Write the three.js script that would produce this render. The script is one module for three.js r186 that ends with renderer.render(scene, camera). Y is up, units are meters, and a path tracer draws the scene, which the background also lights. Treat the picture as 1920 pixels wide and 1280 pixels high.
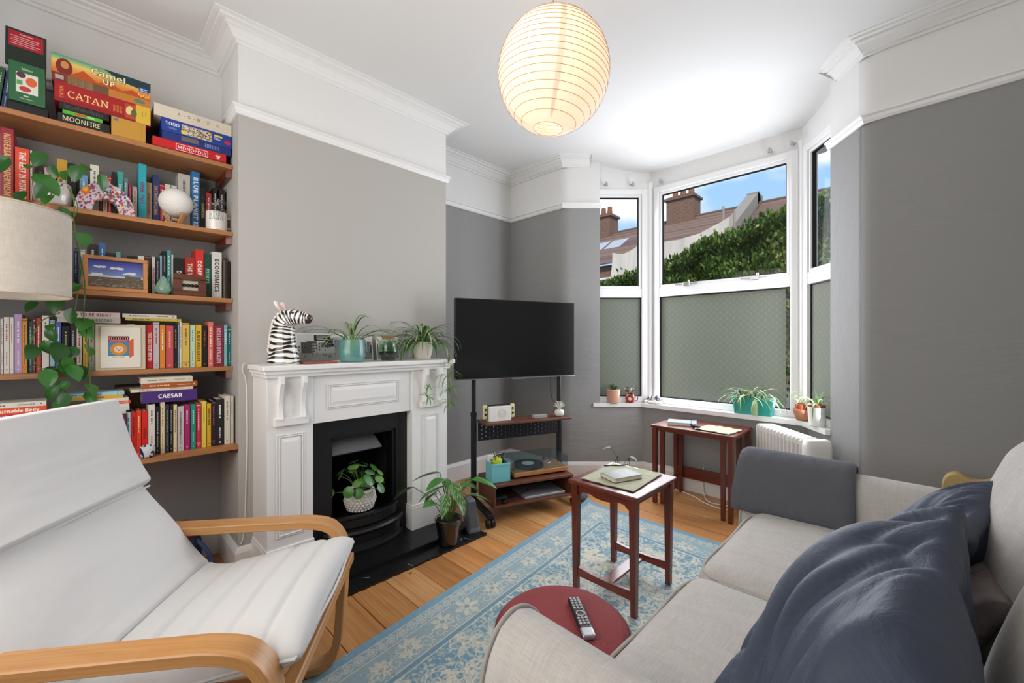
import * as THREE from 'three';
import { mergeGeometries, mergeVertices, toCreasedNormals } from 'three/addons/utils/BufferGeometryUtils.js';
import { RoundedBoxGeometry } from 'three/addons/geometries/RoundedBoxGeometry.js';
import { RectAreaLightUniformsLib } from 'three/addons/lights/RectAreaLightUniformsLib.js';
import { ImprovedNoise } from 'three/addons/math/ImprovedNoise.js';

// ------------------------------------------------------------------ camera, sky, sun, daylight, exposure
const scene = new THREE.Scene();
const renderer = new THREE.WebGLRenderer({ antialias: true });
renderer.toneMapping = THREE.LinearToneMapping;
renderer.toneMappingExposure = 1.36;
renderer.shadowMap.enabled = true;
RectAreaLightUniformsLib.init();
const YAW = 44.5 * Math.PI / 180;
const camera = new THREE.PerspectiveCamera(2 * Math.atan(640 / 780) * 180 / Math.PI, 1.5, 0.05, 200);
camera.position.set(0, 1.2, 0);
camera.lookAt(-Math.sin(YAW), 1.2, -Math.cos(YAW));

const perlin = new ImprovedNoise();
const nz = (x, y, z = 0) => perlin.noise(x, y, z);
const fbm = (x, y, z = 0, o = 4) => { let s = 0, a = 0.5; for (let i = 0; i < o; i++) { s += a * nz(x, y, z + i * 7.3); x *= 2.03; y *= 2.03; z *= 2.03; a *= 0.5; } return s; };
function rng(seed) { let s = seed >>> 0; return () => { s = (s + 0x6D2B79F5) >>> 0; let t = s; t = Math.imul(t ^ (t >>> 15), t | 1); t ^= t + Math.imul(t ^ (t >>> 7), t | 61); return ((t ^ (t >>> 14)) >>> 0) / 4294967296; }; }
const clamp = (x, a = 0, b = 1) => Math.min(b, Math.max(a, x));
const lerp = (a, b, t) => a + (b - a) * t;
const sstep = (a, b, x) => { const t = clamp((x - a) / (b - a)); return t * t * (3 - 2 * t); };

// summer sky: blue air with white cumulus all round
{
  const W = 1024, H = 512, d = new Float32Array(W * H * 4);
  for (let j = 0; j < H; j++) for (let i = 0; i < W; i++) {
    const el = ((j + 0.5) / H - 0.5) * Math.PI, az = ((i + 0.5) / W) * Math.PI * 2;
    const x = Math.cos(el) * Math.cos(az), y = Math.sin(el), z = Math.cos(el) * Math.sin(az);
    const up = clamp(y), k = Math.pow(1 - up, 2.2);
    let c = [lerp(0.17, 0.44, k), lerp(0.37, 0.64, k), lerp(0.80, 0.92, k)];
    const n = fbm(x * 3.1 + 5.2, y * 5.5 + 1.3, z * 3.1 + 2.4, 5) + 0.05;
    const m = sstep(0.03, 0.24, n) * (y > 0 ? 1 : 0);
    const w = 0.98 - 0.10 * sstep(0.2, 0.5, n);
    c = c.map((v, q) => lerp(v, w * [0.98, 0.99, 1.02][q], m * 0.92));
    if (y < 0) c = [0.22, 0.22, 0.2];
    const o = (j * W + i) * 4; d[o] = c[0]; d[o + 1] = c[1]; d[o + 2] = c[2]; d[o + 3] = 1;
  }
  const t = new THREE.DataTexture(d, W, H, THREE.RGBAFormat, THREE.FloatType);
  t.mapping = THREE.EquirectangularReflectionMapping; t.magFilter = THREE.LinearFilter; t.minFilter = THREE.LinearFilter;
  t.colorSpace = THREE.LinearSRGBColorSpace; t.needsUpdate = true;
  scene.background = t; scene.backgroundIntensity = 1.0;
}
// sun, high and behind the house: it lights the hedge and the far roofs, not the room
const sun = new THREE.DirectionalLight(0xfff1dc, 2.4);
sun.position.set(14, 30, 12); sun.target.position.set(-4, 0, -14); sun.castShadow = true; sun.shadow.radius = 1;
sun.shadow.mapSize.set(2048, 2048);
Object.assign(sun.shadow.camera, { left: -25, right: 25, top: 25, bottom: -25, near: 1, far: 90 });
scene.add(sun, sun.target);
// daylight at the bay's three windows and at the rear window behind the camera
function dayLight(x, y, z, tx, ty, tz, w, h, power, color = 0xf4f7ff) {
  const l = new THREE.RectAreaLight(color, power, w, h);
  l.position.set(x, y, z); l.lookAt(tx, ty, tz); l.name = 'window_daylight'; scene.add(l); return l;
}
const DAY = 3.4;
dayLight(-1.145, 1.53, -3.455, -1.145, 1.40, 0, 0.94, 1.62, DAY * 0.92);
dayLight(-1.808, 1.53, -3.315, -1.1, 1.53, -2.62, 0.36, 1.62, DAY * 2.4);
dayLight(-0.515, 1.53, -3.29, -1.3, 1.53, -2.72, 0.30, 1.62, DAY * 2.4);
dayLight(-1.25, 1.60, 0.535, -1.25, 1.55, -3, 1.9, 1.5, 3.1, 0xfffaf4);

// ------------------------------------------------------------------ helpers
const taken = {};
function numbered(name) { const n = taken[name] = (taken[name] ?? -1) + 1; return n ? name + '_' + String(n).padStart(3, '0') : name; }
function tag(o, label, category, group, kind) { if (label) o.userData.label = label; if (category) o.userData.category = category; if (group) o.userData.group = group; if (kind) o.userData.kind = kind; return o; }
function thing(name, label, category, pos = [0, 0, 0], turn = 0, group) {
  const o = new THREE.Group(); o.name = numbered(name); scene.add(o); o.position.set(...pos); o.rotation.y = turn; return tag(o, label, category, group);
}
function part(name, geo, mat, parent, label) { const m = new THREE.Mesh(Array.isArray(geo) ? merge(geo) : geo, mat); m.name = name; parent.add(m); if (label) m.userData.label = label; return m; }
function solo(name, geo, mat, label, category, pos = [0, 0, 0], turn = 0, group) {
  const m = new THREE.Mesh(Array.isArray(geo) ? merge(geo) : geo, mat); m.name = numbered(name); scene.add(m); m.position.set(...pos); m.rotation.y = turn; return tag(m, label, category, group);
}
function struct(name, geo, mat, label, parent) {
  const m = geo ? new THREE.Mesh(Array.isArray(geo) ? merge(geo) : geo, mat) : new THREE.Group();
  m.name = name; (parent ?? scene).add(m); if (!parent) m.userData.kind = 'structure'; if (label) m.userData.label = label; return m;
}
function merge(list) {
  return mergeGeometries(list.map((g) => { let q = g.index ? g.toNonIndexed() : g; for (const k of Object.keys(q.attributes)) if (!['position', 'normal', 'uv'].includes(k)) q.deleteAttribute(k); if (!q.attributes.uv) metricUV(q); return q; }));
}
// texture coordinates in metres, grain along axis 0, 1 or 2
function metricUV(g, grain = 0, off = 0) {
  const p = g.attributes.position, n = g.attributes.normal, uv = new Float32Array(p.count * 2), P = [0, 0, 0];
  for (let i = 0; i < p.count; i++) {
    P[0] = p.getX(i); P[1] = p.getY(i); P[2] = p.getZ(i);
    const N = [Math.abs(n.getX(i)), Math.abs(n.getY(i)), Math.abs(n.getZ(i))], big = N.indexOf(Math.max(...N));
    const o = [0, 1, 2].filter((k) => k !== grain);
    let u = P[grain], v = P[o[0]];
    if (big === grain) { u = P[o[0]]; v = P[o[1]]; } else v = big === o[0] ? P[o[1]] : P[o[0]];
    uv[i * 2] = u + off * 1.37; uv[i * 2 + 1] = v + off;
  }
  g.setAttribute('uv', new THREE.BufferAttribute(uv, 2)); return g;
}
function box(x0, y0, z0, x1, y1, z1, r = 0, grain = 0, off = 0) {
  const w = Math.abs(x1 - x0), h = Math.abs(y1 - y0), d = Math.abs(z1 - z0);
  const g = r > 0 ? new RoundedBoxGeometry(w, h, d, 2, Math.min(r, w / 2.01, h / 2.01, d / 2.01)) : new THREE.BoxGeometry(w, h, d);
  g.translate((x0 + x1) / 2, (y0 + y1) / 2, (z0 + z1) / 2); return metricUV(g, grain, off);
}
const cbox = (w, h, d, r = 0, x = 0, y = 0, z = 0, grain = 0, off = 0) => box(x - w / 2, y - h / 2, z - d / 2, x + w / 2, y + h / 2, z + d / 2, r, grain, off);
// vertical prism over a polygon of [x, z]
function prism(poly, y0, y1, grain = 0) {
  const s = new THREE.Shape(poly.map(([x, z]) => new THREE.Vector2(x, -z)));
  const g = new THREE.ExtrudeGeometry(s, { depth: y1 - y0, bevelEnabled: false }); g.rotateX(-Math.PI / 2); g.translate(0, y0, 0);
  return metricUV(toCreasedNormals(g, 0.6), grain);
}
// offset of an open polyline to its outer side; the room is on the side (-dz, dx)
function offsetLine(pts, d) {
  return pts.map((p, i) => {
    const dir = (a, b) => { const x = b[0] - a[0], z = b[1] - a[1], l = Math.hypot(x, z); return [x / l, z / l]; };
    const a = i ? dir(pts[i - 1], p) : null, b = i < pts.length - 1 ? dir(p, pts[i + 1]) : null, n1 = a && [-a[1], a[0]], n2 = b && [-b[1], b[0]];
    if (!n1 || !n2) { const n = n1 || n2; return [p[0] + n[0] * d, p[1] + n[1] * d]; }
    const m = [n1[0] + n2[0], n1[1] + n2[1]], k = 2 / (m[0] * m[0] + m[1] * m[1]);
    return [p[0] + m[0] * k * d, p[1] + m[1] * k * d];
  });
}
const wallStrip = (pts, y0, y1, th) => prism([...pts, ...offsetLine(pts, -th).reverse()], y0, y1);
// moulding: profile [[out, up], ...] swept along a polyline with mitred corners, closed at the ends
function moulding(pts, prof) {
  const rows = prof.map(([o]) => offsetLine(pts, o)), pos = [], idx = [], n = prof.length;
  for (let i = 0; i < pts.length - 1; i++) for (let j = 0; j < n - 1; j++) {
    const A = [...rows[j][i]], B = [...rows[j][i + 1]], C = [...rows[j + 1][i + 1]], D = [...rows[j + 1][i]];
    const a = [A[0], prof[j][1], A[1]], b = [B[0], prof[j][1], B[1]], c = [C[0], prof[j + 1][1], C[1]], e = [D[0], prof[j + 1][1], D[1]];
    pos.push(...a, ...c, ...b, ...a, ...e, ...c);
  }
  for (const i of [0, pts.length - 1]) for (let j = 1; j < n - 1; j++) { const q = (k) => [rows[k][i][0], prof[k][1], rows[k][i][1]]; pos.push(...q(0), ...q(i ? j + 1 : j), ...q(i ? j : j + 1)); }
  const g = new THREE.BufferGeometry(); g.setAttribute('position', new THREE.Float32BufferAttribute(pos, 3)); g.computeVertexNormals();
  return metricUV(g);
}
function tube(pts, r, seg = 24, rad = 8, closed = false) {
  const c = new THREE.CatmullRomCurve3(pts.map((p) => new THREE.Vector3(...p)), closed);
  return new THREE.TubeGeometry(c, seg, r, rad, closed);
}
function lathe(prof, seg = 40) { return new THREE.LatheGeometry(prof.map(([x, y]) => new THREE.Vector2(Math.max(x, 0.0001), y)), seg); }
function cyl(r0, r1, h, x = 0, y = 0, z = 0, seg = 24) { const g = new THREE.CylinderGeometry(r0, r1, h, seg); g.translate(x, y, z); return g; }
const move = (g, x = 0, y = 0, z = 0) => g.translate(x, y, z);
// upholstery: a box with rounded edges and plump faces; f(p, n) may move the points further
function softBox(w, h, d, r, bulge = [0, 0, 0], seg = [24, 10, 24], f) {
  const g = new THREE.BoxGeometry(w, h, d, ...seg), p = g.attributes.position, v = new THREE.Vector3(), q = new THREE.Vector3();
  const H = [w / 2, h / 2, d / 2];
  metricUV(g);
  for (let i = 0; i < p.count; i++) {
    v.fromBufferAttribute(p, i);
    q.set(clamp(v.x, -H[0] + r, H[0] - r), clamp(v.y, -H[1] + r, H[1] - r), clamp(v.z, -H[2] + r, H[2] - r));
    const o = v.clone().sub(q), l = o.length();
    if (l > 0) v.copy(q).addScaledVector(o, r / l * Math.min(1, Math.max(Math.abs(o.x), Math.abs(o.y), Math.abs(o.z)) / r));
    const X = v.x / H[0], Y = v.y / H[1], Z = v.z / H[2], b = (t) => Math.max(0, 1 - t * t);
    v.x += bulge[0] * X * b(Y) * b(Z); v.y += bulge[1] * Y * b(X) * b(Z); v.z += bulge[2] * Z * b(X) * b(Y);
    if (f) f(v, X, Y, Z);
    p.setXYZ(i, v.x, v.y, v.z);
  }
  return smooth(g);
}
// normals shared across coincident points, texture coordinates kept
function smooth(g) {
  g.computeVertexNormals();
  const p = g.attributes.position, n = g.attributes.normal, m = new Map(), key = (i) => Math.round(p.getX(i) * 2e4) + ',' + Math.round(p.getY(i) * 2e4) + ',' + Math.round(p.getZ(i) * 2e4);
  for (let i = 0; i < p.count; i++) { const k = key(i), a = m.get(k) ?? [0, 0, 0]; a[0] += n.getX(i); a[1] += n.getY(i); a[2] += n.getZ(i); m.set(k, a); }
  for (let i = 0; i < p.count; i++) { const a = m.get(key(i)), l = Math.hypot(...a) || 1; n.setXYZ(i, a[0] / l, a[1] / l, a[2] / l); }
  return g;
}
// grid surface from f(u, v) -> [x, y, z], both in 0..1
function sheet(f, nu, nv, uvw = 1, uvh = 1) {
  const pos = [], uv = [], idx = [];
  for (let j = 0; j <= nv; j++) for (let i = 0; i <= nu; i++) { pos.push(...f(i / nu, j / nv)); uv.push(i / nu * uvw, j / nv * uvh); }
  for (let j = 0; j < nv; j++) for (let i = 0; i < nu; i++) { const a = j * (nu + 1) + i, b = a + 1, c = a + nu + 1, d = c + 1; idx.push(a, b, d, a, d, c); }
  const g = new THREE.BufferGeometry(); g.setAttribute('position', new THREE.Float32BufferAttribute(pos, 3)); g.setAttribute('uv', new THREE.Float32BufferAttribute(uv, 2)); g.setIndex(idx); return smooth(g);
}
// ------------------------------------------------------------------ textures
function dataTex(w, h, f, srgb = true, repeat = true) {
  const d = new Uint8Array(w * h * 4);
  for (let j = 0; j < h; j++) for (let i = 0; i < w; i++) { const c = f((i + 0.5) / w, (j + 0.5) / h), o = (j * w + i) * 4; d[o] = clamp(c[0]) * 255; d[o + 1] = clamp(c[1]) * 255; d[o + 2] = clamp(c[2]) * 255; d[o + 3] = 255; }
  const t = new THREE.DataTexture(d, w, h); t.magFilter = THREE.LinearFilter; t.minFilter = THREE.LinearMipmapLinearFilter; t.generateMipmaps = true;
  if (repeat) t.wrapS = t.wrapT = THREE.RepeatWrapping; if (srgb) t.colorSpace = THREE.SRGBColorSpace; t.needsUpdate = true; return t;
}
function grayTex(w, h, f) { return dataTex(w, h, (u, v) => { const g = f(u, v); return [g, g, g]; }, false); }
// seamless noise in u and v
function tnoise(u, v, fu, fv, seed = 0, o = 3) {
  const A = u * Math.PI * 2, B = v * Math.PI * 2, ru = fu / 6.283, rv = fv / 6.283; let s = 0, a = 0.55, k = 1;
  for (let i = 0; i < o; i++) { s += a * nz(Math.cos(A) * ru * k + seed + 3.1 * Math.cos(B) * rv * k, Math.sin(A) * ru * k + 7.7 + seed, Math.sin(B) * rv * k + 1.9 * Math.cos(B) * rv * k + seed * 1.7); k *= 2.1; a *= 0.5; }
  return s;
}
const rep = (t, u, v) => { const c = t.clone(); c.repeat.set(u, v); c.needsUpdate = true; return c; };
function std(color, rough = 0.6, extra = {}) { return new THREE.MeshStandardMaterial({ color, roughness: rough, ...extra }); }
function phys(color, rough, extra = {}) { return new THREE.MeshPhysicalMaterial({ color, roughness: rough, ...extra }); }
function canvas(w, h, draw) {
  const c = document.createElement('canvas'); c.width = w; c.height = h; const x = c.getContext('2d'); draw(x, w, h);
  const t = new THREE.CanvasTexture(c); t.colorSpace = THREE.SRGBColorSpace; t.magFilter = THREE.LinearFilter; t.anisotropy = 8; return t;
}
const woodTex = (dark, light, knots, seed, fine = 60) => dataTex(1024, 512, (u, v) => {
  let y = v + 0.012 * tnoise(u, v, 3, 2, seed);
  let k = 0;
  for (const [ku, kv, kr] of knots) { const du = (u - ku) * 2, dv = (v - kv), d = Math.hypot(du, dv) / kr; k = Math.max(k, Math.exp(-d * d * 3)); y += 0.02 * kr / 0.02 * Math.exp(-d * d * 0.5) * Math.sign(dv) * 0.4; }
  const ring = 0.5 + 0.5 * Math.sin((y * 26 + 2.2 * tnoise(u, y, 2.5, 5, seed + 3)) * 6.283), fin = tnoise(u, y, 5, fine * 2, seed + 9, 2), br = tnoise(u, v, 2, 3, seed + 20);
  let t = clamp(0.5 + 0.22 * (ring - 0.5) + 0.55 * fin + 0.5 * br);
  const c = dark.map((a, i) => lerp(a, light[i], t));
  return c.map((a, i) => lerp(a, [0.25, 0.12, 0.06][i], k * 0.85));
});
const T = {};
T.pine = woodTex([0.66, 0.46, 0.27], [0.86, 0.67, 0.45], [[0.13, 0.3, 0.012], [0.42, 0.72, 0.016], [0.71, 0.18, 0.010], [0.88, 0.55, 0.014], [0.57, 0.42, 0.007], [0.27, 0.88, 0.009]], 1);
T.oak = woodTex([0.60, 0.39, 0.23], [0.75, 0.53, 0.34], [], 11, 90);
T.beech = woodTex([0.66, 0.46, 0.26], [0.80, 0.60, 0.38], [], 17, 80);
T.mahog = woodTex([0.29, 0.088, 0.046], [0.50, 0.20, 0.105], [], 23, 60);
T.walnut = woodTex([0.30, 0.16, 0.105], [0.46, 0.27, 0.185], [], 29, 70);
T.plaster = grayTex(512, 512, (u, v) => 0.5 + 0.35 * tnoise(u, v, 9, 9, 4, 4) + 0.12 * tnoise(u, v, 70, 70, 8, 2));
T.weave = grayTex(256, 256, (u, v) => { const a = Math.sin(u * 6.283 * 32), b = Math.sin(v * 6.283 * 32), k = (Math.floor(u * 64) + Math.floor(v * 64)) % 2; return 0.5 + 0.28 * (k ? a * a : b * b) - 0.14 + 0.3 * tnoise(u, v, 60, 60, 3, 2); });
T.linen = dataTex(512, 512, (u, v) => { const a = tnoise(u, v, 7, 190, 2, 2), b = tnoise(u, v, 190, 7, 5, 2), f = 0.5 + 0.5 * Math.sin(u * 6.283 * 128) * Math.sin(v * 6.283 * 128), g = 0.92 + 0.09 * a + 0.09 * b + 0.05 * f + 0.05 * tnoise(u, v, 4, 4, 9, 2); return [g, g, g]; });
T.fur = grayTex(256, 256, (u, v) => 0.5 + 0.5 * tnoise(u, v, 60, 60, 12, 3));
T.wrinkle = grayTex(512, 512, (u, v) => { const r = Math.abs(tnoise(u, v, 5, 9, 31, 3)); return clamp(1 - r * 2.4); });
T.speck = grayTex(256, 256, (u, v) => 0.5 + 0.45 * tnoise(u, v, 40, 40, 44, 3));

const M = {};
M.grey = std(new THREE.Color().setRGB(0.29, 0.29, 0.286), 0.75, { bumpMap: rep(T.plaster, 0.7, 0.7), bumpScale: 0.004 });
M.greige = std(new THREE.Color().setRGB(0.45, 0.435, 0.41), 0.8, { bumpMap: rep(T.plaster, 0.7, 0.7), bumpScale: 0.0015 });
M.white = std(new THREE.Color().setRGB(0.76, 0.76, 0.75), 0.75, { bumpMap: rep(T.plaster, 0.7, 0.7), bumpScale: 0.0015 });
M.ceiling = std(new THREE.Color().setRGB(0.70, 0.70, 0.69), 0.9, { bumpMap: rep(T.plaster, 0.4, 0.4), bumpScale: 0.0015 });
M.gloss = std(new THREE.Color().setRGB(0.82, 0.82, 0.81), 0.35);
M.upvc = std(new THREE.Color().setRGB(0.84, 0.84, 0.84), 0.3);
M.pine = std(0xffffff, 0.42, { map: rep(T.pine, 0.5, 0.9), bumpMap: rep(T.pine, 0.5, 0.9), bumpScale: 0.0004 });
M.oak = std(0xffffff, 0.5, { map: rep(T.oak, 0.8, 2) });
M.beech = std(0xffffff, 0.36, { map: rep(T.beech, 0.9, 2.4) });
M.mahog = phys(0xffffff, 0.34, { map: rep(T.mahog, 1, 3), clearcoat: 0.35, clearcoatRoughness: 0.25 });
M.walnut = std(0xffffff, 0.42, { map: rep(T.walnut, 1, 2.5) });
M.black = std(0x0b0b0c, 0.5);
M.blackGloss = std(0x08080a, 0.15);
M.charcoal = std(0x15171b, 0.45);
M.castIron = std(0x101114, 0.38, { bumpMap: rep(T.speck, 6, 6), bumpScale: 0.0006 });
M.slate = std(0x0e0f12, 0.4, { bumpMap: rep(T.plaster, 2, 2), bumpScale: 0.003 });
M.steel = std(0xb5b5b5, 0.3, { metalness: 1 });
M.darkMetal = std(0x1b1e24, 0.5, { metalness: 0.3 });
M.whitePlastic = std(0xe6e5e1, 0.4);
M.soil = std(0x2a1a12, 0.95, { bumpMap: rep(T.speck, 8, 8), bumpScale: 0.006 });
M.paper = std(0xd9d0bd, 0.9, { bumpMap: rep(T.weave, 4, 40), bumpScale: 0.0006 });
// ------------------------------------------------------------------ the room
const RAIL = 2.36, CEIL = 2.79, BX = -2.484, AX = -2.87, ZF = -2.9, ZB = 0.55, XR = 0.62;
const arc = (a, c, b, n = 8) => Array.from({ length: n + 1 }, (_, i) => { const t = i / n; return [0, 1].map((k) => (1 - t) * (1 - t) * a[k] + 2 * t * (1 - t) * c[k] + t * t * b[k]); });
function twoTone(g, make) { struct('lower_wall', make(0, RAIL + 0.01), M.grey, null, g); struct('upper_wall', make(RAIL + 0.01, CEIL + 0.02), M.white, null, g); }
{
  const fl = struct('floor', null, null, 'bare orange pine floorboards');
  part('underfloor', box(-3, -0.14, ZF - 0.75, 0.8, -0.024, 0.75), M.black, fl);
  const r = rng(5), pines = [0xffffff, 0xf1e6da, 0xffeedd, 0xe9dccb].map((c) => { const m = M.pine.clone(); m.color.set(c); return m; });
  for (let i = -12; i < 13; i++) {
    const z0 = -1.217 - 0.172 * i, z1 = z0 - 0.1682; if (z0 > 0.7 || z1 < -3.7) continue;
    let x0 = AX - 0.03, x1 = XR + 0.05;
    if (z1 < -2.95) { const t = clamp((-2.9 - z0) / 0.5); x0 = lerp(-2.3, -1.76, t); x1 = lerp(-0.16, -0.5, t); }
    if (z0 < -3.5) continue;
    const cut = r() < 0.5 && z1 > -2.95 ? lerp(-1.1, 0.3, r()) : null;
    for (const [a, b] of cut ? [[x0, cut - 0.001], [cut + 0.001, x1]] : [[x0, x1]]) part('floorboard', box(a, -0.024, Math.max(z1, -3.5), b, (r() - 0.5) * 0.0015, z0, 0.0012, 0, r() * 9), pines[Math.floor(r() * 4)], fl);
  }
  const wl = struct('wall_left', null, null, 'mid grey painted wall of the alcoves beside the chimney breast');
  twoTone(wl, (a, b) => box(AX - 0.15, a, ZF - 0.15, AX, b, ZB + 0.15));
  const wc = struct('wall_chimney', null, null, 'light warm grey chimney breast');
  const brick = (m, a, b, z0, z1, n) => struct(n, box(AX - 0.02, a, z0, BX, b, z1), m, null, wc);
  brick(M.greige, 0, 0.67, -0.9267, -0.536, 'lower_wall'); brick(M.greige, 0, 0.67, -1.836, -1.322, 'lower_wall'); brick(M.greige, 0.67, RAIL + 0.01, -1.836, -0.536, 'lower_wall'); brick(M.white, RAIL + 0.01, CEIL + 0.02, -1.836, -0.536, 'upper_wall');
  const wf = struct('wall_front', null, null, 'grey front wall with rounded plaster edges at the bay');
  const leftPier = [[-3.0, ZF], ...arc([-2.30, ZF], [-2.227, ZF], [-2.176, -2.95]), [-1.997, -3.126], [-2.20, -3.34], [-3.0, -3.2]];
  const rightPier = [[-0.12, -3.32], [-0.39, -3.142], ...arc([-0.248, -2.95], [-0.212, ZF], [-0.14, ZF]), [XR + 0.15, ZF], [XR + 0.15, -3.2]];
  twoTone(wf, (a, b) => prism(leftPier, a, b)); twoTone(wf, (a, b) => prism(rightPier, a, b));
  const BAY = [[-2.07, -3.062], [-1.72, -3.40], [-0.557, -3.40], [-0.33, -3.068]];
  struct('under_window_wall', wallStrip(BAY, 0, 0.64, 0.22), M.grey, null, wf);
  const WIN = [[-2.10, -3.12], [-1.717, -3.5], [-0.574, -3.5], [-0.29, -3.113]];
  struct('window_head', wallStrip(offsetLine(WIN, 0.025), 2.545, CEIL + 0.05, 0.2), M.white, null, wf);
  const wr = struct('wall_right', null, null, 'grey wall behind the sofa'); twoTone(wr, (a, b) => box(XR, a, ZF - 0.1, XR + 0.15, b, ZB + 0.15));
  const wb = struct('wall_back', null, null, 'grey rear wall with a wide window'); // rear window x -2.2..-0.3, y .85..2.35
  struct('lower_wall', [box(-3, 0, ZB, XR + 0.15, 0.85, ZB + 0.15), box(-3, 0.85, ZB, -2.2, 2.35, ZB + 0.15), box(-0.3, 0.85, ZB, XR + 0.15, 2.35, ZB + 0.15)], M.grey, null, wb);
  struct('upper_wall', box(-3, 2.35, ZB, XR + 0.15, CEIL + 0.02, ZB + 0.15), M.white, null, wb);
  const ce = struct('ceiling', null, null, 'plain white ceiling running on into the bay');
  struct('ceiling_plaster', sheet((u, v) => { const x = lerp(-2.95, XR + 0.08, u), z = lerp(ZB + 0.08, -3.6, v); return [x, CEIL - 0.105 * sstep(ZF - 0.02, -3.5, z), z]; }, 24, 90, 3.65, 4.2), M.ceiling, null, ce);
  struct('roof_slab', box(-3.1, CEIL + 0.06, -3.75, XR + 0.2, CEIL + 0.22, ZB + 0.2), M.white, null, ce);
  const LP = [[AX, ZB], [AX, -0.536], [BX, -0.536], [BX, -1.836], [AX, -1.836], [AX, ZF], [-2.227, ZF]];
  const RP = [[-0.212, ZF], [XR, ZF], [XR, ZB], [AX, ZB]];
  const corn = [[0, 2.715], [0.012, 2.715], [0.016, 2.728], [0.026, 2.730], [0.036, 2.742], [0.056, 2.760], [0.07, 2.764], [0.07, 2.774], [0.096, 2.777], [0.098, 2.785], [0.122, 2.786], [0.124, 2.7905], [0, 2.7905]];
  const co = struct('trim_1', null, null, 'white moulded plaster cornice');
  part('cornice', moulding([...LP, [-2.06, -3.064]], corn), M.white, co); part('cornice', moulding([[-0.34, -3.08], ...RP], corn), M.white, co);
  const rail = [[0, RAIL], [0.010, RAIL], [0.018, RAIL + 0.012], [0.020, RAIL + 0.028], [0.030, RAIL + 0.034], [0.030, RAIL + 0.042], [0.012, RAIL + 0.047], [0, RAIL + 0.047]];
  const pr = struct('trim_2', null, null, 'white picture rail');
  part('picture_rail', moulding([...LP, [-1.99, -3.133]], rail), M.gloss, pr); part('picture_rail', moulding([[-0.395, -3.149], ...RP], rail), M.gloss, pr);
  const skirt = [[0, 0], [0.02, 0], [0.02, 0.125], [0.014, 0.14], [0.008, 0.15], [0, 0.152]];
  const sk = struct('baseboard_room', null, null, 'white skirting board round the room');
  part('skirting', moulding([[AX, ZB], [AX, -0.536], [BX, -0.536], [BX, -0.60]], skirt), M.gloss, sk);
  part('skirting', moulding([[BX, -1.665], [BX, -1.836], [AX, -1.836], [AX, ZF], [-2.227, ZF], [-1.72, -3.4], [-0.557, -3.4], [-0.212, ZF], [XR, ZF], [XR, ZB], [AX, ZB]], skirt), M.gloss, sk);
  struct('trim_3', prism([[-2.03, -3.075], [-1.735, -3.365], [-0.575, -3.365], [-0.415, -3.135], [-0.33, -3.16], [-0.52, -3.53], [-1.75, -3.53], [-2.10, -3.17]], 0.632, 0.665), M.gloss, 'white painted window sill round the bay');
}
// windows: clear upper pane, patterned frosted film on the lower one
M.glass = phys(0xffffff, 0.0, { transmission: 1, thickness: 0, ior: 1.5, specularIntensity: 0.15 });
T.film = canvas(512, 512, (x, w, h) => {
  x.fillStyle = '#cfd0bf'; x.fillRect(0, 0, w, h);
  const n = 8, s = w / n; x.strokeStyle = '#dfe0d2'; x.lineWidth = 3.5; x.lineCap = 'round';
  for (let j = 0; j < n; j++) for (let i = 0; i < n; i++) for (const [ox, oy] of [[0.25, 0.25], [0.75, 0.75]]) {
    const cx = (i + ox) * s, cy = (j + oy) * s, k = s * 0.22;
    x.beginPath(); x.moveTo(cx - k, cy - k * 0.2); x.quadraticCurveTo(cx - k * 0.8, cy + k * 0.8, cx, cy + k); x.quadraticCurveTo(cx + k * 0.8, cy + k * 0.8, cx + k, cy - k * 0.2); x.stroke();
    x.beginPath(); x.moveTo(cx, cy + k); x.lineTo(cx, cy - k); x.moveTo(cx - k * 0.5, cy - k * 0.3); x.lineTo(cx, cy - k); x.lineTo(cx + k * 0.5, cy - k * 0.3); x.stroke();
  }
});
T.film.wrapS = T.film.wrapT = THREE.RepeatWrapping; T.film.repeat.set(2.6, 2.6);
M.film = phys(0xffffff, 1.0, { map: T.film, transmission: 0.88, thickness: 0, ior: 1.3 });
M.seal = std(0x101010, 0.6);
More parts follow.
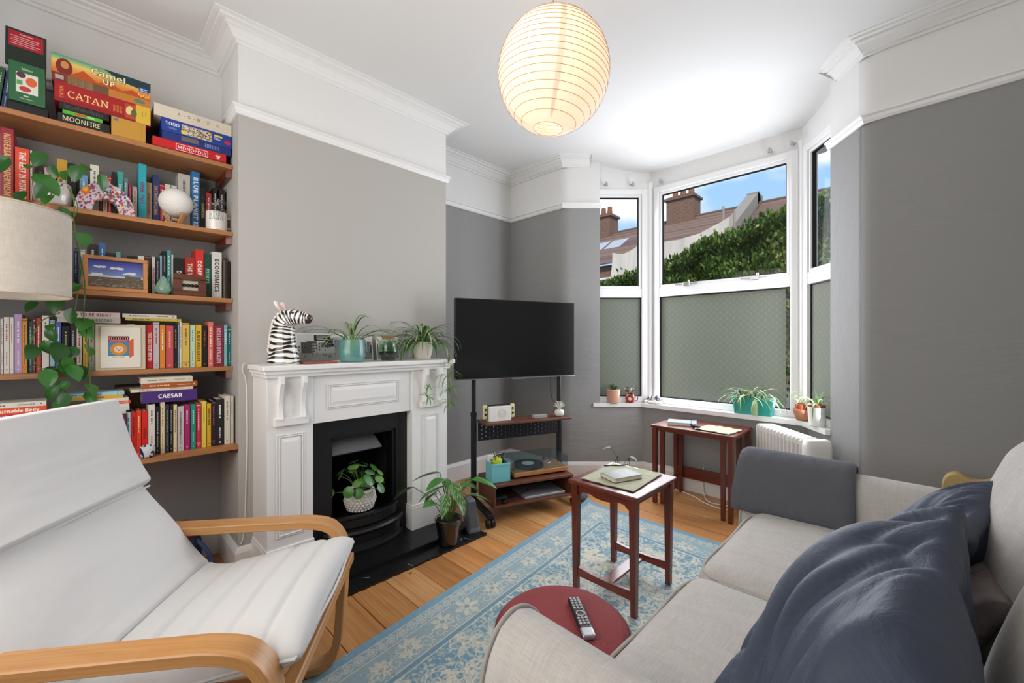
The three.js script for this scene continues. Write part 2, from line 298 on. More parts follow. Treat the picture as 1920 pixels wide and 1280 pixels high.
function windowUnit(name, p0, p1, a, b, label, opt = {}) { // a, b: clear of the corners at each end
  const dx = p1[0] - p0[0], dz = p1[1] - p0[1], L = Math.hypot(dx, dz);
  const g = struct(name, null, null, label); g.position.set(p0[0], 0, p0[1]); g.rotation.y = -Math.atan2(dz, dx);
  const y0 = opt.y0 ?? 0.665, y1 = opt.y1 ?? 2.545, t0 = 1.588, t1 = 1.668, F = 0.05, D = 0.035, R = 0.006;
  part('frame', [box(a + F - 0.006, y0, -D + 0.001, L - b - F + 0.006, y0 + F, D - 0.001, R), box(a + F - 0.006, y1 - F, -D + 0.001, L - b - F + 0.006, y1, D - 0.001, R), box(a, y0, -D, a + F, y1, D, R), box(L - b - F, y0, -D, L - b, y1, D, R)], M.upvc, g);
  part('transom', box(a + F, t0, -D + 0.004, L - b - F, t1, D - 0.004, R), M.upvc, g);
  const w0 = a + F, w1 = L - b - F, S = 0.022;
  const sash = (q0, q1, e) => [box(w0 + e - 0.004, q0, -D + 0.013, w1 - e + 0.004, q0 + e, D - 0.013, 0.004), box(w0 + e - 0.004, q1 - e, -D + 0.013, w1 - e + 0.004, q1, D - 0.013, 0.004), box(w0, q0, -D + 0.012, w0 + e, q1, D - 0.012, 0.004), box(w1 - e, q0, -D + 0.012, w1, q1, D - 0.012, 0.004)];
  part('sash', sash(t1, y1 - F, S), M.upvc, g);
  const sealAt = (q0, q1, e) => [box(w0 + e, q0 + e, -0.012, w1 - e, q0 + e + 0.006, 0.012), box(w0 + e, q1 - e - 0.006, -0.012, w1 - e, q1 - e, 0.012), box(w0 + e, q0 + e + 0.006, -0.012, w0 + e + 0.006, q1 - e - 0.006, 0.012), box(w1 - e - 0.006, q0 + e + 0.006, -0.012, w1 - e, q1 - e - 0.006, 0.012)];
  part('rubber_seal', [...sealAt(t1, y1 - F, S), ...sealAt(y0 + F, t0, 0)], M.seal, g);
  part('pane', box(w0 + S, t1 + S, -0.002, w1 - S, y1 - F - S, 0.002), M.glass, g);
  const lp = part('pane', box(w0, y0 + F, -0.002, w1, t0, 0.002), M.glass, g);
  if (!opt.clear) { const q = opt.gap ?? 0.008; part('frosted_film', box(w0 + q, y0 + F + q, 0.004, w1 - q - (opt.gapR ?? 0), t0 - q, 0.005), M.film, lp, 'grey green frosted film with a small repeating leaf motif'); }
  return g;
}
{
  const P = [[-2.10, -3.12], [-1.717, -3.5], [-0.574, -3.5], [-0.29, -3.113]];
  windowUnit('window_1', P[0], P[1], 0, 0.035, 'narrow angled white bay window left of the main pane');
  const w2 = windowUnit('window_2', P[1], P[2], 0.045, 0.035, 'wide central white bay window with frosted lower pane', { gap: 0.012, gapR: 0.018 });
  windowUnit('window_3', P[2], P[3], 0.035, 0, 'narrow angled bay window seen edge on at the right');
  for (const x of [0.33, 0.83]) { // stay arms on the transom
    const h = part('window_latch', [box(x - 0.09, 1.672, 0.034, x + 0.09, 1.682, 0.042, 0.003), box(x - 0.02, 1.655, 0.033, x + 0.035, 1.690, 0.052, 0.006), cyl(0.009, 0.009, 0.02, x + 0.03, 1.696, 0.045)], M.steel, w2, 'grey metal window stay');
  }
  const posts = struct('trim_4', null, null, 'white corner posts of the bay windows');
  for (const [x, z] of [P[1], P[2]]) part('post', prism(Array.from({ length: 10 }, (_, i) => [x + 0.045 * Math.cos(i * 0.6283), z + 0.045 * Math.sin(i * 0.6283)]), 0.66, 2.60), M.upvc, posts);
  // little brackets left from a curtain rail on the head
  const hookG = () => [cbox(0.03, 0.012, 0.02, 0.003, 0, 0, 0.012), cyl(0.006, 0.006, 0.03, 0, 0.008, 0.03), cbox(0.012, 0.03, 0.012, 0.003, 0.01, -0.004, 0.03)];
  for (const [x, z, a, w] of [[-1.60, -3.47, 0, 'left end of the window head above the wide pane'], [-0.78, -3.47, 0, 'right end of the window head above the wide pane'], [-1.985, -3.19, 0.8, 'left of the narrow left window head'], [-1.82, -3.355, 0.8, 'right of the narrow left window head'], [-0.62, -3.45, -0.9, 'right corner of the bay head']])
    solo('curtain_bracket', hookG(), M.steel, 'small metal curtain bracket at the ' + w, 'bracket', [x, 2.575, z], a);
  // rear window behind the camera
  const wr = windowUnit('window_4', [-0.3, ZB + 0.07], [-2.2, ZB + 0.07], 0, 0, 'white window in the rear wall', { y0: 0.85, y1: 2.35, clear: true });
}
// ------------------------------------------------------------------ outside: garden, hedge, houses across the street
{
  solo('street_ground', box(-40, -0.6, -60, 30, -0.45, -3.8), std(0x6d6a62, 0.9), 'grey paved street and front garden outside the bay', 'ground').userData.kind = 'structure';
  const hg = thing('hedge', 'dense green garden hedge outside the bay window', 'hedge', [0, -0.45, 0]);
  { const q = rng(303), tw = [], cyl3 = (a, b, r0, r1) => { const d = new THREE.Vector3(b[0] - a[0], b[1] - a[1], b[2] - a[2]), g = new THREE.CylinderGeometry(r1, r0, d.length(), 5, 1, true); g.applyQuaternion(new THREE.Quaternion().setFromUnitVectors(new THREE.Vector3(0, 1, 0), d.clone().normalize())); g.translate((a[0] + b[0]) / 2, (a[1] + b[1]) / 2, (a[2] + b[2]) / 2); return metricUV(g); };
    for (let i = 0; i < 30; i++) { const x = -9 + i * 0.42 + q() * 0.2, z = -6.3 + q() * 0.3, k = [x + (q() - 0.5) * 0.3, 1.1, z]; tw.push(cyl3([x, 0, z], k, 0.035, 0.025)); for (let j = 0; j < 7; j++) { const e = [k[0] + (q() - 0.5) * 0.9, 1.5 + q() * 0.8, k[2] + (q() - 0.5) * 0.7], s = [lerp(x, k[0], 0.6), 0.5 + q() * 0.6, z]; tw.push(cyl3(s, e, 0.014, 0.006)); } }
    part('branches', tw, std(0x6b5540, 0.9), hg).userData.kind = 'stuff'; }
  const leaf = new THREE.BufferGeometry();
  leaf.setAttribute('position', new THREE.Float32BufferAttribute([0, 0, 0, -0.35, 0.5, 0.08, 0, 1, -0.05, 0.35, 0.5, 0.08, 0, 0.5, 0], 3));
  leaf.setIndex([0, 4, 1, 1, 4, 2, 0, 3, 4, 4, 3, 2]); leaf.computeVertexNormals();
  const N = 150000, im = new THREE.InstancedMesh(leaf, phys(0xffffff, 0.45, { transmission: 0.25, thickness: 0 }), N), r = rng(77), o = new THREE.Object3D(), c = new THREE.Color();
  const top = (x) => (x > -2.59 ? 2.76 + 0.27 * Math.min(2.6, x + 2.59) : Math.max(2.35, 2.76 + 0.22 * (x + 2.59))) + 0.14 * fbm(x * 1.7, 3.2, 0) + 0.05 * nz(x * 6, 1);
  for (let i = 0; i < N; i++) {
    const x = lerp(-9, 3.5, r()), H = top(x), onTop = r() < 0.22; let y = onTop ? H - 0.15 * r() * r() : lerp(0.8, H, Math.sqrt(r())), z = onTop ? lerp(-6.6, -5.55, r()) : -5.72 + 0.28 * fbm(x * 1.9, y * 1.9, 1) * 1.6 - 0.95 * r() * r();
    if (!onTop && y > H - 0.3) z -= 0.25 * (y - H + 0.3) / 0.3;
    if (r() < 0.02) y += 0.12 * r();
    o.position.set(x, y, z); o.rotation.set(r() * 2.4 - 0.6, r() * 6.28, r() * 1.6 - 0.8); const s = 0.04 + 0.035 * r(); o.scale.set(s, s * 1.25, s); o.updateMatrix(); im.setMatrixAt(i, o.matrix);
    const k = r(), q = fbm(x * 0.9, y * 0.9, 5);
    c.setRGB(lerp(0.08, 0.22, k) + 0.07 * q, lerp(0.17, 0.35, k) + 0.06 * q, lerp(0.03, 0.07, k)); if (r() < 0.06) c.setRGB(0.36, 0.44, 0.14); im.setColorAt(i, c);
  }
  im.name = 'foliage'; im.userData.kind = 'stuff'; hg.add(im);
  // terraced houses
  const brickT = dataTex(256, 256, (u, v) => { const row = Math.floor(v * 16), k = (u * 8 + (row % 2) * 0.5) % 1, m = (v * 16) % 1 < 0.1 || k < 0.06; const n = tnoise(u, v, 20, 30, 3); return m ? [0.55, 0.52, 0.48] : [0.45 + 0.2 * n, 0.33 + 0.15 * n, 0.27 + 0.12 * n]; });
  M.brick = std(0xffffff, 0.9, { map: rep(brickT, 0.6, 0.85) });
  M.tileA = std(0x6f5a4d, 0.85); M.tileB = std(0x604f47, 0.85); M.tileC = std(0x7c6455, 0.85);
  const mats = [M.tileA, M.tileB, M.tileC], Z = -23.3, RID = 8.0, EAVE = 5.2;
  function house(x0, x1, label, opt = {}) {
    const h = thing('terraced_house', label, 'house', [x0, -0.45, Z]), w = x1 - x0, q = rng(Math.floor(x0 * 13 + 500));
    part('front_wall', box(0, 0, 0.2, w, EAVE + 0.45, 4.2), M.brick, h);
    const n = 22, roof = part('roof', box(0, EAVE + 0.35, 0, w, EAVE + 0.42, 4.3), M.tileB, h);
    for (let i = 0; i < n; i++) { // courses of tiles up to the ridge
      const t0 = i / n, t1 = (i + 1.15) / n, y0 = lerp(EAVE + 0.45, RID + 0.45, t0), y1 = lerp(EAVE + 0.45, RID + 0.45, t1), z0 = lerp(4.5, 0, t0), z1 = lerp(4.5, 0, t1);
      const g = new THREE.BoxGeometry(w, 0.05, Math.hypot(z1 - z0, y1 - y0)); g.rotateX(Math.atan2(y1 - y0, z0 - z1) + 0.012); g.translate(w / 2, (y0 + y1) / 2 + 0.03, (z0 + z1) / 2); metricUV(g);
      part('tile_course', g, mats[Math.floor(q() * 3)], roof);
    }
    part('ridge', cbox(w, 0.14, 0.22, 0.05, w / 2, RID + 0.5, 0), M.tileA, roof);
    for (const wx of opt.windows ?? []) { const win = part('window', [box(wx - 0.6, 3.1, 4.18, wx + 0.6, 3.2, 4.3), box(wx - 0.6, 4.9, 4.18, wx + 0.6, 5.0, 4.3), box(wx - 0.6, 3.1, 4.18, wx - 0.5, 5, 4.3), box(wx + 0.5, 3.1, 4.18, wx + 0.6, 5, 4.3), box(wx - 0.6, 4.0, 4.18, wx + 0.6, 4.08, 4.3)], M.upvc, h); part('window_pane', box(wx - 0.5, 3.2, 4.2, wx + 0.5, 4.9, 4.23), std(0x5a6670, 0.1), win); }
    if (opt.stack !== undefined) {
      const s = part('chimney_stack', [box(opt.stack - 0.75, RID - 1.0, -0.5, opt.stack + 0.75, RID + 1.7, 0.5), box(opt.stack - 0.85, RID + 1.5, -0.6, opt.stack + 0.85, RID + 1.62, 0.6)], M.brick, h);
      for (const d of [-0.45, 0, 0.45]) part('chimney_pot', cyl(0.13, 0.17, 0.55, opt.stack + d, RID + 1.95, 0, 12), std(0x8a5a42, 0.9), s);
    }
    if (opt.party !== undefined) { const g = new THREE.BoxGeometry(0.5, 0.5, 5.5); g.rotateX(Math.atan2(RID - EAVE, 4.5)); g.translate(opt.party, (RID + EAVE) / 2 + 0.85, 2.2); part('party_wall', [metricUV(g), box(opt.party - 0.25, RID + 0.35, -0.6, opt.party + 0.25, RID + 1.0, 0.3)], std(0x8f8a80, 0.9), h); }
    if (opt.skylight) for (const sx of opt.skylight) { const g = new THREE.BoxGeometry(1.0, 0.08, 1.3); g.rotateX(Math.atan2(RID - EAVE, 4.5)); g.translate(sx, RID - 0.75, 2.0); part('skylight', metricUV(g), std(0xb9c3cc, 0.15), h); }
    return h;
  }
  house(-5.6, 0.5, 'tile roofed terraced house beyond the right part of the hedge');
  house(-10.35, -5.65, 'tile roofed terraced house with a stone party wall and a brick chimney stack', { party: 4.4, stack: 0.88 });
  house(-15.6, -10.4, 'terraced house with roof windows seen through the narrow left window', { stack: 1.0, skylight: [1.9, 3.1], windows: [3.86] });
  house(-21, -15.65, 'terraced house at the far left of the row across the street', { windows: [1.5, 3.8] });
  const back = thing('rear_house', 'brick house behind the garden outside the rear window', 'house', [1, -0.45, 7]); part('rear_wall', box(-6, 0, -1.5, 7, 9.8, 1.5), M.brick, back); part('roof', prism([[-6.2, -1.8], [7.2, -1.8], [7.2, 1.8], [-6.2, 1.8]], 9.8, 10), M.tileA, back);
  solo('rear_garden', box(-14, -0.6, 0.9, 14, -0.45, 9), std(0x5a6a3c, 0.95), 'rear garden lawn', 'ground').userData.kind = 'structure';
  const sheetM = std(0xc8c4ba, 0.9);
  const tarp = (x0, x1, y1, y2, label) => solo('scaffold_sheeting', merge([0, 0.03].map((o) => sheet((u, v) => { const x = lerp(x0, x1, u), t = lerp(y1, y2, u) - 0.22 * Math.sin(u * 3.14); return [x, lerp(-0.45, t, v), -18.2 - o + 0.25 * fbm(x * 1.3, v * 3, 2) + 0.6 * (1 - v)]; }, 40, 20))), sheetM, label, 'sheeting');
  tarp(-8.4, -5.55, 5.7, 6.25, 'white sheeting over scaffolding behind the hedge in the main window');
  tarp(-10.9, -9.5, 5.6, 5.8, 'white sheeting over scaffolding seen in the left window');
  for (const [x, h, w] of [[-5.84, 7.25, 'left'], [-5.42, 6.95, 'right']]) solo('scaffold_pole', cyl(0.045, 0.045, h, x, h / 2 - 0.45, -18.45, 10), std(0x9a9488, 0.5), w + ' of two thin scaffold poles by the white sheeting', 'pole');
}
// ------------------------------------------------------------------ fireplace
// raised and fielded panel facing +x: a ring of moulding and a bevelled field
function panelX(x, z0, z1, y0, y1, m = 0.012) {
  const out = [], ring = (e, w, d) => { out.push(box(x, y0 + e, z0 + e, x + d, y0 + e + w, z1 - e, 0.002), box(x, y1 - e - w, z0 + e, x + d, y1 - e, z1 - e, 0.002), box(x, y0 + e + w * 0.7, z0 + e, x + d - 0.0006, y1 - e - w * 0.7, z0 + e + w, 0.002), box(x, y0 + e + w * 0.7, z1 - e - w, x + d - 0.0006, y1 - e - w * 0.7, z1 - e, 0.002)); };
  ring(0, 0.006, 0.005); ring(m - 0.004, 0.007, 0.0075);
  const e = m + 0.004, f = e + 0.022, q = (k) => [[y0 + k, z0 + k], [y0 + k, z1 - k], [y1 - k, z1 - k], [y1 - k, z0 + k]], A = q(e).map((p) => [x + 0.001, ...p]), B = q(f).map((p) => [x + 0.008, ...p]), pos = [];
  for (let i = 0; i < 4; i++) { const j = (i + 1) % 4; pos.push(...A[i], ...B[j], ...A[j], ...A[i], ...B[i], ...B[j]); }
  pos.push(...B[0], ...B[2], ...B[1], ...B[0], ...B[3], ...B[2]);
  const g = new THREE.BufferGeometry(); g.setAttribute('position', new THREE.Float32BufferAttribute(pos, 3)); g.computeVertexNormals(); out.push(metricUV(g)); return merge(out);
}
const FS = thing('fireplace_surround', 'white painted wooden fireplace surround with mantel shelf', 'fireplace');
{
  const W = M.gloss, XL = -2.24, legs = [[-0.813, -0.600], [-1.665, -1.400]];
  part('mantel_shelf', [box(BX, 1.058, -1.700, -2.195, 1.083, -0.572, 0.005), box(BX, 1.040, -1.690, -2.210, 1.060, -0.582, 0.004), box(BX, 1.022, -1.682, -2.224, 1.042, -0.590, 0.004)], W, FS);
  part('frieze', box(BX, 0.773, -1.41, -2.252, 1.024, -0.80), W, FS);
  part('frieze_panel', panelX(-2.252, -1.318, -0.887, 0.840, 0.973), W, FS);
  for (const [z0, z1] of legs) {
    const zc = (z0 + z1) / 2, w = z1 - z0, leg = part('leg', box(BX, 0, z0, XL, 1.024, z1, 0.002), W, FS);
    part('leg_panel', panelX(XL, zc - 0.066, zc + 0.066, 0.235, 0.742), W, leg);
    part('plinth', [box(BX, 0.035, z0 - 0.008, XL + 0.014, 0.172, z1 + 0.008, 0.002), box(BX, 0.172, z0 - 0.005, XL + 0.009, 0.188, z1 + 0.005, 0.005)], W, leg);
    for (const s of [-1, 1]) { // tapering bracket under the shelf
      const sh = new THREE.Shape(); sh.moveTo(0, 1.03); sh.lineTo(0.055, 1.03); sh.lineTo(0.055, 0.995); sh.quadraticCurveTo(0.03, 0.95, 0.022, 0.9); sh.quadraticCurveTo(0.018, 0.86, 0.036, 0.822); sh.lineTo(0, 0.822);
      const g = new THREE.ExtrudeGeometry(sh, { depth: 0.018, bevelEnabled: false }); g.translate(0, 0, -0.009); g.rotateY(0); g.translate(XL - 0.001, 0, zc + s * 0.052); part('bracket', metricUV(g), W, leg);
    }
    part('bracket_base', [box(XL - 0.01, 0.786, zc - 0.078, XL + 0.022, 0.824, zc + 0.078, 0.003)], W, leg);
  }
}
const FI = thing('fire_insert', 'black cast iron fireplace insert with sloping hood', 'fireplace insert');
{
  const P = -2.30, I = M.castIron, z0 = -1.402, z1 = -0.811, v0 = -1.322, v1 = -0.9267;
  part('face_plate', [box(P - 0.06, 0.035, z0, P, 0.775, v0, 0.002), box(P - 0.06, 0.035, v1, P, 0.775, z1, 0.002), box(P - 0.06, 0.67, v0, P, 0.775, v1, 0.002)], I, FI);
  part('inner_frame', [box(P - 0.09, 0.035, v0 - 0.004, P - 0.012, 0.67, v0 + 0.014, 0.003), box(P - 0.09, 0.035, v1 - 0.014, P - 0.012, 0.67, v1 + 0.004, 0.003), box(P - 0.09, 0.655, v0, P - 0.012, 0.672, v1, 0.003)], I, FI);
  part('firebox', [box(-2.84, 0.0, v0 - 0.03, -2.80, 0.72, v1 + 0.03), box(-2.82, 0, v0 - 0.002, P - 0.05, 0.68, v0 + 0.012), box(-2.82, 0, v1 - 0.012, P - 0.05, 0.68, v1 + 0.002), box(-2.82, 0.662, v0, P - 0.05, 0.672, v1), box(-2.82, 0.0, v0, P, 0.03, v1)], std(0x060607, 0.8), FI);
  // hood: a plate leaning back into the flue, cut askew at its right end
  const q = [[P - 0.10, 0.66, v1 - 0.014], [P - 0.10, 0.66, v0 + 0.11], [P - 0.03, 0.565, v0 + 0.075], [P - 0.03, 0.565, v1 - 0.014]], g = new THREE.BufferGeometry(), d = 0.012, b = q.map(([x, y, z]) => [x - d, y - d * 0.7, z]), pos = [];
  const quad = (a, bb, c, e) => pos.push(...a, ...bb, ...c, ...a, ...c, ...e); quad(...q); quad(b[3], b[2], b[1], b[0]); for (let i = 0; i < 4; i++) { const j = (i + 1) % 4; quad(q[i], b[i], b[j], q[j]); }
  g.setAttribute('position', new THREE.Float32BufferAttribute(pos, 3)); g.computeVertexNormals(); part('hood', metricUV(g), std(0x5a5b5e, 0.42), FI, 'grey metal hood plate');
}
{
  const fb = thing('fire_grate', 'black bow fronted cast iron fire grate', 'grate');
  const bow = (zc, hw, b, x, n = 24) => Array.from({ length: n + 1 }, (_, i) => { const t = -1 + 2 * i / n; return [x + b * Math.sqrt(Math.max(0, 1 - t * t * 0.96)) , zc - hw * t]; });
  const A = bow(-1.122, 0.235, 0.135, -2.325), P1 = [[-0.03, 0.038], [0.014, 0.038], [0.014, 0.058], [-0.002, 0.066], [-0.006, 0.085], [-0.006, 0.128], [0.006, 0.136], [0.012, 0.150], [0.004, 0.162], [-0.012, 0.166], [-0.03, 0.166]];
  part('apron', moulding(A, P1), M.castIron, fb);
  const B = bow(-1.122, 0.215, 0.115, -2.325), P2 = [[-0.03, 0.170], [-0.006, 0.172], [-0.008, 0.215], [0.004, 0.224], [0.002, 0.236], [-0.02, 0.238], [-0.03, 0.232], [-0.03, 0.170]];
  part('basket_rim', moulding(B, P2), M.castIron, fb);
  for (let i = -6; i <= 6; i++) { const t = i / 6.6, f = -2.335 + 0.115 * Math.sqrt(1 - t * t * 0.9); part('grate_bar', box(-2.62, 0.196, -1.122 - t * 0.2 - 0.006, f, 0.214, -1.122 - t * 0.2 + 0.006, 0.003), M.castIron, fb); }
  part('ash_bed', box(-2.66, 0.03, -1.31, -2.33, 0.19, -0.935), std(0x0a0a0a, 0.9), fb);
}
{
  const h = struct('hearth', null, null, 'black painted stone hearth, chipped at the edges');
  const r = rng(9), chip = (pts, x0, z) => pts;
  const edge = (x, z0, z1, n, a) => Array.from({ length: n + 1 }, (_, i) => [x + (r() - 0.5) * a, lerp(z0, z1, i / n)]);
  part('upper_slab', prism([[-2.48, -1.695], ...edge(-2.026, -1.695, -0.56, 40, 0.003), [-2.48, -0.56]], 0, 0.038), M.slate, h);
  part('lower_slab', prism([[-2.05, -1.728], ...edge(-1.92, -1.728, -0.53, 60, 0.006), [-2.05, -0.53]], -0.01, 0.012), M.slate, h);
  const cm = std(0x8d8f92, 0.8);
  for (const [x, z, l, a] of [[-1.95, -1.60, 0.05, 0.4], [-1.97, -1.57, 0.03, -0.8], [-1.935, -1.2, 0.04, 0.2], [-1.99, -0.98, 0.03, 1.0], [-1.95, -0.80, 0.012, 0]]) { const g = new THREE.BoxGeometry(l, 0.001, 0.003); g.rotateY(a); g.translate(x, 0.0122, z); part('paint_chip', metricUV(g), cm, h); }
}
// ------------------------------------------------------------------ plants
M.leafDark = phys(0x2a5a24, 0.32, { transmission: 0.12, thickness: 0 });
M.leafMid = phys(0x3c7a2a, 0.36, { transmission: 0.15, thickness: 0 });
M.leafLight = phys(0x6f9a4a, 0.45, { transmission: 0.2, thickness: 0 });
M.blade = phys(0x6b8f45, 0.5, { transmission: 0.2, thickness: 0 });
M.bladeDark = phys(0x3f5a33, 0.5, { transmission: 0.15, thickness: 0 });
M.bladePale = phys(0xb9c99a, 0.5, { transmission: 0.25, thickness: 0 });
M.stem = std(0x4d6b2c, 0.6);
M.straw = std(0xa98b5a, 0.8);
// long drooping ribbon: starts at p towards azimuth a, rising at e, length L, width w, falling by g
function blade(p, a, e, L, w, fall, n = 10) {
  const pos = [], idx = []; let x = p[0], y = p[1], z = p[2], el = e;
  for (let i = 0; i <= n; i++) {
    const t = i / n, hw = w * 0.5 * Math.sin(Math.PI * Math.min(1, 0.18 + 0.82 * t)) ** 0.7 * (t > 0.98 ? 0.15 : 1), cx = -Math.sin(a), cz = Math.cos(a);
    pos.push(x - cx * hw, y, z - cz * hw, x, y - hw * 0.45, z, x + cx * hw, y, z + cz * hw);
    const s = L / n; x += Math.cos(el) * Math.cos(a) * s; z += Math.cos(el) * Math.sin(a) * s; y += Math.sin(el) * s; el -= fall / n * (0.5 + t); if (el < -1.5) el = -1.5;
    if (i < n) { const b = i * 3; idx.push(b, b + 1, b + 4, b, b + 4, b + 3, b + 1, b + 2, b + 5, b + 1, b + 5, b + 4); }
  }
  const g = new THREE.BufferGeometry(); g.setAttribute('position', new THREE.Float32BufferAttribute(pos, 3)); g.setIndex(idx); g.computeVertexNormals(); return metricUV(g);
}
// keeps leaves in front of walls and panes: planes are [nx, nz, d] with nx * x + nz * z >= d in the room's own axes
function keepOff(parent, geos, planes) {
  for (const g of geos) { const p = g.attributes.position; for (let i = 0; i < p.count; i++) for (const [nx, nz2, d] of planes) { const e = nx * (p.getX(i) + parent.position.x) + nz2 * (p.getZ(i) + parent.position.z) - d; if (e < 0) { p.setX(i, p.getX(i) - nx * e); p.setZ(i, p.getZ(i) - nz2 * e); } } g.computeVertexNormals(); }
  return geos;
}
const BREAST = [[1, 0, -2.478]], BAYGLASS = [[0, 1, -3.463], [-0.823, 0.568, -1.462]];
function spider(parent, seed, n, y, len, mats, R = 0.02, w = 0.011, rise = [0.5, 1.3], fall = [1.8, 3], planes = []) {
  const r = rng(seed), sets = mats.map(() => []);
  for (let i = 0; i < n; i++) { const a = i * 2.4 + r() * 0.6; sets[Math.floor(r() * mats.length)].push(blade([Math.cos(a) * R * r(), y, Math.sin(a) * R * r()], a, lerp(...rise, r()), len * lerp(0.6, 1.1, r()), w * lerp(0.7, 1.2, r()), lerp(...fall, r()))); }
  sets.forEach((s, i) => { if (s.length) part('foliage', keepOff(parent, s, planes), mats[i], parent).userData.kind = 'stuff'; });
}
// heart shaped or oval leaf lying in x-y, tip at +x; folded along the middle and bent down
function leafGeo(L, W, heart = 0.25, fold = 0.18, bend = 0.25) {
  const n = 8, pos = [], idx = [], uv = [];
  for (let i = 0; i <= n; i++) {
    const t = i / n, hw = W * 0.5 * Math.pow(Math.sin(Math.PI * Math.pow(t, 0.62)), 0.75) + (i === 0 ? 0 : 0), back = heart * W * Math.max(0, 1 - t * 3.2);
    for (const s of [-1, -0.5, 0, 0.5, 1]) { const X = t * L - back * Math.abs(s) * 0.8, Z = s * hw, Y = fold * Math.abs(s) * hw - bend * L * t * t; pos.push(X, Y, Z); uv.push(t, s * 0.5 + 0.5); }
    if (i < n) for (let k = 0; k < 4; k++) { const b = i * 5 + k; idx.push(b, b + 1, b + 6, b, b + 6, b + 5); }
  }
  const g = new THREE.BufferGeometry(); g.setAttribute('position', new THREE.Float32BufferAttribute(pos, 3)); g.setAttribute('uv', new THREE.Float32BufferAttribute(uv, 2)); g.setIndex(idx); g.computeVertexNormals(); return g;
}
// ------------------------------------------------------------------ on the mantel shelf
const MT = 1.0832;
{
  const zt = canvas(256, 512, (x, w, h) => {
    x.fillStyle = '#ebe8e2'; x.fillRect(0, 0, w, h); x.fillStyle = '#16120f'; const r = rng(3);
    for (let i = 0; i < 19; i++) { const y = 12 + i * 26, a = 4 + r() * 5; x.beginPath(); for (let k = 0; k <= 32; k++) { const u = k / 32 * w; x.lineTo(u, y + a * Math.sin(u / w * 12.566 + i * 1.3) - 6.5 - 2 * Math.sin(u * 0.2 + i)); } for (let k = 32; k >= 0; k--) { const u = k / 32 * w; x.lineTo(u, y + a * Math.sin(u / w * 12.566 + i * 1.3) + 6.5); } x.fill(); }
  });
  const z = thing('zebra_vase', 'white ceramic zebra head vase with black stripes on the mantel', 'vase', [-2.325, MT, -0.70], Math.atan2(0.75, 0.66) - 0.05);
  const zm = phys(0xffffff, 0.25, { map: zt, clearcoat: 0.6 });
  const path = [[0, 0, 0.062, 0.074], [0, 0.008, 0.066, 0.078], [-0.003, 0.06, 0.060, 0.070], [-0.005, 0.12, 0.053, 0.061], [-0.004, 0.17, 0.049, 0.055], [0.004, 0.21, 0.046, 0.053], [0.022, 0.236, 0.043, 0.048], [0.056, 0.242, 0.036, 0.040], [0.095, 0.238, 0.027, 0.031], [0.124, 0.232, 0.022, 0.025]];
  // heading of each ring follows the neck, then turns along the muzzle
  const dirs = path.map((p, i) => { const a = path[Math.max(0, i - 1)], b = path[Math.min(path.length - 1, i + 1)]; const d = [b[0] - a[0], b[1] - a[1]], l = Math.hypot(...d) || 1; return [d[0] / l, d[1] / l]; });
  const n = 28, m = 36, at = (t) => { const f = t * (path.length - 1), i = Math.min(path.length - 2, Math.floor(f)), k = f - i; return [path[i].map((v, q) => lerp(v, path[i + 1][q], k)), dirs[i].map((v, q) => lerp(v, dirs[i + 1][q], k))]; };
  part('head_and_neck', sheet((u, v) => { const [[x, y, w, h], d] = at(v), a = u * 6.2832, A = Math.cos(a), B = Math.sin(a); return [x - d[1] * h * A, y + d[0] * h * A, w * B]; }, n, m, 1, 1), zm, z);
  part('muzzle', (() => { const g = new THREE.SphereGeometry(0.0235, 20, 14); g.scale(0.75, 1.0, 0.92); g.rotateZ(-0.3); g.translate(0.126, 0.231, 0); return g; })(), phys(0x3b2a20, 0.25), z, 'dark brown muzzle');
  for (const s of [-1, 1]) {
    const e = new THREE.SphereGeometry(0.02, 14, 10); e.scale(0.55, 1.5, 0.85); e.rotateX(s * 0.35); e.rotateZ(0.5); e.translate(-0.016, 0.298, s * 0.027); const ear = part('ear', e, phys(0xe9e2da, 0.3), z);
    const q = new THREE.SphereGeometry(0.014, 12, 8); q.scale(0.5, 1.5, 0.8); q.rotateX(s * 0.35); q.rotateZ(0.5); q.translate(-0.009, 0.297, s * 0.029); part('inner_ear', q, phys(0xd6a79a, 0.5), ear, 'pink inside of the ear');
    const y = new THREE.SphereGeometry(0.006, 10, 8); y.translate(0.06, 0.262, s * 0.031); part('eye', y, M.blackGloss, z);
  }
  const mane = Array.from({ length: 12 }, (_, i) => { const [[x, y, w, h], d] = at(0.25 + i * 0.036); const g = new THREE.BoxGeometry(0.014, 0.016, 0.012); g.translate(x - d[1] * (h + 0.003), y + d[0] * (h + 0.003), 0); return metricUV(g); }); part('mane', mane, phys(0xd8d2c8, 0.3), z);
}
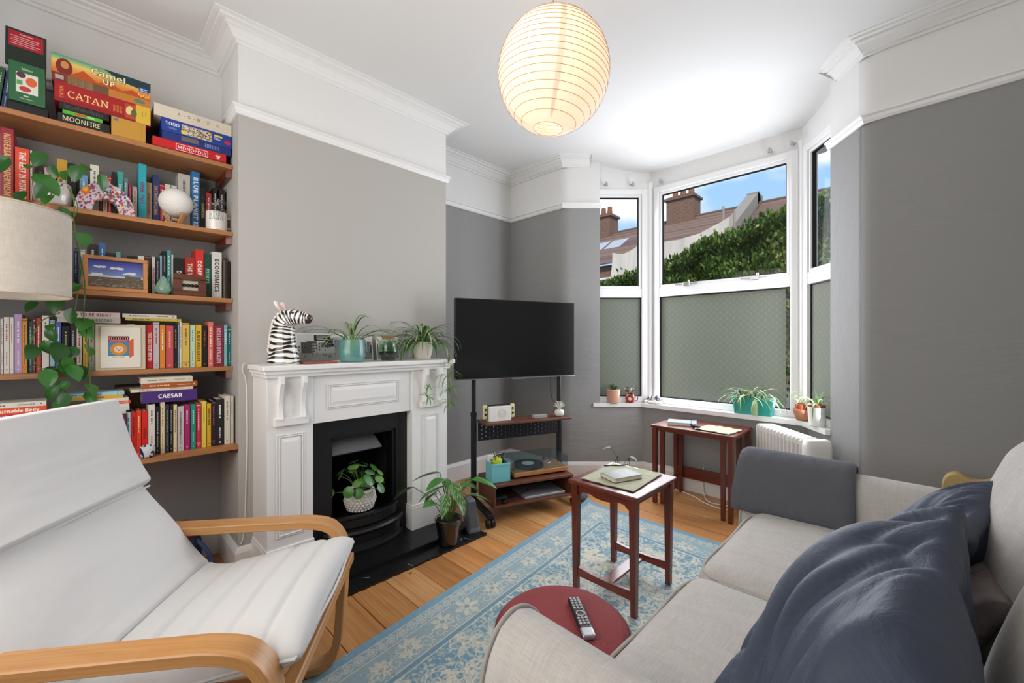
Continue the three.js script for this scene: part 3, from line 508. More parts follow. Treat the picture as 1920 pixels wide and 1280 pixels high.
{
  // black and white street print leaning on the breast, dish, prints behind the pots
  const photo = (seed, tag) => canvas(256, 192, (x, w, h) => {
    const r = rng(seed); x.fillStyle = '#d7d6d2'; x.fillRect(0, 0, w, h); x.fillStyle = '#8d8c89'; x.fillRect(0, h * 0.68, w, h * 0.32);
    for (let i = 0; i < 9; i++) { const g = Math.floor(70 + r() * 130), bw = 24 + r() * 30, bh = 40 + r() * 70, bx = i * 30 - 8; x.fillStyle = `rgb(${g},${g},${g})`; x.fillRect(bx, h * 0.7 - bh, bw, bh); x.fillStyle = '#2a2a2a'; for (let k = 0; k < 5; k++) x.fillRect(bx + 4 + (k % 2) * 13, h * 0.7 - bh + 8 + Math.floor(k / 2) * 20, 6, 10); }
    x.fillStyle = '#1a1a1a'; for (let i = 0; i < 60; i++) x.fillRect(130 + r() * 60, 20 + r() * 70, 10 * r() + 3, 10 * r() + 3);
    for (let i = 0; i < 16; i++) x.fillRect(r() * w, h * (0.66 + r() * 0.14), 3, 12);
    x.strokeStyle = '#eee'; x.lineWidth = 8; x.strokeRect(0, 0, w, h);
    if (tag) { x.fillStyle = '#111'; x.fillRect(92, 8, 88, 40); x.fillStyle = '#ddd'; for (let i = 0; i < 4; i++) x.fillRect(104 + (i % 2) * 6, 14 + i * 8, 60 - (i % 3) * 10, 3); }
  });
  const lean = (w, h, tex, z, x, label) => { const g = solo('photo_print', [cbox(w, h, 0.004)], std(0xe8e6e0, 0.6), label, 'photograph', [x, MT + h / 2 * 0.985 + 0.0005, z], Math.PI / 2); g.rotation.order = 'YXZ'; g.rotation.x = -0.15; const p = part('print_image', new THREE.PlaneGeometry(w - 0.006, h - 0.006), std(0xffffff, 0.4, { map: tex }), g); p.position.z = 0.0025; return g; };
  lean(0.27, 0.165, photo(4, true), -0.935, -2.455, 'black and white street photograph leaning beside the zebra vase');
  lean(0.17, 0.15, photo(8), -1.165, -2.458, 'black and white photograph half hidden between teal pot and terrarium');
  lean(0.16, 0.145, photo(12), -1.355, -2.458, 'black and white photograph behind the corked terrarium');
  const d = solo('red_notebook', cbox(0.105, 0.012, 0.17, 0.004), std(0x8c4a38, 0.6), 'thin red brown notebook lying on the mantel below the street photograph', 'notebook', [-2.30, MT + 0.006, -0.86], 0.05);
}
function potG(r0, r1, h, wall = 0.005) { return lathe([[0, 0], [r0 * 0.96, 0], [r0, 0.004], [lerp(r0, r1, 0.5), h * 0.5], [r1, h - 0.003], [r1 - wall * 0.5, h], [r1 - wall, h - 0.003], [r1 - wall, h * 0.82], [0, h * 0.82]], 44); }
{
  const glaze = dataTex(256, 256, (u, v) => { const n = 0.5 + 0.8 * tnoise(u, v, 5, 4, 61, 4), s = 0.3 * tnoise(u, v, 14, 14, 66, 2); return [lerp(0.26, 0.47, n) - s * 0.05, lerp(0.49, 0.64, n) - s * 0.12, lerp(0.49, 0.60, n) - s * 0.16]; });
  const p = thing('teal_plant_pot', 'glazed teal pot of drooping spider plant on the mantel', 'potted plant', [-2.32, MT, -1.055]);
  part('pot', lathe([[0, 0], [0.058, 0], [0.066, 0.006], [0.072, 0.03], [0.074, 0.08], [0.070, 0.126], [0.067, 0.130], [0.063, 0.126], [0.063, 0.105], [0, 0.105]], 44), phys(0xffffff, 0.28, { map: glaze, clearcoat: 0.5 }), p);
  part('soil', cyl(0.062, 0.062, 0.004, 0, 0.108, 0), M.soil, p);
  spider(p, 5, 24, 0.108, 0.36, [M.blade, M.bladeDark, M.leafLight], 0.03, 0.010, [0.5, 1.3], [1.8, 3.0], BREAST);
  part('yellow_leaf', [blade([0.01, 0.11, 0], 0.6, 0.9, 0.09, 0.02, 1.6), blade([0, 0.11, -0.02], -0.9, 1.2, 0.08, 0.022, 1.2)], phys(0xb8a52e, 0.5), p, 'yellowing leaves');
}
{
  const p = thing('terrarium_jar', 'corked glass terrarium jar with moss and dark soil', 'terrarium', [-2.325, MT, -1.285]);
  part('jar', lathe([[0, 0.001], [0.036, 0.001], [0.047, 0.012], [0.057, 0.05], [0.056, 0.088], [0.046, 0.118], [0.035, 0.128], [0.036, 0.138], [0.0335, 0.138], [0.033, 0.128], [0.044, 0.116], [0.0535, 0.088], [0.0545, 0.05], [0.045, 0.014], [0, 0.004]], 44), phys(0xf3fff6, 0.02, { transmission: 1, thickness: 0, ior: 1.45 }), p);
  part('soil', lathe([[0, 0.005], [0.042, 0.006], [0.053, 0.045], [0.053, 0.056], [0, 0.06]], 32), std(0x171310, 0.9, { bumpMap: T.speck, bumpScale: 0.004 }), p);
  const r = rng(6), moss = Array.from({ length: 90 }, () => { const a = r() * 6.28, q = 0.034 * Math.sqrt(r()); return blade([Math.cos(a) * q, 0.056, Math.sin(a) * q], r() * 6.28, 0.9 + r() * 0.5, 0.02 + 0.03 * r(), 0.004, 1.2, 4); }); part('moss', moss, M.leafMid, p).userData.kind = 'stuff';
  part('cork', cyl(0.040, 0.034, 0.022, 0, 0.141, 0), std(0xa8744c, 0.9, { bumpMap: T.speck, bumpScale: 0.002 }), p);
}
{
  const p = thing('mantel_spider_plant', 'large spider plant in a ribbed off white pot at the right end of the mantel', 'potted plant', [-2.33, MT, -1.535]);
  part('pot', (() => { const g = lathe([[0, 0], [0.044, 0], [0.05, 0.006], [0.062, 0.05], [0.064, 0.085], [0.062, 0.114], [0.057, 0.116], [0.056, 0.1], [0, 0.1]], 60), a = g.attributes.position; for (let i = 0; i < a.count; i++) { const y = a.getY(i), k = 1 + 0.012 * Math.sin(y * 700); if (y < 0.1) { a.setX(i, a.getX(i) * k); a.setZ(i, a.getZ(i) * k); } } g.computeVertexNormals(); return g; })(), std(0xcfcabd, 0.6), p);
  part('soil', cyl(0.055, 0.055, 0.004, 0, 0.1, 0), M.soil, p);
  spider(p, 15, 110, 0.1, 0.29, [M.blade, M.leafMid, M.bladePale, M.bladeDark], 0.03, 0.012, [0.2, 1.4], [1.8, 3.2], BREAST);
  // runners hanging over the shelf edge, carrying plantlets
  const r = rng(31);
  const runner = (pts, babies) => { const ru = part('runner', tube(pts, 0.0014, 30, 5), M.straw, p); for (const [x, y, z, n, l] of babies) { const s = []; for (let i = 0; i < n; i++) { const a = i * 2.4 + r(); s.push(blade([x, y, z], a, lerp(-0.5, 1.1, r()), l * lerp(0.6, 1.1, r()), 0.008, lerp(1.2, 2.6, r()), 8)); } part('plantlet', s, r() < 0.5 ? M.leafLight : M.blade, ru).userData.kind = 'stuff'; } };
  runner([[0.03, 0.1, -0.03], [0.12, 0.12, -0.08], [0.17, 0.0, -0.10], [0.16, -0.12, -0.085], [0.165, -0.30, -0.10]], [[0.16, -0.02, -0.09, 10, 0.09], [0.16, -0.10, -0.09, 14, 0.11], [0.165, -0.19, -0.095, 16, 0.12], [0.165, -0.28, -0.10, 14, 0.13]]);
  runner([[0.03, 0.1, 0.02], [0.12, 0.09, 0.05], [0.15, -0.02, 0.06], [0.148, -0.22, 0.06]], [[0.148, -0.17, 0.06, 8, 0.06], [0.148, -0.23, 0.06, 9, 0.10]]);
}
// ------------------------------------------------------------------ plants at the hearth
{
  const p = thing('pilea_plant', 'round leaved plant in a bobbled white pot on the fire grate', 'potted plant', [-2.345, 0.2145, -1.115]); p.scale.setScalar(1.1);
  const body = part('pot', lathe([[0, 0], [0.045, 0], [0.066, 0.02], [0.078, 0.055], [0.076, 0.085], [0.064, 0.115], [0.059, 0.115], [0.058, 0.1], [0, 0.1]], 44), std(0xdedbd4, 0.45), p);
  const b = []; for (let j = 0; j < 7; j++) for (let i = 0; i < 24; i++) { const y = 0.016 + j * 0.0145, q = y < 0.055 ? lerp(0.062, 0.078, (y - 0.016) / 0.04) : lerp(0.078, 0.068, (y - 0.055) / 0.05), a = (i + (j % 2) * 0.5) / 24 * 6.2832, g = new THREE.IcosahedronGeometry(0.0075, 1); g.translate(Math.cos(a) * q, y, Math.sin(a) * q); b.push(g); } part('bobbles', b, std(0xe2dfd9, 0.45), body).userData.kind = 'stuff';
  part('soil', cyl(0.058, 0.058, 0.004, 0, 0.1, 0), M.soil, p);
  const r = rng(19), disc = (() => { const g = sheet((u, v) => { const a = u * 6.2832, q = v; return [Math.cos(a) * q, 0.16 * (1 - q * q), Math.sin(a) * q]; }, 20, 5); return g; })();
  for (let i = 0; i < 27; i++) {
    const a = i * 2.399 + 0.5, e = lerp(0.05, 1.45, Math.pow(r(), 0.8)), L = lerp(0.10, 0.165, r()), x = Math.cos(a) * Math.cos(e) * L, z = Math.sin(a) * Math.cos(e) * L, y = 0.1 + Math.sin(e) * L * 0.95 + 0.005, s = lerp(0.021, 0.033, r());
    const st = part('leaf_stalk', tube([[x * 0.1, 0.1, z * 0.1], [x * 0.6, lerp(0.1, y, 0.75), z * 0.6], [x, y, z]], 0.0014, 10, 5), M.leafLight, p);
    const l = part('leaf', disc, r() < 0.3 ? M.leafLight : r() < 0.6 ? phys(0x5d8a5f, 0.3) : M.leafMid, st); l.position.set(x, y, z); l.scale.set(s, s, s); l.rotation.order = 'YXZ'; l.rotation.y = -a; l.rotation.z = -lerp(0.2, 1.2, 1 - e / 1.5) + (r() - 0.5) * 0.5; l.rotation.x = (r() - 0.5) * 0.8;
  }
}
{
  const vt = dataTex(256, 128, (u, v) => { const s = Math.abs(v - 0.5) * 2, n = tnoise(u, v, 9, 9, 71, 3), m = sstep(0.02, 0.2, n + 0.12 * Math.sin((u * 14 - s * 5) * 3)) ; const g = [0.20, 0.40, 0.13], w = [0.72, 0.79, 0.62]; return g.map((q, i) => lerp(q, w[i], m * 0.8)); });
  const lm = phys(0xffffff, 0.35, { map: vt, transmission: 0.12, thickness: 0 });
  const p = thing('variegated_plant', 'leafy green and white plant in a shiny black pot on the hearth', 'potted plant', [-1.985, 0.0125, -1.485]);
  part('pot', lathe([[0, 0], [0.052, 0], [0.056, 0.004], [0.074, 0.118], [0.078, 0.120], [0.080, 0.150], [0.076, 0.153], [0.072, 0.150], [0.070, 0.132], [0, 0.132]], 48), phys(0x0d0b09, 0.08, { clearcoat: 1, clearcoatRoughness: 0.03 }), p);
  part('soil', cyl(0.07, 0.07, 0.008, 0, 0.134, 0), M.soil, p);
  const r = rng(40);
  const big = leafGeo(1, 0.46, 0.1, 0.3, 0.22);
  for (let i = 0; i < 17; i++) {
    const a = i * 2.399 + 0.4, e = lerp(0.65, 1.45, r()), L = lerp(0.15, 0.29, r()), x = Math.cos(a) * Math.cos(e) * L, z = Math.sin(a) * Math.cos(e) * L, y = 0.14 + Math.sin(e) * L;
    const st = part('leaf_stalk', tube([[x * 0.12, 0.136, z * 0.12], [x * 0.5, lerp(0.136, y, 0.65), z * 0.5], [x, y, z]], 0.0028, 10, 6), M.stem, p), l = part('leaf', big, r() < 0.5 ? lm : M.leafMid, st), s = lerp(0.12, 0.17, r());
    l.position.set(x, y, z); l.scale.set(s, s, s); l.rotation.order = 'YZX'; l.rotation.y = -a; l.rotation.z = lerp(-0.7, 0.5, r()); l.rotation.x = (r() - 0.5) * 0.8;
  }
}
// ------------------------------------------------------------------ bookshelves in the left alcove
const SH = [[2.133, -2.60, 'top'], [1.779, -2.60, 'second'], [1.427, -2.60, 'third'], [1.069, -2.60, 'fourth'], [0.6735, -2.482, 'lowest']];
SH.forEach(([y, x, w], i) => {
  const s = thing('alcove_shelf', `${w} oak veneered shelf of the five in the alcove`, 'shelf', [0, 0, 0], 0, 'oak alcove shelves');
  part('board', box(AX, y - 0.022, -0.533, x, y, ZB - 0.004, 0.001, 2, i * 0.3), M.oak, s);
  part('batten', prism([[AX + 0.001, -0.5345], [x - 0.012, -0.5345], [x - 0.03, -0.51], [AX + 0.001, -0.505]], y - (i === 4 ? 0.042 : 0.062), y - 0.022), M.mahog, s, 'dark wooden batten under the shelf end');
});
// printed sheet shared by all spines and game boxes
const cells = []; let cellX = 0, cellY = 0, cellH = 0;
const AW = 2048, AH = 2048, atlasCanvas = document.createElement('canvas'); atlasCanvas.width = AW; atlasCanvas.height = AH; const ax = atlasCanvas.getContext('2d'); ax.fillStyle = '#888'; ax.fillRect(0, 0, AW, AH);
function cell(w, h, bg, draw) {
  if (cellX + w + 4 > AW) { cellX = 0; cellY += cellH + 4; cellH = 0; }
  const x0 = cellX, y0 = cellY; cellX += w + 4; cellH = Math.max(cellH, h);
  ax.save(); ax.fillStyle = bg; ax.fillRect(x0, y0, w + 4, h + 4); ax.beginPath(); ax.rect(x0 + 2, y0 + 2, w, h); ax.clip(); ax.translate(x0 + 2, y0 + 2); draw?.(ax, w, h); ax.restore();
  return { u0: (x0 + 2) / AW, v0: 1 - (y0 + 2 + h) / AH, u1: (x0 + 2 + w) / AW, v1: 1 - (y0 + 2) / AH, bu: (x0 + 0.8) / AW, bv: 1 - (y0 + 0.8) / AH };
}
const atlasTex = new THREE.CanvasTexture(atlasCanvas); atlasTex.colorSpace = THREE.SRGBColorSpace; atlasTex.magFilter = THREE.LinearFilter;
M.print = std(0xffffff, 0.45, { map: atlasTex });
// box whose +x face carries a cell; the other faces take the cell's ground colour
function printBox(d, h, w, c, r = 0) {
  const g = r ? new RoundedBoxGeometry(d, h, w, 2, r) : new THREE.BoxGeometry(d, h, w), p = g.attributes.position, n = g.attributes.normal, uv = g.attributes.uv;
  for (let i = 0; i < p.count; i++) { if (n.getX(i) > 0.7) uv.setXY(i, lerp(c.u1, c.u0, p.getZ(i) / w + 0.5), lerp(c.v0, c.v1, p.getY(i) / h + 0.5)); else uv.setXY(i, c.bu, c.bv); }
  return g;
}
const fit = (x, t, cx, cy, maxW, size, font, col, align = 'center') => { x.font = `${size}px ${font}`; const m = x.measureText(t).width; if (m > maxW) x.font = `${size * maxW / m}px ${font}`; x.fillStyle = col; x.textAlign = align; x.textBaseline = 'middle'; x.fillText(t, cx, cy); };
let bookSeed = 1;
const bookRand = rng(4242);
function spineCell(col, tc, title, thick) {
  const W = Math.max(14, Math.round(thick * 900)), H = 200, s = bookSeed++;
  return cell(W, H, col, (x, w, h) => {
    const r = rng(s * 7 + 3), bold = r() < 0.5 ? 'bold ' : '', fonts = ['sans-serif', 'serif'];
    x.save(); x.translate(w / 2, h / 2); x.rotate(Math.PI / 2);
    if (title && title.trim()) { x.font = `bold ${Math.min(w * 0.72, 24)}px sans-serif`; const m = x.measureText(title).width, k = Math.min(1, h * 0.86 / m); x.scale(k, 1); x.fillStyle = tc; x.textAlign = 'center'; x.textBaseline = 'middle'; x.fillText(title, 0, 0); }
    else { // small unreadable lettering: author above, publisher's mark below
      x.fillStyle = tc; const t = Math.max(2, w * 0.22), l = h * lerp(0.25, 0.5, r()), o = -h * 0.38; let q = o; while (q < o + l) { const e = 3 + r() * 5; x.fillRect(q, -t / 2, e, t); q += e + 2 + (r() < 0.2 ? 4 : 0); }
      if (r() < 0.6) { q = h * 0.12; while (q < h * 0.34) { const e = 2 + r() * 4; x.fillRect(q, -t * 0.35, e, t * 0.7); q += e + 2; } }
      x.fillRect(h * 0.42, -t * 0.5, t, t);
      if (r() < 0.25) { x.globalAlpha = 0.8; x.fillRect(-h * 0.47, -w / 2, 3, w); x.fillRect(h * 0.38, -w / 2, 2, w); }
    }
    x.restore();
  });
}
// a book with its spine to the room: cover of spine and two boards, and the block of pages
function book(label, group, { z, y, x, thick, tall, col, tc, title, lying = false, deep = 0.135, lean = 0, turn = 0 }) {
  const o = thing('book', label, 'book', [x, y, z], turn, group), c = spineCell(col, tc, title, thick), b = Math.min(0.0022, thick * 0.12);
  const sp = printBox(0.003, tall, thick, c); sp.translate(-0.0015, tall / 2, 0);
  const bd = (s) => { const g = new THREE.BoxGeometry(deep, tall, b), uv = g.attributes.uv; for (let i = 0; i < uv.count; i++) uv.setXY(i, c.bu, c.bv); g.translate(-deep / 2 - 0.002, tall / 2, s * (thick / 2 - b / 2)); return g; };
  const cov = merge([sp, bd(-1), bd(1)]), pg = box(-deep + 0.003, 0.002, -thick / 2 + b, -0.003, tall - 0.003, thick / 2 - b);
  for (const g of [cov, pg]) if (lying) { g.rotateX(Math.PI / 2); g.translate(0, thick / 2, -tall / 2); }
  part('cover', cov, M.print, o); part('pages', pg, M.paper, o);
  if (lean) o.rotation.x = lean;
  return o;
}
const BOOKS = {
  S2: [[0.2365, 0.0341, 0.301, "#a82a3c", "#e2c878", "NIGERIAN MODERNISM", "crimson"],
    [0.1955, 0.0387, 0.231, "#e8481c", "#fff", "THE REST IS HISTORY", "bright orange"],
    [0.1716, 0.0052, 0.231, "#e6e0d4", "#333", " ", "white"],
    [0.1469, 0.0133, 0.162, "#3a2740", "#ddd", "", "dark purple"],
    [0.1194, 0.032, 0.182, "#d9a9b0", "#6a2a33", "", "pale pink"],
    [0.0829, 0.0311, 0.232, "#d3a32a", "#3a2a10", "PRINCE", "mustard"],
    [0.0531, 0.026, 0.224, "#151515", "#ddd", "", "black"],
    [0.0156, 0.0252, 0.17, "#6f9fc0", "#fff", "", "sky blue"],
    [-0.0189, 0.0276, 0.226, "#e3ddcf", "#555", "", "tall cream"],
    [-0.0393, 0.0101, 0.2, "#6a4a33", "#ddd", "", "brown"],
    [-0.0531, 0.0136, 0.186, "#e8dcc0", "#a33", "", "cream"],
    [-0.0678, 0.0116, 0.185, "#c2262c", "#fff", "", "red"],
    [-0.0838, 0.0165, 0.213, "#121212", "#eee", "STEVE REICH", "black"],
    [-0.1043, 0.0194, 0.221, "#3aa39a", "#fff", "Learning French", "teal"],
    [-0.1239, 0.0148, 0.197, "#5d7f80", "#ddd", "", "grey teal"],
    [-0.1386, 0.0105, 0.174, "#9c2140", "#e7b", "", "crimson"],
    [-0.1553, 0.017, 0.163, "#b9ae9c", "#444", "", "beige"],
    [-0.1831, 0.028, 0.282, "#2aa9b8", "#8f1f5a", "ONE POT", "tall turquoise"],
    [-0.2093, 0.02, 0.209, "#cfae86", "#7a3a20", "HOME COOKING", "tan"],
    [-0.2355, 0.0252, 0.254, "#2a3f7a", "#e0a060", "INTRODUCING", "navy blue"],
    [-0.26, 0.0184, 0.214, "#a3243f", "#eee", "", "crimson"],
    [-0.2821, 0.0216, 0.22, "#e6dab8", "#555", "", "cream"],
    [-0.3072, 0.022, 0.22, "#c3d6e2", "#345", "", "pale blue"],
    [-0.3483, 0.0497, 0.29, "#c9c6bf", "#666", "", "thick pale grey"],
    [-0.3957, 0.0342, 0.317, "#2f7fc4", "#fff", "BLUE PLANET II", "tall blue"],
    [-0.4264, 0.0207, 0.236, "#15130f", "#e0c050", "HAWKING", "black"],
    [-0.4524, 0.0244, 0.219, "#a82a2a", "#eee", "", "dark red"],
    [-0.481, 0.0192, 0.253, "#141414", "#ddd", "", "black"],
    [-0.5116, 0.0259, 0.255, "#1b1b1d", "#ccc", "", "dark grey"]],
  S3: [[0.0399, 0.0133, 0.185, "#1c2a4a", "#cde", "", "navy"],
    [0.018, 0.0139, 0.183, "#d9d5cb", "#555", "", "white"],
    [-0.0127, 0.0354, 0.214, "#3a302c", "#ccc", "", "dark brown"],
    [-0.0437, 0.02, 0.223, "#3f74b5", "#fff", "", "blue and white"],
    [-0.0715, 0.0315, 0.182, "#2e2d2c", "#999", "", "charcoal"],
    [-0.097, 0.0144, 0.189, "#78b3b0", "#244", "", "light teal"],
    [-0.1135, 0.0146, 0.165, "#6d4a38", "#dca", "", "brown"],
    [-0.1464, 0.0329, 0.179, "#171412", "#d0a040", "", "black"],
    [-0.1768, 0.0218, 0.183, "#ddd6c6", "#555", "", "cream"],
    [-0.2013, 0.0212, 0.187, "#3d2a24", "#c96", "", "dark brown"],
    [-0.2213, 0.0125, 0.186, "#d8d0c2", "#a22", "THE MIDDLE AGES", "ivory"],
    [-0.2373, 0.0141, 0.187, "#202838", "#cbb", "", "navy"],
    [-0.2502, 0.0075, 0.197, "#93aec4", "#234", "", "pale blue"],
    [-0.2636, 0.0149, 0.221, "#15161a", "#ccc", "", "tall black"],
    [-0.2808, 0.0151, 0.227, "#3f9c98", "#fff", "", "teal"],
    [-0.2937, 0.0063, 0.207, "#e0dcd2", "#333", "", "white"],
    [-0.3204, 0.0399, 0.194, "#1a1818", "#f0f0f0", "DAVID", "black white edged"],
    [-0.3634, 0.0406, 0.201, "#b02a22", "#f2e6d8", "THE WEALTH", "red white edged"],
    [-0.4036, 0.0331, 0.249, "#d8352a", "#fff", "COMPLETE", "tall red"],
    [-0.4386, 0.0312, 0.235, "#1f4a3a", "#9db", "ESSAYS", "dark green"],
    [-0.4778, 0.0427, 0.247, "#e4e2dd", "#222", "ECONOMICS", "thick white"]],
  S4: [[0.245, 0.0066, 0.222, "#dcd6cc", "#555", "", "white"],
    [0.2327, 0.0142, 0.229, "#e0dad2", "#822", "", "white"],
    [0.219, 0.0088, 0.229, "#e2ded8", "#a33", "", "white"],
    [0.2026, 0.019, 0.242, "#b79ac6", "#fff", "", "lilac"],
    [0.1844, 0.0135, 0.225, "#cf8a2a", "#432", "", "orange"],
    [0.17, 0.0116, 0.214, "#20494f", "#cfd", "", "dark teal"],
    [0.159, 0.0065, 0.226, "#6d2320", "#ddd", "", "dark red"],
    [0.1471, 0.0136, 0.229, "#b0382a", "#fff", "", "red"],
    [0.1278, 0.0196, 0.24, "#dfdcd4", "#666", "", "white"],
    [0.1083, 0.0141, 0.222, "#9dbccf", "#345", "", "pale blue"],
    [0.0909, 0.0162, 0.217, "#4a63b0", "#fff", "", "blue"],
    [0.0695, 0.0221, 0.196, "#1c2033", "#dd8", "", "navy"],
    [0.0477, 0.0168, 0.202, "#2a2523", "#ccc", "", "dark brown"],
    [0.029, 0.0159, 0.231, "#dedad2", "#a22", "", "white"],
    [0.0106, 0.0138, 0.198, "#d9b341", "#333", "", "yellow"],
    [-0.0088, 0.0196, 0.232, "#a6a29a", "#444", "", "grey"],
    [-0.2043, 0.0238, 0.209, "#d3241f", "#fff", "THE DEFICIT MYTH", "red and black"],
    [-0.229, 0.0214, 0.222, "#c4bcc6", "#a33", "", "pale lilac"],
    [-0.2525, 0.0203, 0.211, "#e08a2a", "#fff", "", "orange"],
    [-0.2796, 0.0285, 0.208, "#cf5560", "#f3c070", "", "pink"],
    [-0.3023, 0.0127, 0.215, "#14171c", "#dd5", "", "black"],
    [-0.3138, 0.0058, 0.212, "#b8cbd4", "#345", "", "pale blue"],
    [-0.3223, 0.0068, 0.229, "#e0ddd5", "#333", "", "white"],
    [-0.3428, 0.0288, 0.223, "#e0bc56", "#754", "", "pale yellow"],
    [-0.369, 0.018, 0.214, "#bcd8c4", "#476", "", "mint"],
    [-0.3938, 0.0252, 0.215, "#e2b52a", "#222", "BLACK AND GREAT", "yellow"],
    [-0.4198, 0.0213, 0.212, "#17171b", "#d44", "", "black"],
    [-0.4453, 0.0217, 0.233, "#e27868", "#fff", "", "coral"],
    [-0.4798, 0.0395, 0.217, "#8a2440", "#e6c8c8", "HOLLAND DYNASTY", "maroon"],
    [-0.5099, 0.0136, 0.218, "#7fb9bd", "#fff", "", "light teal"],
    [-0.5273, 0.0155, 0.201, "#1f6d70", "#dff", "", "deep teal"]],
  S5: [[-0.1247, 0.0152, 0.206, "#9ec6cc", "#345", "", "pale blue"],
    [-0.1424, 0.0159, 0.207, "#c0201c", "#400", "", "red"],
    [-0.1605, 0.0161, 0.211, "#e03a1c", "#fd8", "", "orange red"],
    [-0.1808, 0.0195, 0.205, "#d3261c", "#300", "REFUGE", "bright red"],
    [-0.2043, 0.0225, 0.235, "#dcd7cf", "#555", "", "white"],
    [-0.226, 0.0156, 0.221, "#1a1a1c", "#ddd", "", "black"],
    [-0.2438, 0.0149, 0.24, "#e0cfa8", "#754", "", "cream"],
    [-0.26, 0.0133, 0.229, "#34343a", "#bbb", "", "dark grey"],
    [-0.2753, 0.012, 0.227, "#15171b", "#ccc", "", "black"],
    [-0.2897, 0.0126, 0.225, "#e3d39f", "#654", "", "pale yellow"],
    [-0.3104, 0.0235, 0.214, "#c7bfc6", "#666", "", "pale lilac"],
    [-0.3353, 0.0219, 0.218, "#b5266e", "#fff", "", "magenta"],
    [-0.3584, 0.0188, 0.218, "#2a8f80", "#dff", "", "teal green"],
    [-0.3798, 0.0186, 0.219, "#d22a3c", "#fff", "", "red"],
    [-0.4018, 0.02, 0.228, "#e6cf5a", "#775", "", "light yellow"],
    [-0.4226, 0.0161, 0.215, "#e0b020", "#222", "", "yellow"],
    [-0.4408, 0.0147, 0.226, "#2c1626", "#d9a", "", "dark plum"],
    [-0.4673, 0.0328, 0.233, "#1e1e20", "#eee", "", "thick black"],
    [-0.4989, 0.0247, 0.246, "#dcd6c8", "#666", "", "off white"],
    [-0.5197, 0.0122, 0.244, "#d3cbb8", "#555", "", "ivory"]]
};
const row = { S2: [1.779, -2.685, 'second shelf'], S3: [1.427, -2.67, 'third shelf'], S4: [1.069, -2.63, 'fourth shelf'], S5: [0.6735, -2.535, 'lowest shelf'] };
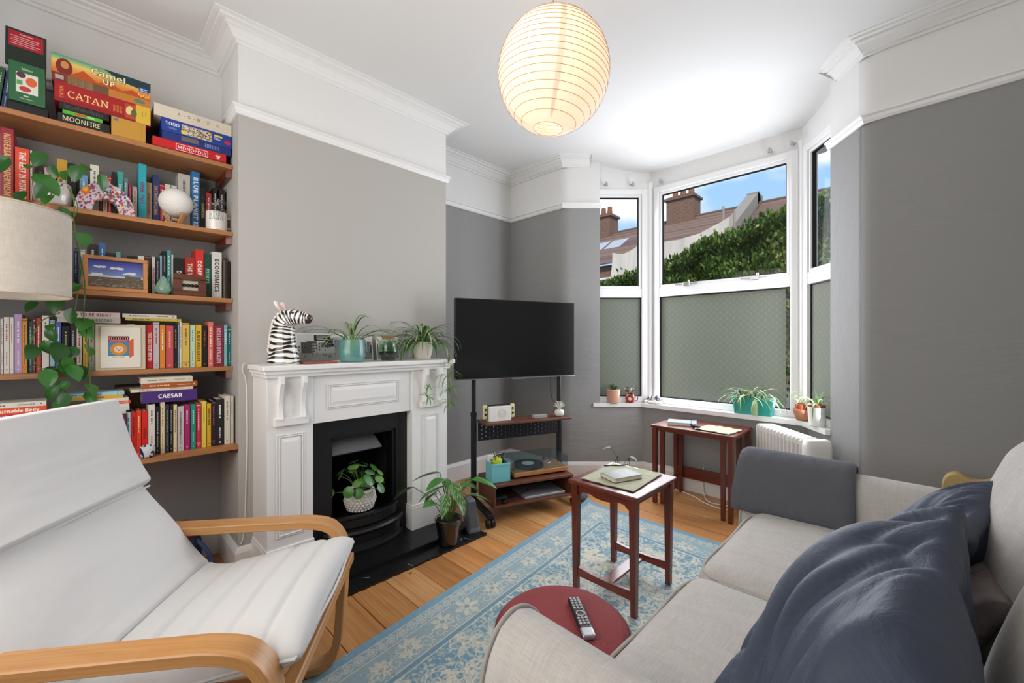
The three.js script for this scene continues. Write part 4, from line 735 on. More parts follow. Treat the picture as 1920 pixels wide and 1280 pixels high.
{
  const used = {};
  for (const k of Object.keys(BOOKS)) {
    const [y, x, sh] = row[k], L = BOOKS[k];
    L.forEach(([z, thick, tall, col, tc, title, word], i) => {
      const a = L[i - 1]?.[6], b = L[i + 1]?.[6];
      let label = a && b ? `${word} book between the ${a} and ${b} ones, ${sh}` : b ? `${word} book left of the ${b} one on the ${sh}` : `${word} book right of the ${a} one on the ${sh}`;
      if (used[label]) label = `second ${label}`; used[label] = 1;
      const behind = k === 'S2' && ((z < 0.17 && z > 0.02) || z < -0.2); book(label, 'books standing on the ' + sh, { z, y: y + 0.0004, x: behind ? -2.732 : x - 0.01 * bookRand(), thick, tall, col, tc, title });
    });
  }
  // books behind the match box picture and behind the armchair carry the ones lying on top
  for (let i = 0; i < 6; i++) book(`${['grey', 'brown', 'blue', 'red', 'cream', 'black'][i]} book hidden behind the match box picture on the fourth shelf`, 'books behind the picture', { z: -0.034 - i * 0.0268, y: 1.0694, x: -2.665, thick: 0.0258, tall: 0.213, col: ['#8d8a84', '#5d4435', '#54749a', '#9a3530', '#d8cdb4', '#202022'][i], tc: '#ddd', title: '' });
  for (let i = 0; i < 9; i++) book(`${['red', 'white', 'navy', 'green', 'tan', 'black', 'orange', 'grey', 'plum'][i]} book standing low behind the armchair on the lowest shelf`, 'books behind the armchair', { z: 0.205 - i * 0.0385, y: 0.6739, x: -2.54, thick: 0.037, tall: 0.204, col: ['#a83028', '#dcd8ce', '#22304e', '#2f5a40', '#b99a70', '#1a1a1c', '#cf6a2a', '#8c8a86', '#4a2440'][i], tc: '#eee', title: '' });
  // lying books: [shelf y, z left end, length, thickness, colour, lettering, title, label]
  const topOf = (k, z0, z1) => Math.max(...BOOKS[k].filter((b) => b[0] + b[1] / 2 > z1 && b[0] - b[1] / 2 < z0).map((b) => row[k][0] + 0.0006 + b[2]));
  const pile = (y, x, list, group) => { for (const [z, len, t, col, tc, title, label, turn = 0] of list) { book(label, group, { z, y: y + 0.0003, x, thick: t, tall: len, col, tc, title, lying: true, deep: 0.13, turn }); y += t + 0.0003; } };
  pile(1.2825, -2.625, [[-0.004, 0.197, 0.022, '#b5b0a6', '#3a3632', 'PERMANENT RECORD', 'grey book lying under the pale pink one on the fourth shelf'], [-0.001, 0.2, 0.026, '#cbb9b2', '#5a2a28', 'HOW TO BE RIGHT', 'pale pink book lying topmost above the match box picture']], 'books lying on the fourth shelf');
  pile(topOf('S4', -0.208, -0.428), -2.640, [[-0.222, 0.206, 0.013, '#c9b24a', '#444', '', 'slim yellow book lying on the books right of the picture'], [-0.208, 0.197, 0.018, '#d4cfc6', '#222', '', 'white and black book lying topmost right of the match box picture']], 'books lying on the fourth shelf');
  pile(topOf('S5', -0.246, -0.477), -2.545, [[-0.272, 0.205, 0.054, '#4b2a78', '#fff', 'CAESAR', 'thick purple book with large white lettering lying on the lowest row'], [-0.246, 0.226, 0.012, '#dcd2ba', '#666', '', 'cream book lying on the thick purple one'], [-0.274, 0.203, 0.025, '#a8562c', '#f0d8b0', '', 'orange brown book lying third up above the purple one'], [-0.262, 0.19, 0.025, '#d9d2c0', '#777', '', 'cream book lying topmost above the thick purple one']], 'pile above the lowest row');
  pile(0.8785, -2.545, [[-0.080, 0.075, 0.014, '#d6cdb6', '#555', '', 'small cream book lying lowest in the pile by the armchair'], [-0.075, 0.108, 0.015, '#c2ced4', '#456', '', 'pale blue book lying second in the pile by the armchair'], [-0.075, 0.106, 0.013, '#dad6cc', '#666', '', 'white book lying third in the pile by the armchair'], [-0.07, 0.125, 0.013, '#d2512a', '#fff', '', 'orange red book lying in the pile by the armchair'], [-0.060, 0.132, 0.014, '#d8d4ca', '#777', '', 'white book lying below the yellow one by the armchair'], [-0.02, 0.174, 0.014, '#d9a82c', '#422', 'Lolita in Exile', 'yellow book lying second from the top by the armchair'], [-0.017, 0.19, 0.015, '#9fc7cf', '#456', '', 'pale blue book lying topmost by the armchair']], 'pile by the armchair');
  pile(0.8785, -2.54, [[0.225, 0.14, 0.014, '#d8d6d0', '#777', '', 'white book lying lowest in the far left pile'], [0.228, 0.19, 0.022, '#c81e3c', '#fff', 'The Book of Not', 'red book lying in the far left pile'], [0.220, 0.2, 0.024, '#e0521e', '#fff', 'This Mournable Body', 'orange book lying above the red one in the far left pile'], [0.221, 0.2, 0.02, '#dcd8cc', '#555', '', 'cream book lying topmost in the far left pile']], 'far left pile');
  for (let i = 0; i < 3; i++) { const b = book(`${['first', 'second', 'third'][i]} dark card folder leaning at the right end of the third shelf`, 'leaning folders', { z: -0.508 - i * 0.009, y: 1.4275, x: -2.64, thick: 0.006, tall: 0.205, col: ['#6a5a4a', '#3c342d', '#241f1c'][i], tc: '#888', title: '', deep: 0.15 }); b.rotation.x = 0.0; }
  for (let i = 0; i < 3; i++) { const b = book(`${['navy', 'green', 'dark blue'][i]} book leaning left of the green tin on the top shelf`, 'books leaning on the top shelf', { z: 0.285 - i * 0.021, y: 2.1335, x: -2.66, thick: 0.017, tall: [0.2, 0.18, 0.175][i], col: ['#22304a', '#2f5a38', '#2a3c6a'][i], tc: '#cdd', title: '' }); b.rotation.x = -0.1; }
  solo('brown_box', box(-2.862, 0.8795, -0.225, -2.682, 0.985, -0.09, 0.003), std(0x5f4532, 0.85), 'brown cardboard box behind the pile by the armchair', 'box');
}
// ------------------------------------------------------------------ games on the top shelf
{
  const Y = 2.1334, F = -2.606;
  function game(name, label, z0, z1, y0, y1, deep, c, lidPart = 0.6) {
    const o = thing(name, label, 'game box', [F, y0, (z0 + z1) / 2], 0, 'boxed games on the top shelf'), w = Math.abs(z0 - z1), h = y1 - y0;
    const lid = printBox(deep, h * lidPart, w, c.lid ?? c, 0.0012); lid.translate(-deep / 2, h - h * lidPart / 2, 0); part('lid', lid, M.print, o);
    if (lidPart < 0.999) { const b = printBox(deep - 0.004, h * (1 - lidPart) - 0.0004, w - 0.004, c.base ?? c, 0.001); b.translate(-deep / 2, h * (1 - lidPart) / 2, 0); part('base', b, M.print, o); }
    return o;
  }
  const camel = { lid: cell(620, 160, '#c9742a', (x, w, h) => {
    const g = x.createLinearGradient(0, 0, 0, h); g.addColorStop(0, '#3f9a80'); g.addColorStop(0.35, '#e2c469'); g.addColorStop(1, '#cf5f18'); x.fillStyle = g; x.fillRect(0, 0, w, h);
    x.fillStyle = '#12323c'; x.beginPath(); x.moveTo(w * 0.5, 0); x.lineTo(w, 0); x.lineTo(w, h * 0.55); x.lineTo(w * 0.66, h * 0.4); x.fill();
    x.fillStyle = '#b84a14'; for (const [a, b] of [[0.3, 0.5], [0.55, 0.62], [0.8, 0.7]]) { x.beginPath(); x.moveTo(w * (a - 0.14), h); x.lineTo(w * a, h * b); x.lineTo(w * (a + 0.16), h); x.fill(); }
    x.fillStyle = '#7a1f1c'; x.beginPath(); x.ellipse(w * 0.12, h * 0.62, 48, 72, 0, 0, 7); x.fill(); x.fillStyle = '#c98a4a'; x.beginPath(); x.ellipse(w * 0.125, h * 0.5, 24, 32, 0, 0, 7); x.fill();
    x.lineWidth = 7; x.strokeStyle = '#1d3a4a'; for (const [t, cx, cy, s] of [['Camel', 0.55, 0.33, 74], ['UP', 0.55, 0.74, 62]]) { x.font = `bold ${s}px sans-serif`; x.textAlign = 'center'; x.textBaseline = 'middle'; x.strokeText(t, w * cx, h * cy); x.fillStyle = '#f1e3a0'; x.fillText(t, w * cx, h * cy); }
    x.fillStyle = '#2f4f9a'; x.fillRect(w * 0.87, h * 0.38, w * 0.11, h * 0.26); x.fillStyle = '#fff'; x.fillRect(w * 0.885, h * 0.45, w * 0.07, 5); x.fillRect(w * 0.885, h * 0.55, w * 0.07, 5); x.fillStyle = '#f0c060'; for (let i = 0; i < 5; i++) x.fillRect(w * (0.86 + i * 0.026), h * (0.78 + (i % 2) * 0.06), 10, 18);
  }), base: cell(620, 70, '#6e4a30', (x, w, h) => { x.fillStyle = '#7d2320'; x.fillRect(0, 0, w * 0.13, h); x.fillStyle = '#a9a4a0'; x.fillRect(w * 0.03, h * 0.2, w * 0.08, h * 0.5); x.fillStyle = '#8a6a45'; x.fillRect(w * 0.15, 0, w * 0.24, h); x.fillStyle = '#2e2219'; for (let i = 0; i < 12; i++) x.fillRect(w * 0.17 + (i % 3) * 40, 8 + Math.floor(i / 3) * 15, 30, 3); x.fillStyle = '#c07a2c'; x.fillRect(w * 0.55, 0, w * 0.45, h); x.fillStyle = '#5d7a6a'; x.beginPath(); x.ellipse(w * 0.88, h * 0.5, 40, 18, 0, 0, 7); x.fill(); }) };
  const catan = cell(620, 160, '#a3151a', (x, w, h) => {
    x.fillStyle = '#8c1014'; x.fillRect(0, h * 0.8, w, h * 0.2); fit(x, 'CATAN', w * 0.33, h * 0.52, w * 0.42, 92, 'serif', '#f0d890');
    x.save(); x.translate(w * 0.07, h * 0.5); x.rotate(-Math.PI / 2); fit(x, 'CATAN', 0, 0, h * 0.6, 34, 'serif', '#e8b050'); x.restore();
    ['TRADE', 'BUILD', 'SETTLE'].forEach((t, i) => { x.save(); x.translate(w * (0.595 + i * 0.036), h * 0.55); x.rotate(-Math.PI / 2); fit(x, t, 0, 0, h * 0.55, 20, 'sans-serif', '#e3a848'); x.restore(); });
    x.fillStyle = '#d9b23a'; x.fillRect(w * 0.83, 0, w * 0.17, h); x.fillStyle = '#b5422a'; x.fillRect(w * 0.71, h * 0.1, w * 0.12, h * 0.8); x.fillStyle = '#e0cf86'; x.beginPath(); x.ellipse(w * 0.76, h * 0.45, 24, 40, 0.2, 0, 7); x.fill(); x.fillStyle = '#57602f'; x.beginPath(); x.ellipse(w * 0.81, h * 0.55, 20, 34, 0, 0, 7); x.fill(); x.fillStyle = '#8a6a1e'; x.fillRect(w * 0.9, h * 0.3, 5, 50); x.fillRect(w * 0.94, h * 0.3, 5, 40);
  });
  game('long_orange_game_box', 'orange desert picture game box lying on the red game box', 0.111, -0.206, 2.3045, 2.4195, 0.25, camel, 0.69);
  game('red_game_box', 'large red game box with a yellow right end', 0.102, -0.206, 2.2205, 2.3042, 0.25, catan, 0.999);
  const moon = cell(420, 90, '#101010', (x, w, h) => { fit(x, 'MOONFIRE', w * 0.45, h * 0.48, w * 0.8, 62, 'sans-serif', '#e8dcb0'); });
  game('black_game_box', 'black game box with cream lettering under the green card box', 0.092, -0.066, Y, 2.1735, 0.22, moon, 0.999);
  game('green_card_box', 'small bright green card game box under the red game', 0.078, -0.044, 2.1738, 2.1898, 0.1, cell(300, 40, '#4fae2c', (x, w, h) => { x.fillStyle = '#d83a30'; x.fillRect(w * 0.28, h * 0.2, w * 0.3, h * 0.5); fit(x, 'DEAL', w * 0.7, h * 0.5, 70, 26, 'sans-serif', '#f4fff0'); }), 0.999);
  game('black_card_box', 'flat black box between green card box and red game', 0.088, -0.064, 2.1901, 2.2202, 0.2, cell(200, 40, '#151313', (x, w, h) => { x.fillStyle = '#4a4a48'; for (let i = 0; i < 26; i++) x.fillRect(20 + i * 6, 6 + (i * 7) % 9, 3, 20); }), 0.999);
  game('yellow_game_box', 'plain mustard yellow box under the right of the red game', -0.0715, -0.188, Y, 2.2202, 0.2, cell(240, 200, '#c08f34', (x, w, h) => { x.fillStyle = '#6a6f9a'; x.fillRect(14, 14, 34, 26); x.fillStyle = '#b2822c'; x.fillRect(0, h - 8, w, 8); x.strokeStyle = '#9c7020'; x.strokeRect(w - 30, 10, 1, h - 20); }), 0.999);
  game('monopoly_box_red', 'flat red property game box lowest in the right stack', -0.213, -0.507, Y, 2.1805, 0.26, cell(560, 90, '#c8141c', (x, w, h) => { x.strokeStyle = '#fff'; x.lineWidth = 4; x.strokeRect(w * 0.3, h * 0.18, w * 0.43, h * 0.6); fit(x, 'MONOPOLY', w * 0.515, h * 0.5, w * 0.4, 48, 'sans-serif', '#fff'); x.fillStyle = '#7a0c12'; x.fillRect(0, h * 0.86, w, h * 0.14); x.fillStyle = '#d8d2cc'; x.fillRect(w * 0.84, h * 0.3, 40, 14); x.fillRect(w * 0.86, h * 0.45, 22, 26); }), 0.999).name = 'flat_red_game_box';
  game('blue_puzzle_box', 'blue jigsaw puzzle box in the right stack', -0.246, -0.532, 2.1808, 2.2838, 0.24, { lid: cell(560, 140, '#1d3c94', (x, w, h) => { const r = rng(12); fit(x, '1000', w * 0.14, h * 0.36, w * 0.2, 50, 'sans-serif', '#fff'); fit(x, 'PUZZLE', w * 0.14, h * 0.68, w * 0.16, 20, 'sans-serif', '#dde'); x.fillStyle = '#cfc9bd'; x.fillRect(w * 0.27, h * 0.16, w * 0.43, h * 0.74); for (let i = 0; i < 260; i++) { x.fillStyle = ['#3a6b35', '#b53a30', '#222', '#e8e4da', '#7a6a5a', '#d8b040'][Math.floor(r() * 6)]; x.fillRect(w * 0.27 + r() * w * 0.41, h * 0.17 + r() * h * 0.68, 4 + r() * 9, 4 + r() * 9); } x.fillStyle = '#e6d23a'; x.fillRect(w * 0.26, h * 0.62, 40, 34); x.fillRect(w * 0.73, h * 0.22, 70, 20); x.fillStyle = '#fff'; x.fillRect(w * 0.73, h * 0.45, 50, 5); x.fillRect(w * 0.73, h * 0.55, 60, 5); x.fillStyle = '#d3202c'; x.beginPath(); x.ellipse(w * 0.93, h * 0.62, 26, 22, 0, 0, 7); x.fill(); }), base: cell(560, 80, '#1a2f78', (x, w, h) => { x.fillStyle = '#6a6660'; x.fillRect(w * 0.26, 4, w * 0.25, h * 0.6); x.fillStyle = '#8b9bd0'; for (let i = 0; i < 9; i++) x.fillRect(w * 0.6 + i * 14, h * 0.2, 6, h * 0.5); }) }, 0.62);
  game('cream_game_box', 'cream game box with spaced black letters topmost but one in the right stack', -0.218, -0.532, 2.2841, 2.3421, 0.25, cell(560, 100, '#d9cfbd', (x, w, h) => { ['A', 'S', 'H', 'E', 'S'].forEach((t, i) => { fit(x, t, w * (0.3 + i * 0.125), h * 0.42, 50, 34, 'serif', '#3a332c'); if (i < 4) { x.fillStyle = '#3a332c'; x.fillRect(w * (0.3 + i * 0.125 + 0.0625), h * 0.42, 5, 5); } }); }), 0.999);
  solo('dark_red_book', box(-2.79, 2.3424, -0.528, -2.66, 2.358, -0.364, 0.002), std(0x5a1a14, 0.6), 'dark red book lying on top of the cream game box', 'book');
  const tin = thing('green_card_tin', 'green card game tin with its dark lid standing open', 'box', [F + 0.004, Y, 0.174], 0);
  const face = cell(260, 300, '#27613c', (x, w, h) => { fit(x, 'Memo', w * 0.5, h * 0.16, 90, 26, 'serif', '#cfe0c0'); x.fillStyle = '#d8d8cc'; x.fillRect(w * 0.2, h * 0.26, w * 0.6, h * 0.5); x.fillStyle = '#d8603a'; x.beginPath(); x.ellipse(w * 0.62, h * 0.45, 40, 34, 0, 0, 7); x.fill(); x.fillStyle = '#5a2a3a'; x.beginPath(); x.ellipse(w * 0.34, h * 0.32, 34, 22, 0, 0, 7); x.fill(); x.fillStyle = '#5a9a5a'; x.fillRect(w * 0.22, h * 0.46, 40, 34); x.fillStyle = '#b83a3a'; x.beginPath(); x.ellipse(w * 0.45, h * 0.66, 42, 20, 0, 0, 7); x.fill(); x.fillStyle = '#cfd8b0'; x.fillRect(w * 0.4, h * 0.82, 40, 8); x.fillRect(w * 0.3, h * 0.9, 100, 3); });
  part('stand_box', box(-0.12, 0.0004, -0.055, -0.004, 0.036, 0.055, 0.003), M.black, tin);
  const fb = printBox(0.05, 0.16, 0.098, face, 0.004); fb.translate(-0.02, 0.117, 0.002); part('tin', fb, M.print, tin);
  const lidC = cell(260, 330, '#1c2a24', (x, w, h) => { x.fillStyle = '#b3182a'; x.fillRect(w * 0.08, h * 0.06, w * 0.84, h * 0.42); fit(x, 'Attention', w * 0.5, h * 0.12, 110, 20, 'sans-serif', '#fff'); x.fillStyle = '#e8c8c8'; for (let i = 0; i < 5; i++) x.fillRect(w * 0.13 + (i % 2) * 8, h * (0.19 + i * 0.052), w * (0.7 - (i % 3) * 0.06), 5); });
  const lid = printBox(0.012, 0.16, 0.112, lidC, 0.002); lid.rotateZ(0.1); lid.translate(-0.055, 0.275, 0.008); part('lid', lid, M.print, tin, 'dark lid with a red notice inside');
}
// ------------------------------------------------------------------ ornaments on the shelves
{
  const y2 = 1.7794, y3 = 1.4274, y4 = 1.0694;
  // planter with a sleeping face
  const cp = thing('pothos_plant', 'trailing green pothos in a white planter with a sleeping cat face', 'potted plant', [0, 0, 0]);
  const faceT = canvas(512, 256, (x, w, h) => { x.fillStyle = '#eae6df'; x.fillRect(0, 0, w, h); x.strokeStyle = '#4a2f26'; x.lineWidth = 4; for (const c of [0.20, 0.33]) { x.beginPath(); x.arc(w * c, h * 0.42, 15, 0.2, 2.9); x.stroke(); } x.fillStyle = '#6a3a30'; x.beginPath(); x.ellipse(w * 0.265, h * 0.56, 7, 5, 0, 0, 7); x.fill(); x.beginPath(); x.moveTo(w * 0.265, h * 0.58); x.lineTo(w * 0.265, h * 0.64); x.stroke(); });
  part('planter', move(lathe([[0, 0], [0.04, 0], [0.055, 0.01], [0.06, 0.05], [0.056, 0.095], [0.052, 0.1], [0.048, 0.095], [0, 0.09]], 44).rotateY(-0.12), -2.655, y2, 0.108), phys(0xffffff, 0.15, { map: faceT, clearcoat: 0.6 }), cp);
  for (const s of [-1, 1]) { const e = new THREE.ConeGeometry(0.014, 0.03, 12); e.translate(-2.64 + 0.0, y2 + 0.11, 0.108 + s * 0.034); part('planter_ear', e, phys(0xe6e0d8, 0.2), cp); }
  const leaves = [[-2.5, 1.852, 0.224, 0.103], [-2.53, 1.926, 0.132, 0.076], [-2.56, 1.905, 0.164, 0.058], [-2.5, 1.876, 0.106, 0.054], [-2.53, 1.828, 0.142, 0.103], [-2.56, 1.773, 0.187, 0.063], [-2.5, 1.788, 0.13, 0.063], [-2.53, 1.774, 0.111, 0.063], [-2.56, 1.893, 0.069, 0.054], [-2.5, 1.89, 0.031, 0.076], [-2.53, 1.933, 0.005, 0.054], [-2.56, 1.887, -0.038, 0.072], [-2.5, 1.723, 0.078, 0.054], [-2.53, 1.624, 0.015, 0.076], [-2.5, 1.411, 0.035, 0.076], [-2.53, 1.335, 0.152, 0.054], [-2.56, 1.345, 0.091, 0.081], [-2.5, 1.294, 0.05, 0.067], [-2.53, 1.27, 0.009, 0.09], [-2.56, 1.226, 0.015, 0.076], [-2.5, 1.256, 0.106, 0.049], [-2.53, 1.217, 0.109, 0.058], [-2.56, 1.168, 0.126, 0.058], [-2.5, 1.149, 0.153, 0.076], [-2.53, 1.141, 0.09, 0.099], [-2.56, 1.139, 0.041, 0.063], [-2.5, 1.156, 0.002, 0.063], [-2.53, 1.098, 0.065, 0.058], [-2.56, 1.056, 0.102, 0.072], [-2.5, 1.062, 0.05, 0.076], [-2.5, 1.044, 0.116, 0.081], [-2.53, 1.077, 0.072, 0.085], [-2.56, 1.056, 0.028, 0.067], [-2.5, 1.007, 0.064, 0.058], [-2.53, 0.981, 0.097, 0.063], [-2.56, 0.994, -0.002, 0.072], [-2.5, 0.954, 0.064, 0.063], [-2.53, 0.941, 0.088, 0.054], [-2.56, 0.948, 0.005, 0.063]], stems = [[[-2.555, 1.851, 0.062], [-2.555, 1.801, 0.045], [-2.555, 1.715, 0.044], [-2.555, 1.63, 0.036], [-2.555, 1.59, 0.03], [-2.555, 1.521, 0.021], [-2.555, 1.378, 0.036], [-2.555, 1.318, 0.041]],[[-2.555, 1.842, 0.056], [-2.555, 1.772, 0.032], [-2.555, 1.698, 0.051], [-2.555, 1.609, 0.032], [-2.555, 1.537, 0.021], [-2.555, 1.44, 0.011], [-2.555, 1.297, 0.015], [-2.555, 1.155, 0.002], [-2.555, 1.045, -0.004], [-2.555, 0.944, -0.006]],[[-2.555, 1.859, 0.108], [-2.555, 1.753, 0.136]],[[-2.555, 1.321, 0.083], [-2.555, 1.282, 0.136], [-2.555, 1.246, 0.15], [-2.555, 1.168, 0.164], [-2.555, 1.09, 0.133], [-2.555, 1.098, 0.073], [-2.555, 1.156, 0.051], [-2.555, 1.051, 0.091], [-2.555, 0.978, 0.065]]], heart = leafGeo(1, 0.78, 0.32, 0.22, 0.18), r = rng(51);
  for (const s of stems) part('vine', tube(s, 0.0024, 50, 6), M.stem, cp);
  for (const [x0, y, z, s] of leaves) {
    const x = x0 + (y < 1.0 ? 0.045 : 0);
    const l = part('leaf', heart, r() < 0.45 ? M.leafDark : r() < 0.7 ? phys(0x336b28, 0.28) : M.leafMid, cp); l.scale.set(s * 0.88, s * 0.88, s * 0.9);
    // hangs with its face to the room, tip down and to one side
    l.rotation.order = 'YXZ'; l.rotation.y = (r() - 0.5) * 1.4; const roll = -1.1 + (r() - 0.5) * 1.3; l.rotation.z = roll; l.rotation.x = (r() - 0.5) * 1.3;
    l.position.set(x - Math.cos(roll) * s * 0.45, y - Math.sin(roll) * s * 0.5, z);
  }
  // flowered half ring vase
  const flo = canvas(512, 256, (x, w, h) => { const q = rng(8); x.fillStyle = '#c9c0cc'; x.fillRect(0, 0, w, h); for (let i = 0; i < 420; i++) { const px = q() * w, py = q() * h, s = 4 + q() * 9, col = ['#c8402c', '#d86a3a', '#a83a6a', '#7a4a8a', '#4a7a8a', '#e8dcd0', '#b02a4a', '#3a5a4a'][Math.floor(q() * 8)]; x.fillStyle = col; for (let k = 0; k < 5; k++) { x.beginPath(); x.arc(px + Math.cos(k * 1.257) * s * 0.6, py + Math.sin(k * 1.257) * s * 0.6, s * 0.42, 0, 7); x.fill(); } x.fillStyle = '#2a1a1a'; x.beginPath(); x.arc(px, py, s * 0.25, 0, 7); x.fill(); } x.fillStyle = '#e06a1c'; x.beginPath(); x.arc(90, 100, 40, 0, 7); x.fill(); x.fillStyle = '#f0b040'; x.beginPath(); x.arc(90, 90, 24, 0, 7); x.fill(); });
  const ring = new THREE.Shape(); ring.absarc(0, 0, 0.094, 0, Math.PI, false); ring.absarc(0, 0, 0.046, Math.PI, 0, true);
  const rg = new THREE.ExtrudeGeometry(ring, { depth: 0.034, bevelEnabled: true, bevelSize: 0.004, bevelThickness: 0.004, bevelSegments: 3, curveSegments: 40 }); { const p = rg.attributes.position, uv = rg.attributes.uv; for (let i = 0; i < p.count; i++) uv.setXY(i, p.getX(i) / 0.2 + 0.5, p.getY(i) / 0.1); } rg.scale(1, 1.3, 1); rg.computeVertexNormals();
  solo('half_ring_vase', rg, phys(0xffffff, 0.2, { map: flo, clearcoat: 0.5 }), 'half ring shaped vase covered in colourful flowers', 'vase', [-2.645, y2 + 0.0055, -0.054], Math.PI / 2);
  const ml = thing('moon_lamp', 'white moon globe lamp on a small wooden stand', 'lamp', [-2.652, y2, -0.306]);
  const mg = new THREE.SphereGeometry(0.069, 40, 28); mg.translate(0, 0.112, 0); part('globe', mg, std(0xe9e6e1, 0.6, { bumpMap: rep(T.plaster, 2, 1), bumpScale: 0.004 }), ml);
  for (const a of [0.5, 2.6, 4.7]) { const st = cbox(0.012, 0.062, 0.018, 0.002); st.rotateZ(-0.55); st.translate(0.036, 0.03, 0); st.rotateY(a); part('stand_leg', metricUV(st, 1), M.beech, ml); }
  part('stand_hub', cbox(0.03, 0.014, 0.03, 0.003, 0, 0.026, 0), M.beech, ml);
  const mug = thing('gift_mug', 'white lettered mug wrapped in cellophane at the right of the second shelf', 'mug', [-2.648, y2, -0.472]);
  const mugT = canvas(512, 256, (x, w, h) => { x.fillStyle = '#e8e4dc'; x.fillRect(0, 0, w, h); ['BECAUSE', 'TOTTENHAM', 'HOTSPUR', 'ARE...'].forEach((t, i) => fit(x, t, w * 0.30, h * (0.2 + i * 0.2), i ? 120 : 80, i ? 30 : 22, 'serif', '#22405c')); x.fillStyle = '#222'; x.beginPath(); x.moveTo(w * 0.43, h * 0.95); x.lineTo(w * 0.47, h * 0.75); x.lineTo(w * 0.5, h * 0.95); x.fill(); });
  part('cup', lathe([[0, 0], [0.043, 0], [0.046, 0.004], [0.046, 0.096], [0.044, 0.099], [0.042, 0.096], [0.042, 0.01], [0, 0.008]], 44).rotateY(-0.49), phys(0xffffff, 0.2, { map: mugT }), mug);
  part('cup_handle', tube([[-0.01, 0.08, -0.044], [-0.02, 0.08, -0.07], [-0.02, 0.03, -0.07], [-0.01, 0.025, -0.044]], 0.006, 20, 10), phys(0xe8e4dc, 0.2), mug);
  part('cellophane', sheet((u, v) => { const a = u * 6.2832, w = v < 0.6 ? 0.052 + 0.004 * nz(Math.cos(a) * 3, v * 6, Math.sin(a) * 3) : lerp(0.052, 0.012, sstep(0.6, 0.82, v)) + (v > 0.82 ? (v - 0.82) * 0.22 : 0), k = 1 + 0.22 * Math.sin(a * 9 + v * 5) * sstep(0.55, 0.9, v); return [Math.cos(a) * w * k, 0.002 + v * 0.165, Math.sin(a) * w * k]; }, 54, 26), phys(0xffffff, 0.03, { transmission: 1, thickness: 0, ior: 1.35 }), mug);
  part('ribbon', Array.from({ length: 14 }, (_, i) => blade([0, 0.135, 0], i * 1.7, 0.5 + (i % 4) * 0.25, 0.06, 0.006, 2.2, 8)), std(0xb9b2aa, 0.5), mug, 'pale grey shredded ribbon');
  // framed beach picture
  const pf = thing('beach_picture', 'wooden framed picture of a beach under a blue sky', 'picture', [-2.612, y3, -0.089], Math.PI / 2); pf.rotation.order = 'YXZ'; pf.rotation.x = -0.12;
  const W = 0.214, H = 0.158, e = 0.016; part('frame', [box(-W / 2, 0, -0.008, W / 2, e, 0.008, 0.002), box(-W / 2, H - e, -0.008, W / 2, H, 0.008, 0.002), box(-W / 2, e, -0.008, -W / 2 + e, H - e, 0.008, 0.002), box(W / 2 - e, e, -0.008, W / 2, H - e, 0.008, 0.002)], std(0xc98a52, 0.5), pf);
  part('picture_sheet', box(-W / 2 + e, e, -0.006, W / 2 - e, H - e, -0.003), M.whitePlastic, pf);
  const bt = canvas(384, 256, (x, w, h) => { const g = x.createLinearGradient(0, 0, 0, h * 0.65); g.addColorStop(0, '#3a3f9c'); g.addColorStop(1, '#8fa6d0'); x.fillStyle = g; x.fillRect(0, 0, w, h * 0.65); x.fillStyle = '#e8eaf0'; const q = rng(2); for (const [cx, cy] of [[60, 60], [180, 64], [270, 105], [40, 130]]) for (let i = 0; i < 12; i++) { x.beginPath(); x.ellipse(cx + q() * 70 - 20, cy + q() * 14, 16, 6, 0, 0, 7); x.fill(); } x.fillStyle = '#d5dde8'; x.fillRect(0, h * 0.56, w, h * 0.07); x.fillStyle = '#6a5c4c'; x.fillRect(0, h * 0.62, w, h * 0.38); x.fillRect(w * 0.66, h * 0.54, w * 0.3, h * 0.1); for (let i = 0; i < 160; i++) { x.fillStyle = q() < 0.4 ? '#c8bfae' : '#54483a'; x.fillRect(q() * w, h * (0.63 + q() * 0.36), 8 + q() * 20, 2); } });
  const pim = part('print_image', new THREE.PlaneGeometry(W - 2 * e, H - 2 * e), std(0xffffff, 0.3, { map: bt }), pf); pim.position.set(0, H / 2, -0.002);
  // crystal, small frame
  const cg = new THREE.IcosahedronGeometry(0.034, 1); { const p = cg.attributes.position; for (let i = 0; i < p.count; i++) { const y = p.getY(i), k = y > 0 ? 1 - y * 14 : 1, n = 1 + 0.12 * nz(p.getX(i) * 40, y * 40, p.getZ(i) * 40); p.setXYZ(i, p.getX(i) * Math.max(0.25, k) * n, (y > 0 ? y * 1.75 : y * 0.95) * n, p.getZ(i) * Math.max(0.25, k) * n); } } cg.computeVertexNormals();
  solo('green_crystal', cg, phys(0x9cc4ae, 0.2, { transmission: 0.35, thickness: 0, flatShading: true }), 'pale green teardrop crystal beside the beach picture', 'crystal', [-2.625, y3 + 0.031, -0.254]);
  const sf = thing('small_wooden_frame', 'small dark wood frame with black beads inside on the third shelf', 'frame', [-2.612, y3, -0.357], Math.PI / 2); sf.rotation.order = 'YXZ'; sf.rotation.x = -0.1;
  { const w = 0.132, h = 0.108, q = 0.034; part('frame', [box(-w / 2, 0, -0.008, w / 2, 0.028, 0.008, 0.002), box(-w / 2, h - 0.03, -0.008, w / 2, h, 0.008, 0.002), box(-w / 2, 0.02, -0.008, -w / 2 + q, h - 0.02, 0.008, 0.002), box(w / 2 - q, 0.02, -0.008, w / 2, h - 0.02, 0.008, 0.002)], M.walnut, sf); part('backing', box(-w / 2 + 0.02, 0.02, -0.007, w / 2 - 0.02, h - 0.02, -0.002), std(0xcfc4ae, 0.8), sf); for (let i = 0; i < 4; i++) { const b = new THREE.SphereGeometry(0.0085, 14, 10); b.translate(-0.023 + i * 0.0155, 0.053, 0.004); part('bead', b, M.blackGloss, sf); } }
